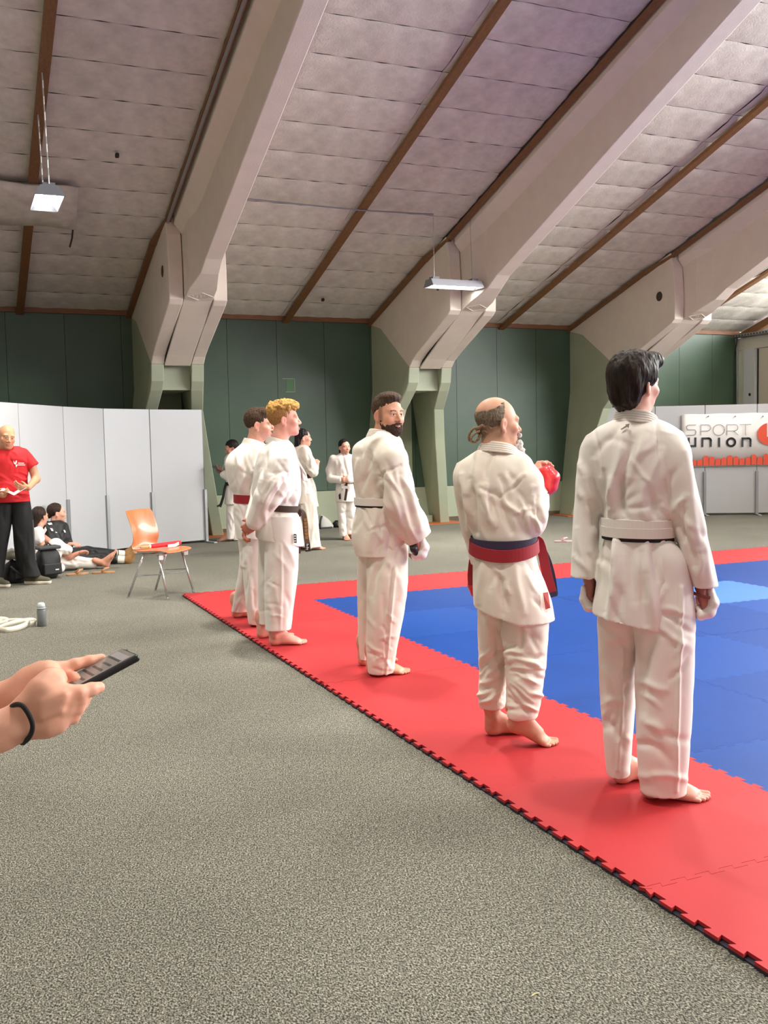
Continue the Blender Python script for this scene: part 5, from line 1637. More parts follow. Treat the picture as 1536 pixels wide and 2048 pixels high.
M_whiteb = hair_mat('white beard', rgb(196, 190, 186), rgb(236, 232, 230), 0.8, (16, 16, 16))
hd = make_head(p, p.P(996, 848, 0.0), 62, p.P(992, 915, -0.01), sc=0.98, tone=(214, 160, 132), brow=(150, 140, 130), nose=1.1, neck_r=0.060,
               scalp=((120, 100, 84), lambda x, y, z: np.clip((-0.005 - y) / 0.02, 0, 1) * np.clip((0.075 - z) / 0.03, 0, 1) * np.clip((z + 0.09) / 0.03, 0, 1) * 0.5))
hr = head_piece(p, hd, 'hair', M_greyhair, ells=[((0, -0.018, 0.040), (0.079, 0.1005, 0.0875))],
                cuts=[((0, -0.016, 0.0), (0, 1, -0.25))], subs=[((0, 0.130, 0.005), (0.12, 0.125, 0.12), 0.006), ((0, -0.085, 0.150), (0.14, 0.105, 0.090), 0.006), ((0, -0.02, -0.10), (0.1, 0.12, 0.065), 0.004), ((0.0, 0.0, 0.030), (0.069, 0.092, 0.078), 0.002)],
                noise=[(80, 20, 80, 0.0025, 5), (160, 40, 160, 0.0012, 6)], vox=0.0028, smooth=1)
R, pos, sc = hd
kn = p.P(962, 862, -0.02)
q = MB()
def rope(pts, r=0.0075):
    sp = spline(pts, 6)
    q.tube([tuple(a) for a in sp], [r * (1 + 0.18 * math.sin(i * 2.1)) for i in range(len(sp))], 7)
for k in range(5):
    w = -0.05 + 0.02 * k
    rope([p.P(975 + 3 * math.sin(k), 856 + k, w * 0.6 - 0.02), p.P(966, 851 + 2 * k, w - 0.02), p.P(955, 858 + k, w), p.P(957, 866 - k, w * 0.4 + 0.01), p.P(968, 864, w * .5)])
rope([p.P(962, 858, -0.05), p.P(950, 856, -0.05), p.P(940, 866, -0.04), p.P(938, 878, -0.03), p.P(946, 884, -0.02), p.P(955, 880, -0.02), p.P(960, 868, -0.03)], 0.0065)
rope([p.P(960, 862, -0.06), p.P(952, 866, -0.06), p.P(944, 874, -0.05), p.P(943, 882, -0.04), p.P(951, 884, -0.04), p.P(957, 876, -0.05), p.P(961, 868, -0.05)], 0.0055)
rope([p.P(965, 858, -0.05), p.P(972, 851, -0.07), p.P(980, 855, -0.07), p.P(984, 858, -0.07)], 0.0065)
rope([p.P(964, 860, -0.05), p.P(970, 872, -0.05), p.P(966, 884, -0.04)], 0.006)
rope([p.P(966, 860, -0.06), p.P(976, 866, -0.06), p.P(977, 874, -0.05)], 0.006)
q.build('hair_knot', M_rope, p.t, smooth=True)
bd_ = head_piece(p, hd, 'beard', M_whiteb, ells=[((0, 0.100, -0.118), (0.036, 0.030, 0.042)), ((0.012, 0.112, -0.150), (0.026, 0.022, 0.030), 0.02), ((0, 0.112, -0.055), (0.028, 0.012, 0.010), 0.01)],
                noise=[(70, 70, 70, 0.007, 8), (140, 140, 140, 0.004, 9)], vox=0.003)
decal(p, jk, [(1086, 1186), (1096, 1184), (1101, 1216), (1091, 1219)], mat('red white tag', rgb(176, 52, 44), 0.6), 'maker_tag', jk)
for (x, y) in [(1091, 1189), (1092, 1193), (1093.5, 1200), (1095, 1205), (1096, 1211)]:
    decal(p, jk, [(x - 2.5, y - 1), (x + 3, y - 1.6), (x + 3.2, y + 0.6), (x - 2.2, y + 1.2)], M_tagw, 'tag_print', jk, lift=0.008)
make_foot(p, np.array([p.P(985, 1463, 0.06)[0], 0.06, 0]), 72, 0.255, TONE, side=-1)
hR = p.P(1020, 1480, -0.10)
make_foot(p, np.array([p.P(1018, 1497, -0.10)[0], -0.10, 0]), 84, 0.262, TONE, side=1, lift=24)
# red mitt on the raised right hand
make_hand(p, p.P(1076, 972, 0.26), (0.1, 0.35, 0.9), (0.9, 0.2, -0.2), (-0.7, -0.5, 0.3), arm_from=p.P(1073, 990, 0.24), curl=(30, 40, 30), tone=(214, 150, 128), thumb=(0.8, 0.3, 0.5))
mg = mitt(p, M_mitt_r, [p.P(1093, 986, 0.26), p.P(1101, 972, 0.25), p.P(1103, 955, 0.25), p.P(1096, 944, 0.25), p.P(1084, 942, 0.26)], [0.022, 0.034, 0.040, 0.030, 0.018], 1.5)
strap(p, 'glove_strap', M_black, [p.P(1082, 993, 0.20), p.P(1089, 995, 0.17), p.P(1096, 992, 0.20)], 0.038, 0.006, (0.2, 0, 1))
strap(p, 'glove_label', M_tagw, [p.P(1086, 994, 0.165), p.P(1092, 993.5, 0.165)], 0.016, 0.003, (0.2, 0, 1))
q = MB(); q.ribbon([p.P(1071, 937, 0.22), p.P(1073, 942, 0.2), p.P(1071, 948, 0.2)], 0.02, 0.003, (1, 0, 0)); q.build('glove_pull_tab', M_mitt_w, p.t)
make_hand(p, p.P(950, 1130, 0.15), (-0.1, 0.3, -1), (1, 0.2, 0), (0.2, 1, 0), curl=(40, 50, 30), tone=TONE)
mitt(p, M_mitt_r, [p.P(946, 1150, 0.16), p.P(945, 1170, 0.17), p.P(949, 1186, 0.18)], [0.018, 0.024, 0.020], 1.6)
std_body(p, p.P(994, 905), p.P(996, 960), [p.P(985, 1160, 0.04), p.P(1040, 1160, -0.01)], [p.P(988, 1300, 0.07), p.P(1052, 1310, -0.04)], [p.P(988, 1405, 0.07), p.P(1024, 1415, -0.09)], TONE)
p.finish_skin()

# ---------------------------------------------------------------- bearded man looking back over his shoulder
p = Person('person', 'bearded short-haired karateka with white belt looking back over his shoulder at the viewer', 770, 1342, z=0.022)
TONE = (214, 156, 128)
torso = p.rows([(868, 742, 790, 0.070, 0.0), (876, 728, 800, 0.095, 0.0), (888, 710, 806, 0.125, 0.0), (910, 704, 812, 0.150, 0.0), (940, 705, 820, 0.165, 0.0), (965, 708, 827, 0.165, 0.0), (990, 711, 830, 0.155, 0.0), (1003, 713, 829, 0.148, 0.0),
                (1018, 711, 829, 0.158, 0.0), (1045, 704, 826, 0.170, 0.0), (1080, 703, 812, 0.178, 0.0), (1109, 712, 798, 0.180, 0.0)])
arm = [(p.P(768, 890, -0.10), p.P(782, 920, -0.16), 0.080, 0.094, 0.05), (p.P(782, 920, -0.16), p.P(787, 958, -0.18), 0.094, 0.096, 0.05), (p.P(787, 958, -0.18), p.P(800, 1004, -0.18), 0.096, 0.103, 0.03), (p.P(800, 1004, -0.18), p.P(822, 1046, -0.15), 0.103, 0.095, 0.03), (p.P(822, 1046, -0.15), p.P(848, 1096, -0.11), 0.095, 0.076, 0.03)]
cuff_p, cuff_n = p.P(838, 1076, -0.13), p.P(838, 1076, -0.13) - p.P(815, 1035, -0.16)
jk = garment(p, 'jacket', M_gi_warm, 0.0052, [(torso, 0.0, 2.3)], arm, cuts=[(cuff_p, cuff_n)],
             folds=[(744, 905, 722, 990, 5, -0.008), (716, 920, 718, 990, 5, 0.009), (760, 950, 745, 992, 6, -0.012), (738, 900, 760, 870, 6, 0.008), (757, 952, 800, 930, 3, -0.010), (757, 955, 764, 1010, 5, -0.018), (780, 960, 800, 1060, 6, 0.010), (800, 950, 826, 1050, 6, -0.009), (812, 960, 842, 1060, 6, 0.008), (768, 1010, 812, 1078, 5, -0.012),
                    (725, 1020, 712, 1060, 5, -0.009), (752, 1020, 740, 1100, 7, 0.009), (775, 1030, 780, 1105, 6, -0.008)]
             + autofolds(21, 12, 715, 760, 900, 992, 0, 20, 40, 4, 0.005) + autofolds(22, 14, 770, 845, 930, 1065, 25, 15, 50, 4, 0.006) + autofolds(23, 10, 712, 790, 1020, 1100, 20, 35, 40, 4, 0.006),
             noise=[(13, 13, 5, 0.004, 31), (32, 32, 12, 0.0016, 32)])
collar(p, M_gi_warm, p.P(764, 866, 0.0), 58, rx=0.088, ry=0.082, w=0.052, drop=0.30, front=0.14, lean=0.5)
ws = p.row(1003, 712, 829, 0.150)
cb = (ws[1], 0.0); zb = lambda py: p.P(770, py)[2]
ring_band(p, 'white_belt', M_belt_w, cb, ws[3] + 0.003, 0.152, lambda ph: zb(1002) - 0.004 * math.cos(ph), 0.046, 0.010)
ring_band(p, 'black_belt', M_belt_k, cb, ws[3] + 0.001, 0.150, lambda ph: zb(1007) - 0.006 * math.cos(ph), 0.040, 0.007)
strap(p, 'belt_tail', M_belt_w, [p.P(826, 995, -0.02), p.P(832, 998, -0.02), p.P(836, 1001, -0.02)], 0.02, 0.008, (0.2, 0, 1))
lgL = p.rows([(1040, 730, 770, 0.10, 0.03), (1112, 717, 765, 0.115, 0.06), (1217, 715, 752, 0.11, 0.14), (1306, 718, 740, 0.095, 0.18), (1316, 719, 738, 0.095, 0.18)])
lgR = p.rows([(1030, 742, 806, 0.105, -0.0), (1080, 736, 815, 0.125, -0.02), (1127, 734, 816, 0.140, -0.045), (1187, 734, 813, 0.140, -0.07), (1261, 733, 801, 0.125, -0.08), (1330, 734, 790, 0.105, -0.08), (1344, 735, 788, 0.10, -0.08)])
tr = garment(p, 'trousers', M_gi_warm, 0.0055, [(lgL, 0.0, 2.2), (lgR, 0.01, 2.3)],
             folds=[(786, 1130, 768, 1350, 2.5, -0.008), (790, 1130, 772, 1350, 3, 0.006), (744, 1130, 738, 1200, 5, 0.008), (760, 1120, 742, 1190, 5, -0.008)]
             + autofolds(24, 16, 738, 785, 1230, 1340, 60, 30, 28, 3.5, 0.004) + autofolds(25, 6, 745, 805, 1120, 1230, -10, 20, 50, 5, 0.006),
             noise=[(9, 9, 7, 0.004, 33), (24, 24, 22, 0.002, 34)])
M_hairP3 = hair_mat('short dark brown hair', rgb(54, 40, 32), rgb(92, 70, 54), 0.6, (20, 20, 8))
M_beardP3 = hair_mat('dark beard', rgb(46, 34, 30), rgb(84, 62, 52), 0.7, (20, 20, 14))
hd = make_head(p, p.P(776, 829, 0.0), 141, p.P(764, 890, 0.02), pitch=-2, sc=1.02, tone=(220, 160, 132), brow=(48, 32, 26), eye=(46, 34, 30), smile=1.0, neck_r=0.062, fat=1.04, vox=0.0024,
               scalp=((70, 50, 40), lambda x, y, z: 0.55 * np.clip((0.042 - y) / 0.02, 0, 1) * np.clip((z + 0.055) / 0.02, 0, 1) * np.clip((np.abs(x) - 0.050) / 0.01, 0, 1) * np.clip((y + 0.002) / 0.008, 0, 1)))
head_piece(p, hd, 'hair', M_hairP3, ells=[((0, -0.020, 0.044), (0.0792, 0.101, 0.0905)), ((0, 0.030, 0.104), (0.060, 0.058, 0.030), 0.03)],
           subs=[((0, 0.128, -0.006), (0.092, 0.085, 0.104), 0.008), ((0.09, 0.022, -0.050), (0.040, 0.040, 0.056), 0.006), ((-0.09, 0.022, -0.050), (0.040, 0.040, 0.056), 0.006), ((0, -0.03, -0.115), (0.11, 0.12, 0.06), 0.006)],
           noise=[(90, 90, 40, 0.0022, 5), (180, 180, 60, 0.0012, 6)], vox=0.0026)
head_piece(p, hd, 'beard', M_beardP3, ells=[((0, 0.038, -0.080), (0.062, 0.070, 0.048)), ((0, 0.078, -0.105), (0.034, 0.030, 0.028), 0.02), ((0, 0.101, -0.0545), (0.027, 0.009, 0.0055), 0.006), ((0.055, 0.014, -0.048), (0.014, 0.018, 0.040), 0.015), ((-0.055, 0.014, -0.048), (0.014, 0.018, 0.040), 0.015)],
           subs=[((0, 0.040, -0.012), (0.074, 0.080, 0.050), 0.010), ((0, 0.108, -0.068), (0.023, 0.020, 0.0085), 0.003), ((0, -0.045, -0.07), (0.09, 0.050, 0.09), 0.01)],
           noise=[(120, 120, 90, 0.0035, 15), (240, 240, 160, 0.0016, 16)], vox=0.0026)
make_foot(p, np.array([p.P(745, 1352, -0.08)[0], -0.08, 0]), 88, 0.262, TONE, side=1)
make_foot(p, np.array([p.P(727, 1322, 0.18)[0], 0.17, 0]), 60, 0.262, TONE, side=-1)
make_hand(p, p.P(834, 1078, -0.13), (0.15, 0.0, -1), (-1, 0.2, 0), (-0.2, 0.9, 0), arm_from=p.P(828, 1062, -0.14), curl=(35, 60, 40), tone=(176, 110, 96))
mitt(p, M_mitt_w, [p.P(844, 1080, -0.13), p.P(848, 1095, -0.13), p.P(842, 1107, -0.13), p.P(830, 1112, -0.13)], [0.022, 0.032, 0.036, 0.026], 1.4)
mitt(p, M_black, [p.P(822, 1088, -0.15), p.P(828, 1098, -0.17), p.P(832, 1106, -0.16)], [0.014, 0.022, 0.018], 1.2, 'glove_palm')
strap(p, 'glove_strap', M_black, [p.P(812, 1080, -0.13), p.P(820, 1084, -0.16), p.P(828, 1088, -0.18)], 0.022, 0.006, (0.4, 0, 1))
std_body(p, p.P(764, 880), p.P(766, 930), [p.P(745, 1070, 0.06), p.P(775, 1070, -0.05)], [p.P(736, 1200, 0.13), p.P(772, 1200, -0.07)], [p.P(728, 1290, 0.18), p.P(750, 1318, -0.08)], TONE, [p.P(768, 895, -0.10)], [p.P(800, 990, -0.18)], [p.P(832, 1065, -0.13)])
p.finish_skin()
# ---------------------------------------------------------------- blond man with brown belt, hands behind his back
p = Person('person', 'blond curly-haired karateka in profile with brown belt, hands clasped behind his back', 562, 1286, z=0.022)
TONE = (226, 162, 146)
torso = p.rows([(880, 540, 576, 0.060, 0.0), (888, 530, 584, 0.110, 0.0), (900, 519, 590, 0.165, 0.0), (915, 513, 594, 0.195, 0.0), (938, 508, 599, 0.210, 0.0), (964, 505, 602, 0.205, 0.0), (992, 505, 602, 0.190, 0.0), (1012, 514, 597, 0.165, 0.0),
                (1026, 512, 599, 0.178, 0.0), (1050, 511, 604, 0.192, 0.0), (1076, 511, 607, 0.200, 0.0), (1096, 512, 609, 0.202, 0.0)])
arm = [(p.P(564, 904, -0.13), p.P(560, 930, -0.19), 0.080, 0.092, 0.05), (p.P(560, 930, -0.19), p.P(548, 965, -0.21), 0.092, 0.096, 0.04), (p.P(548, 965, -0.21), p.P(534, 995, -0.20), 0.096, 0.092, 0.03), (p.P(534, 995, -0.20), p.P(509, 1043, -0.14), 0.090, 0.062, 0.03)]
armL = [(p.P(540, 915, 0.18), p.P(525, 985, 0.22), 0.09, 0.085, 0.04), (p.P(525, 985, 0.22), p.P(506, 1040, 0.02), 0.08, 0.06, 0.03)]
cp_ = p.P(508, 1045, -0.14); cn_ = p.P(508, 1045, -0.14) - p.P(530, 1003, -0.18)
jk = garment(p, 'jacket', M_gi, 0.0052, [(torso, 0.0, 2.3)], arm + armL, cuts=[line_cut(p, 512, 1074, 608, 1091)],
             folds=[(548, 880, 530, 960, 6, 0.010), (540, 890, 520, 960, 5, -0.009), (556, 885, 545, 940, 5, -0.008), (588, 925, 580, 985, 5, -0.010), (596, 950, 570, 1000, 5, 0.010), (592, 985, 572, 1010, 4, -0.010), (600, 975, 590, 1008, 4, 0.008), (578, 945, 540, 945, 3, -0.006),
                    (576, 950, 538, 1022, 4, -0.014), (562, 945, 528, 1005, 5, 0.010), (545, 960, 515, 1030, 5, -0.007), (530, 1025, 528, 1075, 5, 0.007), (556, 1030, 553, 1080, 4, -0.008), (580, 1035, 585, 1088, 4, 0.006)]
             + autofolds(31, 10, 512, 550, 890, 990, -15, 20, 35, 4, 0.0045) + autofolds(32, 10, 560, 600, 910, 1005, 25, 30, 30, 4, 0.0045) + autofolds(33, 8, 510, 560, 950, 1035, -35, 20, 35, 4, 0.004),
             noise=[(13, 13, 6, 0.004, 41), (32, 32, 12, 0.0016, 42)])
collar(p, M_gi, p.P(556, 880, 0.0), 82, rx=0.085, ry=0.078, w=0.050, drop=0.30, front=0.16, lean=0.5)
ws = p.row(1012, 513, 598, 0.167); cb = (ws[1], 0.0); zb = lambda py: p.P(556, py)[2]
ring_band(p, 'brown_belt', M_belt_b, cb, ws[3] + 0.003, 0.170, lambda ph: zb(1014) - 0.016 * math.cos(ph), 0.045, 0.010)
kx = p.P(597, 1022, -0.05)
q = MB(); q.tube([kx + [-0.02, 0, 0.02], kx + [0.01, -0.02, 0.0], kx + [0.0, 0.0, -0.03]], [0.02, 0.028, 0.018], 8); q.build('belt_knot', M_belt_b, p.t, smooth=True)
M_tailb = mat('brown belt worn', rgb(86, 66, 48), 0.75)
tl = strap(p, 'belt_tail', M_tailb, [p.P(597, 1020, -0.06), p.P(606, 1026, -0.07), p.P(610, 1045, -0.07), p.P(612, 1070, -0.06), p.P(615, 1088, -0.06)], 0.038, 0.006, (1, 0.3, 0))
strap(p, 'belt_tail_end', M_belt_k, [p.P(614.6, 1086, -0.062), p.P(616, 1103, -0.062)], 0.039, 0.007, (1, 0.3, 0))
strap(p, 'belt_tail', M_belt_b, [p.P(596, 1024, -0.02), p.P(598, 1060, -0.0), p.P(597, 1092, 0.0), p.P(596.5, 1107, 0.0)], 0.034, 0.006, (1, 0.3, 0))
q = MB()
for k in range(6):
    a = p.P(610.5 + 0.55 * k, 1040 + 7 * k, -0.078)
    for (dx, dz, sx, sz) in ((0, 0.006, 0.012, 0.0016), (0, -0.004, 0.010, 0.0016), (-0.004, 0.0, 0.0016, 0.010), (0.005, 0, 0.0016, 0.012)):
        q.box(a[0] + dx - sx, a[0] + dx + sx, a[1] - 0.006, a[1] + 0.0, a[2] + dz - sz, a[2] + dz + sz)
q.build('belt_embroidery', mat('gold thread', rgb(190, 140, 70), 0.6), tl)
q = MB()
for k in range(2):
    a = p.P(615, 1090 + 7 * k, -0.074)
    for (dx, dz, sx, sz) in ((0, 0.006, 0.010, 0.0016), (0.0, 0.0, 0.0016, 0.010), (-0.004, -0.006, 0.006, 0.0016)):
        q.box(a[0] + dx - sx, a[0] + dx + sx, a[1] - 0.004, a[1] + 0.0, a[2] + dz - sz, a[2] + dz + sz)
q.build('belt_embroidery', M_tagw, tl)
decal(p, jk, [(587, 1068), (593, 1068.5), (593.5, 1086), (588, 1085.5)], mat('black label', rgb(44, 40, 40), 0.6), 'maker_tag', jk, tol=5)
for y in (1071, 1076, 1081):
    decal(p, jk, [(588.5, y), (592, y), (592, y + 2), (588.5, y + 2)], M_tagw, 'tag_print', jk, lift=0.008, tol=5)
lgR = p.rows([(1030, 530, 598, 0.145, -0.05), (1083, 529, 598, 0.145, -0.06), (1149, 528, 596, 0.135, -0.06), (1202, 529, 589, 0.120, -0.06), (1250, 531, 583, 0.105, -0.06), (1258, 531, 582, 0.105, -0.06)])
lgL = p.rows([(1030, 519, 580, 0.14, 0.08), (1078, 516, 576, 0.13, 0.10), (1160, 516, 562, 0.12, 0.16), (1240, 516, 556, 0.105, 0.24), (1246, 516, 555, 0.105, 0.24)])
tr = garment(p, 'trousers', M_gi, 0.0056, [(lgL, 0.0, 2.3), (lgR, 0.008, 2.5)],
             folds=[(562, 1090, 562, 1258, 3, 0.006), (548, 1085, 535, 1180, 6, -0.007), (535, 1190, 545, 1240, 5, 0.006)] + autofolds(34, 12, 532, 560, 1150, 1250, 30, 40, 30, 3.5, 0.0035) + autofolds(35, 6, 560, 590, 1100, 1240, 10, 15, 45, 4, 0.005),
             noise=[(9, 9, 6, 0.004, 43), (22, 22, 16, 0.0016, 44)])
M_blond = hair_mat('blond curly hair', rgb(172, 122, 62), rgb(226, 180, 106), 0.6, (18, 18, 18))
M_blond_s = hair_mat('short blond sides', rgb(140, 96, 56), rgb(178, 130, 80), 0.7, (24, 24, 12))
hd = make_head(p, p.P(569, 840, 0.0), 88, p.P(557, 900, 0.0), pitch=4, sc=1.0, tone=(232, 166, 148), lip=(206, 118, 112), brow=(196, 140, 100), eye=(80, 80, 90), neck_r=0.056)
head_piece(p, hd, 'hair', M_blond_s, ells=[((0, -0.022, 0.040), (0.0805, 0.1005, 0.092))],
           subs=[((0, 0.115, -0.020), (0.10, 0.085, 0.12), 0.006), ((0.085, 0.022, -0.058), (0.040, 0.046, 0.062), 0.005), ((-0.085, 0.022, -0.058), (0.040, 0.046, 0.062), 0.005), ((0, -0.03, -0.12), (0.11, 0.12, 0.075), 0.006)],
           noise=[(120, 120, 50, 0.002, 5)], vox=0.003)
head_piece(p, hd, 'hair_top', M_blond, ells=[((0, -0.010, 0.098), (0.082, 0.098, 0.050)), ((0, 0.062, 0.098), (0.066, 0.046, 0.040), 0.03), ((0, -0.075, 0.075), (0.068, 0.048, 0.050), 0.03)],
           noise=[(42, 42, 42, 0.010, 45), (85, 85, 85, 0.006, 46), (160, 160, 160, 0.003, 47)], vox=0.0032)
make_foot(p, np.array([p.P(549, 1292, -0.06)[0], -0.07, 0]), 86, 0.262, TONE, side=1)
make_foot(p, np.array([p.P(524, 1277, 0.25)[0], 0.22, 0]), 80, 0.262, TONE, side=-1)
make_hand(p, p.P(510, 1046, -0.13), (-0.75, 0.35, -0.55), (0.3, 0.9, 0.2), (-0.5, 0.0, 0.85), arm_from=p.P(516, 1034, -0.14), curl=(40, 55, 40), tone=(196, 120, 100), thumb=(0.6, 0.5, 0.5))
make_hand(p, p.P(500, 1048, -0.02), (-0.5, -0.15, -0.8), (0.75, -0.3, -0.4), (0.2, -0.9, 0.3), arm_from=p.P(506, 1036, 0.02), curl=(35, 50, 40), tone=(206, 136, 116))
std_body(p, p.P(557, 890), p.P(556, 940), [p.P(548, 1060, 0.09), p.P(560, 1060, -0.07)], [p.P(540, 1160, 0.16), p.P(562, 1160, -0.07)], [p.P(530, 1240, 0.23), p.P(553, 1255, -0.06)], TONE)
p.finish_skin()

# ---------------------------------------------------------------- dark-haired man with red belt beside him
p = Person('person', 'short brown-haired karateka with dark red belt, half hidden beside the blond man', 508, 1249, z=0.022)
TONE = (216, 158, 136)
torso = p.rows([(884, 486, 526, 0.065, 0.0), (893, 474, 536, 0.115, 0.0), (905, 460, 545, 0.170, 0.0), (922, 450, 550, 0.200, 0.0), (945, 452, 552, 0.205, 0.0), (970, 459, 549, 0.190, 0.0), (988, 468, 544, 0.170, 0.0), (997, 470, 542, 0.165, 0.0),
                (1010, 467, 545, 0.180, 0.0), (1040, 468, 548, 0.195, 0.0), (1074, 472, 549, 0.200, 0.0)])
arm = [(p.P(520, 905, -0.14), p.P(524, 945, -0.20), 0.08, 0.095, 0.05), (p.P(524, 945, -0.20), p.P(532, 985, -0.18), 0.095, 0.08, 0.03), (p.P(532, 985, -0.18), p.P(552, 975, 0.0), 0.078, 0.065, 0.02)]
jk = garment(p, 'jacket', M_gi, 0.0056, [(torso, 0.0, 2.3)], arm,
             folds=[(476, 905, 478, 980, 4, 0.009), (485, 900, 498, 985, 5, -0.010), (500, 905, 485, 975, 4, 0.008), (465, 925, 473, 985, 4, -0.008), (505, 940, 495, 988, 5, -0.009), (472, 1008, 466, 1025, 3, 0.01)] + autofolds(41, 14, 460, 510, 910, 985, 5, 25, 35, 3.5, 0.0045) + autofolds(42, 6, 470, 500, 1015, 1070, 15, 25, 30, 3.5, 0.006),
             noise=[(13, 13, 6, 0.004, 51), (32, 32, 12, 0.0016, 52)])
collar(p, M_gi, p.P(507, 882, 0.0), 78, rx=0.085, ry=0.078, w=0.050, drop=0.30, front=0.15, lean=0.5)
ws = p.row(997, 470, 542, 0.166); cb = (ws[1], 0.0); zb = lambda py: p.P(506, py)[2]
ring_band(p, 'red_belt', M_belt_r, cb, ws[3] + 0.003, 0.170, lambda ph: zb(997) - 0.006 * math.cos(ph), 0.066, 0.010)
lgL = p.rows([(1040, 472, 532, 0.135, 0.08), (1083, 476, 528, 0.13, 0.12), (1123, 478, 521, 0.125, 0.16), (1175, 472, 512, 0.115, 0.24), (1222, 463, 498, 0.10, 0.34)])
lgR = p.rows([(1040, 488, 548, 0.14, -0.05), (1083, 486, 549, 0.14, -0.04), (1160, 487, 546, 0.13, -0.04), (1225, 494, 536, 0.11, -0.04), (1246, 497, 534, 0.10, -0.04)])
garment(p, 'trousers', M_gi, 0.006, [(lgL, 0.0, 2.3), (lgR, 0.01, 2.3)], folds=[(482, 1124, 488, 1135, 3, 0.01), (495, 1110, 488, 1200, 5, -0.008), (500, 1160, 508, 1235, 4, 0.008)] + autofolds(43, 12, 470, 515, 1100, 1225, -25, 25, 40, 3.5, 0.007), noise=[(9, 9, 6, 0.004, 53), (22, 22, 16, 0.0016, 54)])
M_hairP5 = hair_mat('short brown hair', rgb(50, 36, 28), rgb(88, 66, 50), 0.6, (20, 20, 8))
hd = make_head(p, p.P(519, 850, 0.0), 98, p.P(508, 905, 0.0), pitch=-4, sc=1.02, tone=(220, 162, 140), brow=(52, 38, 32), nose=1.15, neck_r=0.058, stubble=((150, 110, 100), 0.3))
head_piece(p, hd, 'hair', M_hairP5, ells=[((0, -0.022, 0.044), (0.0815, 0.103, 0.095)), ((0, 0.035, 0.100), (0.066, 0.050, 0.034), 0.03)],
           subs=[((0, 0.125, -0.015), (0.10, 0.085, 0.11), 0.006), ((0.085, 0.028, -0.050), (0.040, 0.046, 0.062), 0.005), ((-0.085, 0.028, -0.050), (0.040, 0.046, 0.062), 0.005), ((0, -0.03, -0.125), (0.11, 0.12, 0.07), 0.006)],
           noise=[(100, 100, 45, 0.003, 55), (200, 200, 60, 0.0015, 56)], vox=0.003)
make_foot(p, np.array([p.P(472, 1230, 0.34)[0], 0.36, 0]), 88, 0.26, TONE, side=-1, vox=0.005)
make_foot(p, np.array([p.P(507, 1250, -0.04)[0], -0.04, 0]), 84, 0.26, TONE, side=1, vox=0.005)
std_body(p, p.P(508, 893), p.P(505, 940), [p.P(502, 1060, 0.08), p.P(515, 1060, -0.05)], [p.P(495, 1140, 0.18), p.P(515, 1150, -0.04)], [p.P(483, 1215, 0.33), p.P(514, 1240, -0.04)], TONE)
p.finish_skin()

# ---------------------------------------------------------------- woman with long black hair and brown belt behind the blond man
p = Person('person', 'woman karateka with wet black shoulder-length hair and brown belt standing on the carpet', 622, 1099)
TONE = (214, 156, 134)
torso = p.rows([(890, 592, 614, 0.055, 0.0), (896, 586, 619, 0.110, 0.0), (905, 581, 623, 0.160, 0.0), (925, 581, 625, 0.175, 0.0), (945, 590, 623, 0.145, 0.0), (953, 593, 621, 0.135, 0.0), (968, 590, 624, 0.155, 0.0), (990, 587, 629, 0.165, 0.0), (1007, 586, 633, 0.170, 0.0)])
arm = [(p.P(610, 903, -0.12), p.P(619, 928, -0.18), 0.075, 0.08, 0.04), (p.P(619, 928, -0.18), p.P(626, 944, -0.16), 0.08, 0.07, 0.03), (p.P(626, 944, -0.16), p.P(630, 935, 0.05), 0.068, 0.055, 0.02)]
jk = garment(p, 'jacket', M_gi_warm, 0.007, [(torso, 0.0, 2.3)], arm, folds=autofolds(51, 14, 590, 622, 905, 950, 10, 25, 25, 2.5, 0.009) + autofolds(52, 8, 592, 628, 962, 1005, 5, 20, 25, 2.5, 0.008), noise=[(13, 13, 6, 0.004, 61)])
collar(p, M_gi_warm, p.P(603, 892, 0.0), 75, rx=0.078, ry=0.07, w=0.045, drop=0.28, front=0.13, lean=0.5)
ws = p.row(953, 592, 622, 0.137); zb = lambda py: p.P(607, py)[2]
ring_band(p, 'brown_belt', mat('red brown belt', rgb(92, 46, 34), 0.75), (ws[1], 0), ws[3] + 0.004, 0.141, lambda ph: zb(952), 0.055, 0.010, n=36)
strap(p, 'belt_tail', M_gi, [p.P(622, 956, -0.06), p.P(629, 975, -0.06), p.P(632, 1000, -0.05), p.P(635, 1013, -0.05)], 0.04, 0.007, (1, 0.2, 0))
lgR = p.rows([(985, 594, 630, 0.13, -0.03), (1040, 597, 636, 0.13, -0.04), (1085, 602, 641, 0.12, -0.04), (1094, 603, 643, 0.12, -0.04)])
lgL = p.rows([(985, 586, 618, 0.13, 0.08), (1040, 585, 615, 0.12, 0.10), (1092, 584, 612, 0.11, 0.12)])
garment(p, 'trousers', M_gi_warm, 0.007, [(lgL, 0.0, 2.2), (lgR, 0.01, 2.3)], folds=autofolds(53, 10, 598, 638, 1000, 1090, 5, 12, 50, 3, 0.008), noise=[(9, 9, 5, 0.004, 62)])
M_blackhair = hair_mat('black hair', rgb(16, 13, 14), rgb(42, 34, 34), 0.4, (14, 14, 4))
hd = make_head(p, p.P(607, 876, 0.0), 82, p.P(603, 900, 0.0), sc=0.97, tone=(222, 164, 142), brow=(50, 38, 36), jaw=0.92, neck_r=0.048, vox=0.004)
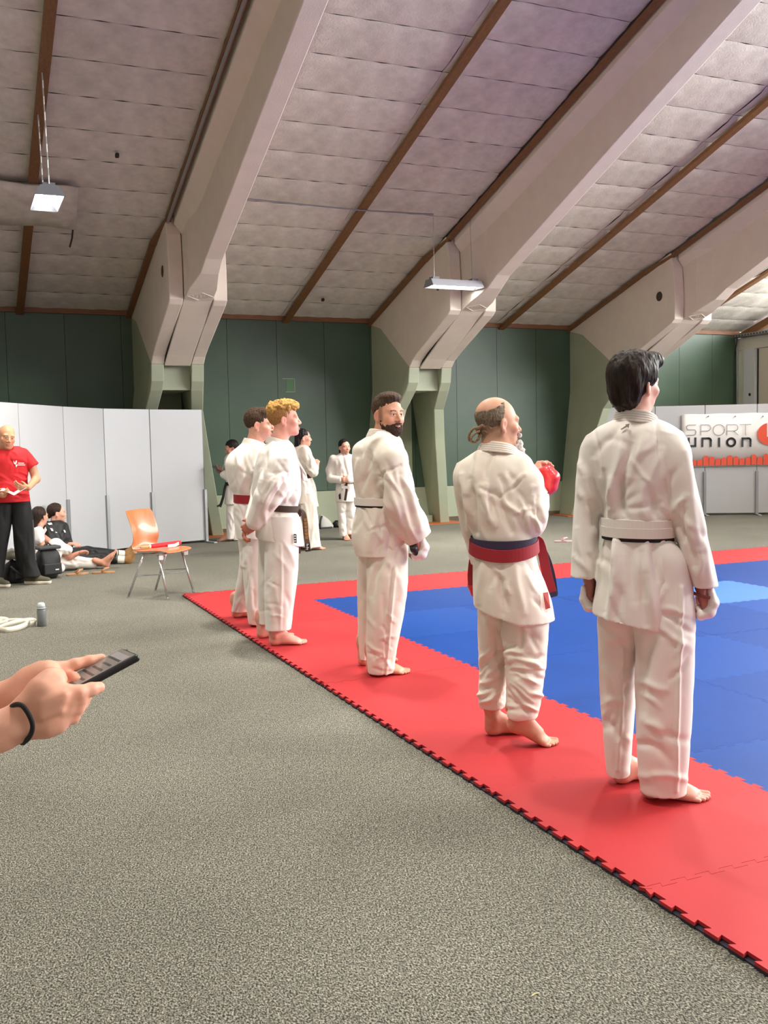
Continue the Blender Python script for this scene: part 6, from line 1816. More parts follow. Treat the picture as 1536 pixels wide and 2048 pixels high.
head_piece(p, hd, 'hair', M_blackhair, ells=[((0, -0.024, 0.042), (0.084, 0.104, 0.094)), ((0, -0.085, -0.05), (0.075, 0.045, 0.10), 0.03), ((0, -0.098, -0.145), (0.055, 0.036, 0.075), 0.03)],
           subs=[((0, 0.125, -0.030), (0.10, 0.085, 0.115), 0.006), ((0.085, 0.032, -0.05), (0.045, 0.05, 0.07), 0.005), ((-0.085, 0.032, -0.05), (0.045, 0.05, 0.07), 0.005)],
           noise=[(60, 60, 12, 0.005, 63), (120, 120, 20, 0.003, 64)], vox=0.0042, lo=(-0.13, -0.17, -0.25))
make_foot(p, np.array([p.P(620, 1101, -0.04)[0], -0.05, 0]), 84, 0.24, TONE, side=1, vox=0.006)
make_foot(p, np.array([p.P(592, 1098, 0.1)[0], 0.1, 0]), 80, 0.24, TONE, side=-1, vox=0.006)
make_hand(p, p.P(631, 936, 0.06), (0.2, 0.3, 0.9), (0.2, 0.9, 0), (-0.9, 0.2, 0.2), curl=(40, 50, 30), tone=TONE, vox=0.006)
std_body(p, p.P(603, 898), p.P(604, 920), [p.P(600, 1000, 0.08), p.P(612, 1000, -0.03)], [p.P(600, 1045, 0.1), p.P(618, 1045, -0.04)], [p.P(598, 1088, 0.12), p.P(624, 1090, -0.04)], TONE)
p.finish_skin()

# ---------------------------------------------------------------- woman facing the hall, hands at her belt, by the green wall
p = Person('person', 'dark-haired woman in white gi facing forward with hands at her belt by the green wall', 692, 1079)
TONE = (210, 152, 130)
torso = p.rows([(906, 680, 696, 0.050, 0.0), (911, 672, 702, 0.090, 0.0), (919, 664, 709, 0.115, 0.0), (935, 668, 708, 0.130, 0.0), (955, 672, 706, 0.125, 0.0), (966, 672, 707, 0.125, 0.0), (980, 671, 709, 0.135, 0.0), (1003, 671, 712, 0.145, 0.0)])
arm = [(p.P(667, 918, 0.0), p.P(661, 940, 0.02), 0.065, 0.07, 0.04), (p.P(661, 940, 0.02), p.P(662, 957, -0.02), 0.07, 0.065, 0.03), (p.P(662, 957, -0.02), p.P(681, 961, -0.17), 0.062, 0.052, 0.02),
       (p.P(706, 918, 0.0), p.P(713, 940, 0.02), 0.065, 0.07, 0.04), (p.P(713, 940, 0.02), p.P(712, 957, -0.02), 0.07, 0.065, 0.03), (p.P(712, 957, -0.02), p.P(699, 960, -0.17), 0.062, 0.052, 0.02)]
jk = garment(p, 'jacket', M_gi, 0.007, [(torso, 0.0, 2.3)], arm, folds=autofolds(61, 10, 672, 706, 920, 960, -15, 25, 25, 2.5, 0.008) + [(684, 908, 696, 955, 2.5, -0.010), (698, 910, 688, 945, 2.5, 0.008)] + autofolds(62, 6, 674, 708, 975, 1000, 0, 20, 20, 2.5, 0.007), noise=[(13, 13, 6, 0.004, 71)])
collar(p, M_gi, p.P(688, 908, 0.02), 170, rx=0.074, ry=0.066, w=0.042, drop=0.28, front=0.10, lean=0.4)
ws = p.row(966, 671, 708, 0.127); zb = lambda py: p.P(690, py)[2]
ring_band(p, 'belt', M_belt_b, (ws[1], 0), ws[3] + 0.004, 0.131, lambda ph: zb(964), 0.042, 0.010, n=36)
strap(p, 'belt_tail', M_belt_b, [p.P(692, 965, -0.16), p.P(693, 980, -0.18), p.P(690, 1001, -0.17)], 0.036, 0.007, (1, 0, 0))
strap(p, 'belt_tail', M_belt_w, [p.P(690, 965, -0.17), p.P(683, 973, -0.18), p.P(698, 975, -0.18)], 0.04, 0.008, (0.3, 0, 1))
decal(p, jk, [(677, 990), (681, 986), (682, 998), (678, 999)], M_black, 'maker_tag', jk, tol=5)
lgA = p.rows([(985, 673, 694, 0.115, 0.0), (1030, 675, 693, 0.11, 0.0), (1072, 680, 694, 0.10, 0.0)])
lgB = p.rows([(985, 689, 712, 0.115, 0.03), (1030, 690, 712, 0.11, 0.04), (1068, 692, 709, 0.10, 0.06)])
garment(p, 'trousers', M_gi, 0.007, [(lgA, 0.0, 2.2), (lgB, 0.008, 2.2)], folds=autofolds(63, 10, 676, 708, 1010, 1070, 50, 40, 16, 2.5, 0.007), noise=[(10, 10, 8, 0.004, 72)])
hd = make_head(p, p.P(689, 894.5, -0.02), 150, p.P(688, 915, 0.0), sc=0.94, tone=(216, 158, 136), brow=(48, 36, 34), jaw=0.9, neck_r=0.047, vox=0.004)
head_piece(p, hd, 'hair', M_blackhair, ells=[((0, -0.024, 0.042), (0.082, 0.104, 0.094)), ((0, -0.075, -0.05), (0.062, 0.040, 0.085), 0.03)],
           subs=[((0, 0.125, -0.022), (0.10, 0.085, 0.112), 0.006), ((0.085, 0.032, -0.05), (0.045, 0.05, 0.07), 0.005), ((-0.085, 0.032, -0.05), (0.045, 0.05, 0.07), 0.005)], noise=[(60, 60, 14, 0.003, 73)], vox=0.0042)
make_foot(p, np.array([p.P(690, 1076, 0.0)[0], 0.02, 0]), 168, 0.24, TONE, side=1, vox=0.006)
make_foot(p, np.array([p.P(700, 1073, 0.06)[0], 0.08, 0]), 130, 0.24, TONE, side=-1, vox=0.006)
make_hand(p, p.P(683, 961, -0.18), (0.8, -0.4, 0.1), (0.4, 0.8, -0.2), (0.1, 0.1, 1), curl=(40, 50, 30), tone=TONE, vox=0.006)
make_hand(p, p.P(698, 960, -0.18), (-0.8, -0.4, 0.05), (-0.4, 0.8, -0.2), (0.1, 0.1, 1), curl=(40, 50, 30), tone=TONE, vox=0.006)
std_body(p, p.P(688, 912), p.P(688, 935), [p.P(683, 1000, 0.0), p.P(700, 1000, 0.03)], [p.P(684, 1030, 0.0), p.P(701, 1030, 0.04)], [p.P(687, 1066, 0.0), p.P(700, 1062, 0.06)], TONE)
p.finish_skin()

# ---------------------------------------------------------------- person reading a phone behind the red-belted man
p = Person('person', 'black-haired karateka with black belt reading a phone in front of the concrete column leg', 463, 1082)
TONE = (150, 98, 82)
torso = p.rows([(907, 455, 472, 0.05, 0.0), (913, 450, 478, 0.11, 0.0), (922, 448, 481, 0.16, 0.0), (945, 450, 482, 0.165, 0.0), (966, 452, 481, 0.145, 0.0), (972, 452, 481, 0.142, 0.0), (985, 450, 483, 0.155, 0.0), (1008, 449, 484, 0.165, 0.0)])
arm = [(p.P(466, 918, -0.12), p.P(463, 945, -0.18), 0.07, 0.075, 0.04), (p.P(463, 945, -0.18), p.P(462, 957, -0.16), 0.075, 0.07, 0.03), (p.P(462, 957, -0.16), p.P(448, 949, -0.12), 0.066, 0.062, 0.02)]
garment(p, 'jacket', M_gi, 0.007, [(torso, 0.0, 2.3)], arm, folds=autofolds(71, 8, 450, 478, 920, 1000, 0, 25, 25, 2.5, 0.008), noise=[(13, 13, 6, 0.004, 81)])
collar(p, M_gi, p.P(463, 909, 0.0), 275, rx=0.074, ry=0.066, w=0.042, drop=0.26, front=0.12, lean=0.4)
ws = p.row(971, 452, 481, 0.143); zb = lambda py: p.P(466, py)[2]
ring_band(p, 'black_belt', M_belt_k, (ws[1], 0), ws[3] + 0.004, 0.147, lambda ph: zb(967), 0.05, 0.010, n=36)
strap(p, 'belt_tail', M_belt_k, [p.P(453, 966, -0.1), p.P(449, 978, -0.12), p.P(446, 995, -0.12), p.P(440, 1014, -0.12)], 0.038, 0.008, (1, 0.1, 0.2))
strap(p, 'belt_tail', M_belt_k, [p.P(446, 995, -0.13), p.P(441, 1008, -0.13), p.P(434, 1013, -0.13)], 0.026, 0.008, (0.3, 0.1, 1))
lgA = p.rows([(990, 452, 474, 0.12, 0.0), (1040, 453, 473, 0.11, 0.0), (1078, 453, 467, 0.10, 0.0)])
lgB = p.rows([(990, 462, 484, 0.12, 0.06), (1040, 462, 482, 0.11, 0.06), (1079, 464, 480, 0.10, 0.06)])
garment(p, 'trousers', M_gi, 0.007, [(lgA, 0.0, 2.2), (lgB, 0.008, 2.2)], folds=autofolds(72, 8, 454, 480, 1010, 1075, 10, 20, 30, 2.5, 0.007), noise=[(10, 10, 6, 0.004, 82)])
hd = make_head(p, p.P(463, 897, 0.0), 262, p.P(464, 917, 0.0), pitch=-18, sc=0.96, tone=(206, 150, 130), brow=(48, 36, 34), neck_r=0.048, vox=0.0042)
head_piece(p, hd, 'hair', M_blackhair, ells=[((0, -0.024, 0.042), (0.084, 0.106, 0.096)), ((0, -0.075, -0.05), (0.066, 0.045, 0.085), 0.03)],
           subs=[((0, 0.128, -0.022), (0.10, 0.085, 0.112), 0.006), ((0.085, 0.032, -0.05), (0.045, 0.05, 0.07), 0.005), ((-0.085, 0.032, -0.05), (0.045, 0.05, 0.07), 0.005)], noise=[(60, 60, 14, 0.003, 83)], vox=0.0042)
make_foot(p, np.array([p.P(462, 1080, 0.0)[0], 0.02, 0]), 272, 0.24, (206, 150, 130), side=-1, vox=0.006)
make_foot(p, np.array([p.P(474, 1082, 0.05)[0], 0.06, 0]), 268, 0.24, (206, 150, 130), side=1, vox=0.006)
make_hand(p, p.P(446, 947, -0.12), (-0.7, 0, 0.5), (0.3, 0.6, 0.6), (0.2, -0.4, 0.9), curl=(20, 30, 20), tone=TONE, vox=0.006)
std_body(p, p.P(463, 914), p.P(464, 940), [p.P(462, 1000, 0.0), p.P(474, 1000, 0.05)], [p.P(463, 1035, 0.0), p.P(473, 1035, 0.06)], [p.P(461, 1070, 0.0), p.P(472, 1072, 0.06)], (206, 150, 130))
p.finish_skin()
ph = p.P(434, 937, -0.14)
phw = np.array([p.B[0], p.B[1], 0]) + np.array([p.u[0] * ph[0] + p.v[0] * ph[1], p.u[1] * ph[0] + p.v[1] * ph[1], ph[2]])
ps = thing('smartphone', 'dark smartphone held out by the karateka at the column leg', 'phone', tuple(phw), p.t.rotation_euler[2])
o = MB().box(-0.075, 0.075, -0.036, 0.036, -0.004, 0.004).build('case', M_black, ps, bevel=0.003, rot=(0.35, math.radians(32), 0))
o = MB().box(-0.070, 0.070, -0.033, 0.033, 0.004, 0.0048).build('screen', mat('dim screen', rgb(70, 74, 80), 0.2), ps, rot=(0.35, math.radians(32), 0))
# ---------------------------------------------------------------- person in black mostly hidden behind the bearded man
p = Person('person', 'black-haired person in black clothes almost hidden behind the bearded man', 790, 1088)
torso = p.rows([(915, 780, 800, 0.06, 0), (922, 772, 808, 0.11, 0), (935, 768, 812, 0.14, 0), (960, 770, 810, 0.13, 0), (1000, 770, 810, 0.14, 0)])
M_blackcloth = mat('black cloth', rgb(20, 20, 21), 0.85, noise=(12, 0.2))
garment(p, 'top', M_blackcloth, 0.008, [(torso, 0, 2.2)], [(p.P(772, 928), p.P(766, 985), 0.06, 0.05, 0.03), (p.P(808, 928), p.P(814, 985), 0.06, 0.05, 0.03)], noise=[(13, 13, 6, 0.004, 91)])
garment(p, 'trousers', M_blackcloth, 0.009, [(p.rows([(985, 771, 792, 0.12, 0), (1080, 774, 788, 0.09, 0)]), 0, 2.2), (p.rows([(985, 789, 810, 0.12, 0), (1080, 792, 806, 0.09, 0)]), 0.01, 2.2)])
hd = make_head(p, p.P(793, 905, 0), 100, p.P(790, 925, 0), sc=0.97, tone=(206, 150, 130), brow=(40, 30, 30), vox=0.0045)
head_piece(p, hd, 'hair', M_blackhair, ells=[((0, -0.024, 0.042), (0.088, 0.108, 0.100)), ((0, -0.05, -0.07), (0.084, 0.06, 0.11), 0.03), ((0, 0.02, -0.07), (0.09, 0.06, 0.10), 0.03)],
           subs=[((0, 0.128, -0.022), (0.08, 0.085, 0.112), 0.006)], noise=[(60, 60, 14, 0.003, 93)], vox=0.0045)
make_foot(p, p.P(782, 1086) * [1, 1, 0], 100, 0.24, side=-1, vox=0.007); make_foot(p, p.P(798, 1086) * [1, 1, 0], 100, 0.24, side=1, vox=0.007)
std_body(p, p.P(790, 918), p.P(790, 940), [p.P(782, 1000), p.P(798, 1000)], [p.P(782, 1040), p.P(798, 1040)], [p.P(782, 1078), p.P(799, 1078)])
p.finish_skin()

# ---------------------------------------------------------------- bald man in red shirt with a sheet of paper
p = Person('person', 'bald man in red printed shirt and black trousers reading from a sheet of paper', 24, 1170)
TONE = (206, 148, 116)
M_redshirt = mat('red t-shirt', rgb(200, 26, 34), 0.8, noise=(10, 0.08), bump=(300, 0.2, 0.0015))
torso = p.rows([(892, 4, 38, 0.062, 0.02), (897, -8, 48, 0.085, 0.02), (904, -20, 58, 0.11, 0.01), (915, -22, 60, 0.13, 0.0), (935, -20, 58, 0.14, 0.0), (965, -17, 56, 0.14, 0.0), (985, -18, 58, 0.145, 0.0), (1004, -20, 61, 0.148, 0.0)])
arm = [(p.P(50, 908, 0.0), p.P(66, 931, -0.02), 0.068, 0.072, 0.03), (p.P(-14, 908, 0.0), p.P(-28, 932, -0.02), 0.068, 0.072, 0.03)]
sh_ = garment(p, 'shirt', M_redshirt, 0.006, [(torso, 0.0, 2.3)], (),
              folds=autofolds(81, 16, -5, 55, 950, 1000, 80, 20, 30, 2.5, 0.006) + autofolds(82, 6, 20, 58, 905, 950, 60, 30, 25, 3, 0.005), noise=[(12, 12, 10, 0.004, 95)])
for (s0, s1, s2) in ((p.P(46, 908, 0.0), p.P(70, 938, -0.03), p.P(67, 934, -0.02)), (p.P(-10, 908, 0.0), p.P(-33, 940, -0.03), p.P(-29, 935, -0.02))):
    garment(p, 'sleeve', M_redshirt, 0.006, (), [(s0, s1, 0.068, 0.072)], cuts=[(s2, s1 - s0)], noise=[(14, 14, 10, 0.004, 96)], parent=sh_)
tx = []
for poly in [[(27, 921), (30, 926), (32, 921), (34, 921), (33, 927), (30, 929), (28, 927)], [(31, 929), (36, 929), (34, 932), (32, 935)]]:
    decal(p, sh_, poly, M_tagw, 'shirt_emblem', sh_, tol=5)
for (x0, x1, y) in [(36, 47, 925.5), (36, 49, 929)]:
    k = x0
    while k < x1:
        decal(p, sh_, [(k, y), (k + 1.6, y), (k + 1.6, y + 1.8), (k, y + 1.8)], M_tagw, 'shirt_print', sh_, tol=5); k += 2.1
lgA = p.rows([(985, 16, 58, 0.10, 0.02), (1008, 16, 62, 0.12, 0.01), (1042, 24, 67, 0.13, 0.0), (1090, 28, 70, 0.12, 0.0), (1127, 34, 73, 0.115, 0.0), (1152, 44, 82, 0.115, -0.02)])
lgB = p.rows([(985, -18, 26, 0.10, 0.02), (1008, -21, 28, 0.12, 0.01), (1042, -26, 24, 0.13, 0.0), (1116, -28, 12, 0.115, 0.0), (1157, -30, 6, 0.11, 0.0)])
trs = garment(p, 'trousers', M_blackcloth, 0.007, [(lgA, 0.0, 2.2), (lgB, 0.01, 2.2)], folds=autofolds(83, 10, 0, 75, 1020, 1140, 5, 15, 50, 4, 0.008), noise=[(9, 9, 5, 0.004, 96)])
strap(p, 'side_stripe', mat('grey piping', rgb(120, 120, 120), 0.7), [p.P(66, 1040, -0.11), p.P(69, 1090, -0.115), p.P(72, 1120, -0.115)], 0.006, 0.004, (1, 0, 0))
hd = make_head(p, p.P(13, 875, -0.03), 164, p.P(20, 905, 0.01), pitch=-6, tilt=-8, sc=1.04, tone=(212, 152, 116), brow=(110, 84, 66), neck_r=0.060, stubble=((150, 120, 104), 0.35), vox=0.003)
el1, wr1 = p.P(72, 958, -0.04), p.P(57, 976, -0.26)
hidden_body(p, [(p.P(60, 922, -0.01), el1, 0.050, 0.042), (el1, wr1, 0.042, 0.028)], TONE, 0.006)
make_hand(p, wr1, (-0.75, -0.45, 0.1), (-0.3, 0.3, 0.9), (0.1, -0.5, 0.85), curl=(15, 35, 30), tone=TONE, vox=0.005)
el2, wr2 = p.P(-34, 960, -0.04), p.P(-12, 990, -0.26)
hidden_body(p, [(p.P(-22, 922, -0.01), el2, 0.050, 0.042), (el2, wr2, 0.042, 0.028)], TONE, 0.006)
make_hand(p, wr2, (0.8, -0.4, 0.0), (0.3, 0.3, 0.9), (-0.1, -0.5, 0.85), curl=(15, 35, 30), tone=TONE, vox=0.005)
std_body(p, p.P(20, 905), p.P(20, 940), [p.P(36, 1000), p.P(2, 1000)], [p.P(48, 1080), p.P(-3, 1080)], [p.P(60, 1148), p.P(-10, 1150)], TONE)
p.finish_skin()
M_olive = mat('olive knit shoe', rgb(84, 80, 62), 0.8, noise=(40, 0.2))
M_solew = mat('cream sole', rgb(226, 216, 198), 0.6)
def make_shoe(p, heel, phi, L=0.29, m=M_olive, sole=M_solew, name='shoe'):
    R = head_R(phi)
    f = Field((-0.08, -0.09, -0.01), (0.08, 0.30, 0.16), 0.006)
    f.cone((0, 0.0, 0.06), (0, 0.10, 0.055), 0.042, 0.045, 0.02); f.cone((0, 0.10, 0.05), (0, 0.215, 0.038), 0.045, 0.034, 0.03); f.cone((0, 0.0, 0.06), (0, -0.005, 0.13), 0.04, 0.038, 0.02)
    f.half((0, 0, 0.028), (0, 0, -1))
    V, F = f.mesh(); o = obj(name, np_mesh(name, V @ R.T + np.array(heel), F, m), None, p.t)
    f = Field((-0.08, -0.09, -0.01), (0.08, 0.30, 0.09), 0.006)
    f.cone((0, -0.005, 0.02), (0, 0.12, 0.02), 0.046, 0.05, 0.0); f.cone((0, 0.12, 0.02), (0, 0.22, 0.025), 0.05, 0.036, 0.02)
    f.half((0, 0, 0.034), (0, 0, 1)); f.half((0, 0, 0.001), (0, 0, -1))
    V, F = f.mesh(); obj('sole', np_mesh('sole', V @ R.T + np.array(heel), F, sole), None, o)
    return o
make_shoe(p, p.P(58, 1168, 0.0) * [1, 1, 0], 118); make_shoe(p, p.P(-14, 1168, 0.0) * [1, 1, 0], 140)
def to_world(p, q):
    return (p.B[0] + p.u[0] * q[0] + p.v[0] * q[1], p.B[1] + p.u[1] * q[0] + p.v[1] * q[1], q[2])
a = [to_world(p, p.P(*t)) for t in ((-14, 985, -0.33), (8, 981, -0.33), (28, 990.5, -0.36), (53, 975.5, -0.33))]
b = [to_world(p, p.P(*t)) for t in ((-14, 978, -0.14), (8, 976, -0.14), (27, 985, -0.16), (51, 971, -0.14))]
pap = thing('paper_sheet', 'folded white sheet of paper held by the bald man in red', 'paper', a[2])
q = MB(); q.add([tuple(np.array(t) - np.array(a[2])) for t in a + b], [(0, 1, 5, 4), (1, 2, 6, 5), (2, 3, 7, 6)])
o = q.build('sheet', mat('paper', rgb(238, 236, 232), 0.8), pap); md = o.modifiers.new('s', 'SOLIDIFY'); md.thickness = 0.0015
q = MB()
for k in range(3):
    f0 = 0.25 + 0.2 * k
    l = np.array(a[1]) * (1 - f0) + np.array(b[1]) * f0 - np.array(a[2]); r = np.array(a[2]) * (1 - f0) + np.array(b[2]) * f0 - np.array(a[2])
    q.tube([tuple(l * 0.9 + r * 0.1 + [0, 0, 0.002]), tuple(l * 0.2 + r * 0.8 + [0, 0, 0.002])], 0.0012, 4)
q.build('print_lines', mat('grey print', rgb(120, 120, 122), 0.8), pap)

# ---------------------------------------------------------------- seated woman in white
p = Person('person', 'woman in white shirt and white karate trousers sitting barefoot on the carpet, one knee raised', 92, 1146)
TONE = (206, 148, 124)
M_tee = mat('white t-shirt', rgb(232, 226, 226), 0.85, noise=(10, 0.04))
torso = p.rows([(1051, 66, 80, 0.05, 0.06), (1056, 60, 84, 0.10, 0.06), (1066, 56, 84, 0.13, 0.06), (1085, 56, 84, 0.13, 0.05), (1110, 56, 88, 0.14, 0.03), (1138, 56, 92, 0.14, 0.02)])
sh_ = garment(p, 'shirt', M_tee, 0.0065, [(torso, 0, 2.2)], [(p.P(78, 1062, -0.04), p.P(80, 1078, -0.08), 0.055, 0.055, 0.03)], folds=autofolds(91, 8, 62, 84, 1062, 1120, 10, 30, 20, 2.5, 0.006), noise=[(12, 12, 8, 0.004, 97)])
hipA, kneeA = p.P(97, 1126, -0.04), p.P(112, 1092, -0.06)
hipB, ankB = p.P(95, 1126, 0.08), p.G(193, 1137, 0.06)
kneeB = (hipB + ankB) / 2 + np.array([0, 0, 0.02])
garment(p, 'trousers', M_gi, 0.0065, (), [(hipA, kneeA, 0.10, 0.085, 0.02), (kneeA, p.P(107, 1110, -0.10), 0.085, 0.08, 0.03), (p.P(107, 1110, -0.10), p.P(104, 1130, -0.10), 0.08, 0.07, 0.03), (p.P(104, 1130, -0.10), p.P(122, 1136, -0.08), 0.06, 0.05, 0.03), (kneeA, p.P(136, 1100, 0.0), 0.075, 0.055, 0.03), (hipB, kneeB, 0.10, 0.078, 0.03), (kneeB, ankB, 0.078, 0.058, 0.03), (hipA, hipB, 0.10, 0.10, 0.03)],
        cuts=[(ankB, ankB - kneeB), ((0, 0, 0.005), (0, 0, -1))], folds=autofolds(92, 16, 100, 190, 1085, 1130, 60, 35, 22, 2.5, 0.008), noise=[(12, 12, 12, 0.005, 98)])
hd = make_head(p, p.P(80, 1033, 0.05), 42, p.P(73, 1060, 0.06), sc=0.92, tone=(216, 160, 136), neck_r=0.05, vox=0.0038)
M_brownhair = hair_mat('dark brown hair', rgb(34, 25, 22), rgb(62, 46, 38), 0.5, (14, 14, 5))
head_piece(p, hd, 'hair', M_brownhair, ells=[((0, -0.024, 0.040), (0.083, 0.104, 0.094)), ((0, -0.07, -0.03), (0.06, 0.045, 0.06), 0.03), ((0, -0.09, -0.09), (0.03, 0.03, 0.06), 0.02)],
           subs=[((0, 0.125, -0.025), (0.10, 0.085, 0.112), 0.006), ((0.085, 0.032, -0.05), (0.045, 0.05, 0.07), 0.005), ((-0.085, 0.032, -0.05), (0.045, 0.05, 0.07), 0.005)], noise=[(60, 60, 14, 0.003, 99)], vox=0.004)
e1, w1 = p.P(88, 1102, -0.12), p.G(84, 1146, 0.03)
hidden_body(p, [(p.P(79, 1072, -0.06), e1, 0.038, 0.034), (e1, w1, 0.032, 0.024)], TONE, 0.006)
make_hand(p, w1, (0.6, -0.6, -0.1), (0, 0, -1), (0.6, 0.6, 0), curl=(5, 10, 10), tone=TONE, vox=0.006, sc=0.85)
e2, w2 = p.P(140, 1114, 0.02), p.P(158, 1106, 0.0)
hidden_body(p, [(p.P(84, 1072, 0.16), e2, 0.036, 0.034), (e2, w2, 0.034, 0.026)], TONE, 0.006)
make_hand(p, w2, (0.85, -0.2, 0.2), (-0.1, 0.5, -0.8), (0, -0.9, 0.3), curl=(35, 45, 30), tone=TONE, vox=0.006, sc=0.9)
hidden_body(p, [(p.P(73, 1060, 0.05), p.P(72, 1110, 0.03), 0.05, 0.1), (p.P(72, 1110, 0.03), hipB, 0.09, 0.07), (hipB, kneeB, 0.06, 0.045), (kneeB, p.G(206, 1136, 0.05), 0.045, 0.033)], TONE, 0.009)
# stretched foot, toes up
def foot_up(p, heel, direction, up, length=0.24, tone=TONE, side=1):
    n0 = len(p.skin_parts)
    make_foot(p, (0, 0, 0), 0, length, tone, side=side, vox=0.005)
    V, F, C = p.skin_parts.pop()
    d = np.array(direction, float); d /= np.linalg.norm(d); u = np.array(up, float); u -= d * (u @ d); u /= np.linalg.norm(u)
    r = np.cross(d, u)
    p.skin(V @ np.array([r, d, u]) + np.array(heel), F, C)
foot_up(p, p.G(219, 1137, 0.03), (0.42, -0.25, 0.85), (-0.9, 0.1, 0.42))
p.finish_skin()

# ---------------------------------------------------------------- seated woman in black tracksuit
p = Person('person', 'woman in black tracksuit with white shoulder panels sitting with legs stretched against the boards', 112, 1136)
TONE = (212, 156, 134)
M_track = mat('black tracksuit', rgb(24, 24, 26), 0.6, noise=(14, 0.15))
torso = p.rows([(1040, 103, 122, 0.055, 0.03), (1046, 96, 128, 0.10, 0.03), (1055, 88, 130, 0.13, 0.03), (1072, 86, 133, 0.14, 0.02), (1092, 88, 136, 0.15, 0.02), (1128, 88, 136, 0.15, 0.02)])
sh_ = garment(p, 'jacket', M_track, 0.0065, [(torso, 0, 2.2)], [(p.P(96, 1055, -0.06), p.P(104, 1088, -0.14), 0.075, 0.07, 0.03), (p.P(104, 1088, -0.14), p.P(132, 1090, -0.24), 0.066, 0.05, 0.02), (p.P(126, 1055, 0.1), p.P(134, 1085, 0.0), 0.07, 0.065, 0.03), (p.P(134, 1085, 0.0), p.P(138, 1090, -0.16), 0.06, 0.05, 0.02)],
              folds=autofolds(93, 10, 90, 132, 1055, 1095, 15, 30, 22, 2.5, 0.007), noise=[(12, 12, 8, 0.004, 101)])
for poly in [[(84.5, 1064), (91, 1053), (94, 1060), (88, 1070)], [(95, 1046), (103, 1045), (105, 1049), (98, 1050)], [(100, 1056), (105, 1057), (107, 1062), (103, 1062)], [(127, 1060), (130, 1060), (132, 1065), (129, 1065)], [(111, 1063), (115, 1065.5), (111, 1065.5)]]:
    decal(p, sh_, poly, M_tagw, 'white_panel', sh_, tol=5)
hips = [p.P(108, 1116, 0.0), p.P(114, 1114, 0.12)]
kn_ = [p.G(172, 1130, 0.09), p.G(176, 1120, 0.10)]; an_ = [p.G(230, 1128, 0.06), p.G(230, 1116, 0.06)]
garment(p, 'trousers', M_track, 0.007, (), [(hips[0], kn_[0], 0.105, 0.075, 0.03), (kn_[0], an_[0], 0.075, 0.055, 0.03), (hips[1], kn_[1], 0.105, 0.08, 0.02), (kn_[1], an_[1], 0.075, 0.055, 0.03), (hips[0], hips[1], 0.11, 0.11, 0.03)], folds=autofolds(94, 8, 150, 225, 1098, 1122, 70, 30, 20, 2.5, 0.007), noise=[(12, 12, 10, 0.004, 102)])
M_sock = mat('white sock', rgb(236, 230, 218), 0.9); M_tanshoe = mat('tan suede shoe', rgb(168, 124, 76), 0.8, noise=(30, 0.2))
for i in (0, 1):
    s1 = an_[i] - (an_[i] - kn_[i]) * 0.05; e1 = an_[i] + (an_[i] - kn_[i]) * 0.42
    q = MB(); q.tube([tuple(s1), tuple((s1 + e1) / 2), tuple(e1)], [0.052, 0.048, 0.044], 12); so = q.build('sock', M_sock, p.t, smooth=True)
    for t in (0.12, 0.28):
        c0 = s1 + (e1 - s1) * t; c1 = s1 + (e1 - s1) * (t + 0.06)
        q = MB(); q.tube([tuple(c0), tuple(c1)], 0.0525, 12); q.build('stripe', M_black, so)
    d = (e1 - s1) / np.linalg.norm(e1 - s1)
    f = Field(e1 - 0.20, e1 + 0.26, 0.007)
    f.cone(e1, e1 + d * 0.03 + np.array([0, 0, 0.02]), 0.05, 0.05, 0.02); f.cone(e1 + d * 0.03 + np.array([0, 0, 0.0]), e1 + d * 0.07 + np.array([0.02, -0.03, 0.09]), 0.048, 0.036, 0.03)
    V, F = f.mesh(); obj('shoe', np_mesh('shoe', V, F, M_tanshoe), None, p.t)
hd = make_head(p, p.P(114, 1026, 0.03), 84, p.P(110, 1048, 0.04), sc=0.95, tone=(220, 166, 144), brow=(60, 44, 40), jaw=0.92, neck_r=0.047, vox=0.0036)
head_piece(p, hd, 'hair', M_brownhair, ells=[((0, -0.024, 0.040), (0.083, 0.104, 0.094)), ((0, -0.105, -0.03), (0.035, 0.035, 0.038), 0.02)],
           subs=[((0, 0.125, -0.025), (0.10, 0.085, 0.112), 0.006), ((0.085, 0.032, -0.05), (0.045, 0.05, 0.07), 0.005), ((-0.085, 0.032, -0.05), (0.045, 0.05, 0.07), 0.005), ((0, -0.03, -0.12), (0.10, 0.10, 0.06), 0.006)], noise=[(60, 60, 14, 0.003, 103)], vox=0.004)
make_hand(p, p.P(134, 1089, -0.26), (0.9, -0.2, 0.1), (0, 0.2, -1), (0.2, 0.9, 0.2), curl=(25, 35, 25), tone=TONE, vox=0.006, sc=0.9)
make_hand(p, p.P(139, 1089, -0.18), (0.9, -0.2, 0.1), (0, 0.2, -1), (0.2, 0.9, 0.2), curl=(25, 35, 25), tone=TONE, vox=0.006, sc=0.9)
hidden_body(p, [(p.P(110, 1048, 0.04), p.P(112, 1100, 0.02), 0.05, 0.1), (hips[0], kn_[0], 0.06, 0.05), (kn_[0], an_[0], 0.05, 0.036), (hips[1], kn_[1], 0.06, 0.05), (kn_[1], an_[1], 0.05, 0.036), (p.P(112, 1100, 0.02), hips[0], 0.09, 0.07), (p.P(112, 1100, 0.02), hips[1], 0.09, 0.07)], TONE, 0.01)
p.finish_skin()
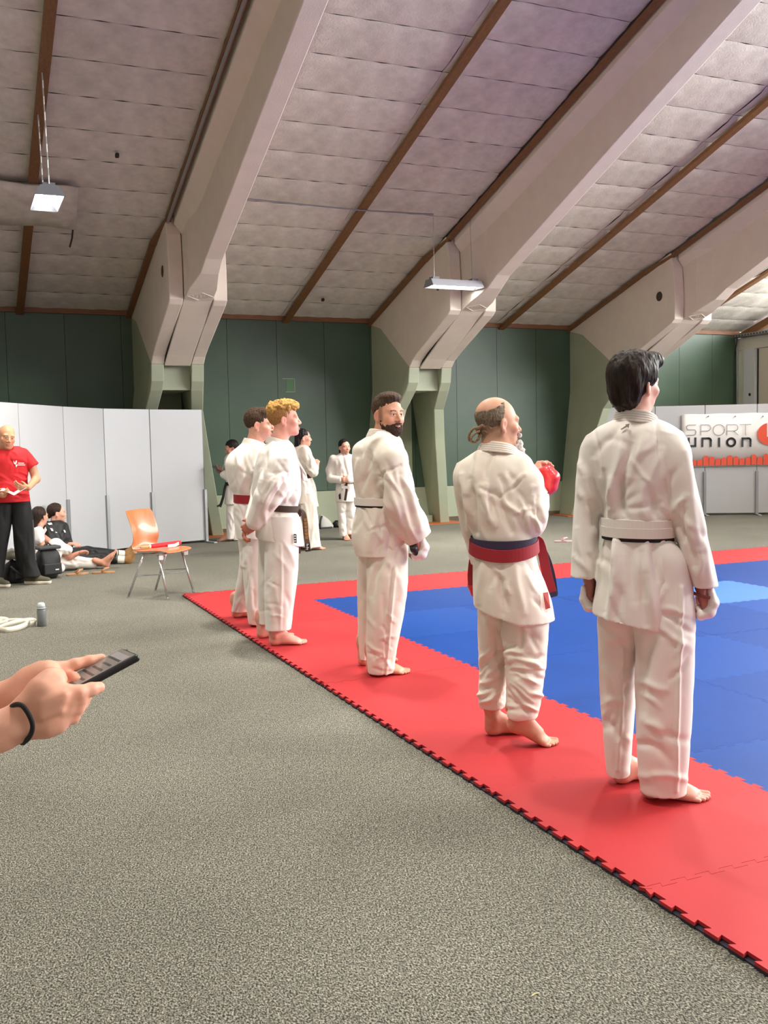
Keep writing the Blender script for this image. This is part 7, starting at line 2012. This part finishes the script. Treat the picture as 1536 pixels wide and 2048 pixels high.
# ---------------------------------------------------------------- person at the photographer's side: two hands and a phone
r0 = pix_ray(110, 1400); t0 = 1.5 / math.hypot(r0[0], r0[1])
p = Person('person', 'person beside the photographer with bare forearms and a black hair tie, thumbing a phone', 0, 0, floor_pt=(r0[0] * t0, r0[1] * t0, 0))
TONE = (232, 172, 146)
def H(px, py, w, r): return (p.P(px, py, w), r)
f = Field(p.P(-10, 1520, 0)[0:1].tolist() + [-0.16, p.P(0, 1545, 0)[2]], [p.P(225, 1300, 0)[0], 0.26, p.P(0, 1280, 0)[2]], 0.0021)
f = Field((p.P(-170, 1400)[0], -0.14, p.P(100, 1560)[2]), (p.P(225, 1300)[0], 0.24, p.P(100, 1285)[2]), 0.0022)
def chain(pts, k=0.006, flat=None):
    for a, b in zip(pts[:-1], pts[1:]):
        f.cone(p.P(a[0], a[1], a[2]), p.P(b[0], b[1], b[2]), a[3], b[3], k, 'u', flat)
# far hand
chain([(-150, 1438, 0.13, 0.032), (-60, 1412, 0.13, 0.027), (0, 1396, 0.13, 0.0225), (34, 1384, 0.125, 0.0215)], 0.01)
chain([(34, 1384, 0.125, 0.0215), (62, 1366, 0.115, 0.024), (88, 1352, 0.105, 0.0215), (104, 1346, 0.10, 0.017)], 0.014)
chain([(60, 1372, 0.10, 0.018), (85, 1353, 0.085, 0.0165), (97, 1341, 0.085, 0.0135)], 0.014)
chain([(96, 1346, 0.10, 0.0135), (122, 1337, 0.10, 0.0105), (150, 1329, 0.105, 0.0096), (178, 1322, 0.115, 0.0088), (203, 1317, 0.125, 0.0080)], 0.005)
chain([(100, 1352, 0.10, 0.0125), (126, 1352, 0.095, 0.0105), (146, 1356, 0.085, 0.0095), (156, 1364, 0.07, 0.0085)], 0.005)
chain([(96, 1360, 0.10, 0.0125), (122, 1366, 0.09, 0.0105), (136, 1376, 0.075, 0.0095)], 0.005)
chain([(85, 1353, 0.085, 0.015), (106, 1350, 0.065, 0.0115), (120, 1358, 0.05, 0.0095)], 0.006)
# near forearm and hand
chain([(-150, 1530, -0.02, 0.038), (-60, 1486, -0.015, 0.0315), (0, 1463, -0.01, 0.0275), (46, 1441, -0.006, 0.0255)], 0.01)
chain([(46, 1441, -0.006, 0.0255), (78, 1424, -0.006, 0.027), (108, 1414, -0.008, 0.0245), (126, 1408, -0.008, 0.018)], 0.014, ((0, 1, 0), 0.70))
chain([(60, 1440, -0.004, 0.021), (96, 1444, -0.006, 0.0195), (116, 1444, -0.006, 0.0135)], 0.014)
chain([(58, 1424, -0.004, 0.019), (96, 1394, -0.010, 0.0185), (134, 1389, -0.014, 0.0135)], 0.014)
# thumb
chain([(62, 1412, -0.010, 0.019), (84, 1380, -0.008, 0.0175), (102, 1361, 0.004, 0.0150), (114, 1354, 0.014, 0.0122)], 0.014)
chain([(114, 1354, 0.014, 0.0122), (122, 1359, 0.022, 0.0098)], 0.004)
# fingers
chain([(132, 1390, -0.014, 0.0135), (156, 1386, -0.012, 0.0112), (182, 1379, 0.000, 0.0098), (198, 1375, 0.010, 0.0090)], 0.006)
chain([(128, 1402, -0.014, 0.0135), (158, 1399, -0.006, 0.0112), (170, 1392, 0.022, 0.0095), (164, 1386, 0.045, 0.0085)], 0.006)
chain([(124, 1418, -0.013, 0.0130), (153, 1416, -0.004, 0.0108), (164, 1406, 0.024, 0.0092), (156, 1396, 0.045, 0.0082)], 0.006)
chain([(116, 1434, -0.010, 0.0125), (145, 1434, -0.002, 0.0098), (154, 1422, 0.022, 0.0085), (146, 1410, 0.04, 0.0078)], 0.006)
# tendons over the back of the hand
for (x1, y1, x2, y2) in [(84, 1405, 128, 1390), (82, 1420, 124, 1403), (84, 1434, 120, 1420)]:
    f.cone(p.P(x1, y1, -0.033), p.P(x2, y2, -0.030), 0.0035, 0.0045, 0.010)
V, F = f.mesh(); V = relax(V, F, 2, 0.4)
base = sRGB(*TONE); C = np.tile(base, (len(V), 1))
X, Y = p.px_of(V)
w = np.clip(vnoise(V * 38, 5) * 0.5 + 0.2, 0, 1) * 0.25
for (kx_, ky_, kr) in [(158, 1387, 10), (162, 1399, 9), (158, 1416, 9), (150, 1434, 8), (136, 1388, 9), (200, 1376, 8), (120, 1357, 8), (135, 1350, 18), (170, 1325, 20)]:
    w = np.maximum(w, np.clip(1.2 - np.hypot(X - kx_, Y - ky_) / kr, 0, 1) * 0.55)
C = C * (1 - w[:, None]) + (base * np.array([1.0, 0.68, 0.62]))[None] * w[:, None]
p.skin(V, F, C)
# nails on the index fingertip and thumb
for (x, y, ww, rr_) in [(126, 1358, 0.016, 0.0055)]:
    f2 = Field(p.P(x, y, ww) - 0.02, p.P(x, y, ww) + 0.02, 0.0015); f2.ell(p.P(x, y, ww), (rr_, 0.004, rr_ * 1.1), k=0)
    V2, F2 = f2.mesh(); p.skin(V2, F2, np.tile(sRGB(236, 186, 170), (len(V2), 1)))
# rest of the person, outside the frame
def L(x, w, z): return np.array([x, w, z])
hidden_body(p, [(L(-0.62, 0.05, 1.42), L(-0.62, 0.05, 1.10), 0.07, 0.12), (L(-0.62, 0.05, 1.10), L(-0.62, 0.05, 0.90), 0.12, 0.12), (L(-0.62, -0.11, 1.34), L(-0.45, -0.12, 1.08), 0.045, 0.036), (L(-0.45, -0.12, 1.08), p.P(-140, 1526, -0.02), 0.036, 0.034),
                (L(-0.62, 0.22, 1.34), L(-0.46, 0.22, 1.09), 0.045, 0.036), (L(-0.46, 0.22, 1.09), p.P(-140, 1436, 0.13), 0.036, 0.03), (L(-0.62, 0.13, 0.9), L(-0.60, 0.14, 0.48), 0.08, 0.055), (L(-0.60, 0.14, 0.48), L(-0.63, 0.14, 0.09), 0.055, 0.036), (L(-0.62, -0.03, 0.9), L(-0.60, -0.04, 0.48), 0.08, 0.055), (L(-0.60, -0.04, 0.48), L(-0.63, -0.04, 0.09), 0.055, 0.036)], TONE, 0.01)
hd = make_head(p, L(-0.60, 0.05, 1.60), 90, L(-0.62, 0.05, 1.42), pitch=-22, sc=0.95, tone=TONE, brow=(60, 44, 38), neck_r=0.048, vox=0.004)
head_piece(p, hd, 'hair', M_brownhair, ells=[((0, -0.024, 0.040), (0.083, 0.104, 0.094)), ((0, -0.105, 0.0), (0.035, 0.04, 0.05), 0.02)], subs=[((0, 0.125, -0.025), (0.10, 0.085, 0.112), 0.006), ((0.085, 0.032, -0.05), (0.045, 0.05, 0.07), 0.005), ((-0.085, 0.032, -0.05), (0.045, 0.05, 0.07), 0.005), ((0, -0.03, -0.12), (0.10, 0.10, 0.06), 0.006)], noise=[(60, 60, 14, 0.003, 103)], vox=0.0045)
garment(p, 'shirt', M_tee, 0.008, [([(0.84, -0.62, 0.05, 0.15, 0.19), (1.05, -0.62, 0.05, 0.135, 0.17), (1.3, -0.62, 0.05, 0.14, 0.20), (1.40, -0.62, 0.05, 0.11, 0.16), (1.46, -0.62, 0.05, 0.07, 0.075)], 0, 2.2)],
        [(L(-0.62, -0.12, 1.34), L(-0.54, -0.13, 1.20), 0.065, 0.065, 0.03), (L(-0.62, 0.22, 1.34), L(-0.54, 0.23, 1.20), 0.065, 0.065, 0.03)], noise=[(12, 12, 8, 0.005, 120)])
garment(p, 'trousers', M_gi, 0.009, [([(0.10, -0.63, 0.14, 0.075, 0.075), (0.5, -0.61, 0.14, 0.085, 0.085), (0.9, -0.62, 0.12, 0.13, 0.10)], 0, 2.2), ([(0.10, -0.63, -0.04, 0.075, 0.075), (0.5, -0.61, -0.04, 0.085, 0.085), (0.9, -0.62, -0.02, 0.13, 0.10)], 0.02, 2.2)], noise=[(12, 12, 8, 0.005, 121)])
make_foot(p, L(-0.64, 0.14, 0), 90, 0.25, TONE, side=-1, vox=0.006); make_foot(p, L(-0.64, -0.04, 0), 90, 0.25, TONE, side=1, vox=0.006)
p.finish_skin()
q = MB()
tie = [p.P(*t) for t in ((24, 1420, 0.012), (22, 1415, -0.006), (31, 1409, -0.026), (45, 1412, -0.040), (58, 1430, -0.046), (65, 1450, -0.046), (62, 1468, -0.038), (52, 1482, -0.020), (43, 1485, 0.006), (38, 1465, 0.024), (30, 1440, 0.024), (24, 1420, 0.012))]
sp = spline(tie, 6)
q.tube([tuple(t) for t in sp], 0.0036, 8)
q.build('hair_tie', mat('black elastic', rgb(20, 19, 21), 0.8), p.t, smooth=True)

# phone: own thing, resting in the hands
A_, B_ = p.P(100, 1387, 0.062), p.P(262, 1301, 0.095)
Lx = B_ - A_; PL = np.linalg.norm(Lx); Lx = Lx / PL
N0 = np.array([-0.45, -0.085, 0.86]); N0 = N0 - Lx * (N0 @ Lx); N0 /= np.linalg.norm(N0)
Wd = np.cross(N0, Lx)
ctr = (A_ + B_) / 2
cw = to_world(p, ctr)
ps = thing('smartphone', 'black-cased smartphone with lit grey screen in the two hands beside the photographer', 'phone', cw, p.t.rotation_euler[2])
def slab(l, w_, n0, n1, name, m, parent, lo=0.0, wo=0.0, bev=0.0):
    q = MB()
    q.v = [tuple(Lx * (lo + sl * l) + Wd * (wo + sw * w_) + N0 * nn) for nn in (n0, n1) for sl, sw in ((-1, -1), (1, -1), (1, 1), (-1, 1))]
    q.f = [(3, 2, 1, 0), (4, 5, 6, 7), (0, 1, 5, 4), (1, 2, 6, 5), (2, 3, 7, 6), (3, 0, 4, 7)]
    o = q.build(name, m, parent)
    if bev:
        md = o.modifiers.new('b', 'BEVEL'); md.width = bev; md.segments = 4
    return o
cs = slab(PL / 2, 0.037, -0.012, 0.0, 'case', mat('black phone case', rgb(16, 16, 18), 0.4), ps, bev=0.005)
sc_ = slab(PL / 2 - 0.005, 0.0335, 0.0, 0.0006, 'screen', mat('phone screen', rgb(128, 122, 116), 0.15, emit=((0.55, 0.52, 0.50, 1), 0.10)), ps, bev=0.0)
for k in range(7):
    slab(0.0022, 0.026 - 0.004 * (k % 3), 0.0006, 0.0009, 'screen_text', mat('screen text', rgb(66, 66, 66), 0.3), sc_, lo=-0.05 + 0.015 * k, wo=-0.003 * (k % 3))
slab(0.007, 0.03, 0.0006, 0.0009, 'screen_bar', mat('screen bar', rgb(176, 172, 176), 0.2), sc_, lo=PL / 2 - 0.02)
q = MB(); e = Lx * (PL / 2 - 0.022) + Wd * 0.0376 - N0 * 0.006
q.tube([tuple(e - Lx * 0.006), tuple(e + Lx * 0.006)], 0.0016, 6); q.build('side_button', M_steel, cs)
q = MB(); e = Lx * (PL / 2 + 0.0) + Wd * 0.030 - N0 * 0.005
q.tube([tuple(e - Wd * 0.002), tuple(e + Wd * 0.002)], 0.003, 8); q.build('port', M_steel, cs)
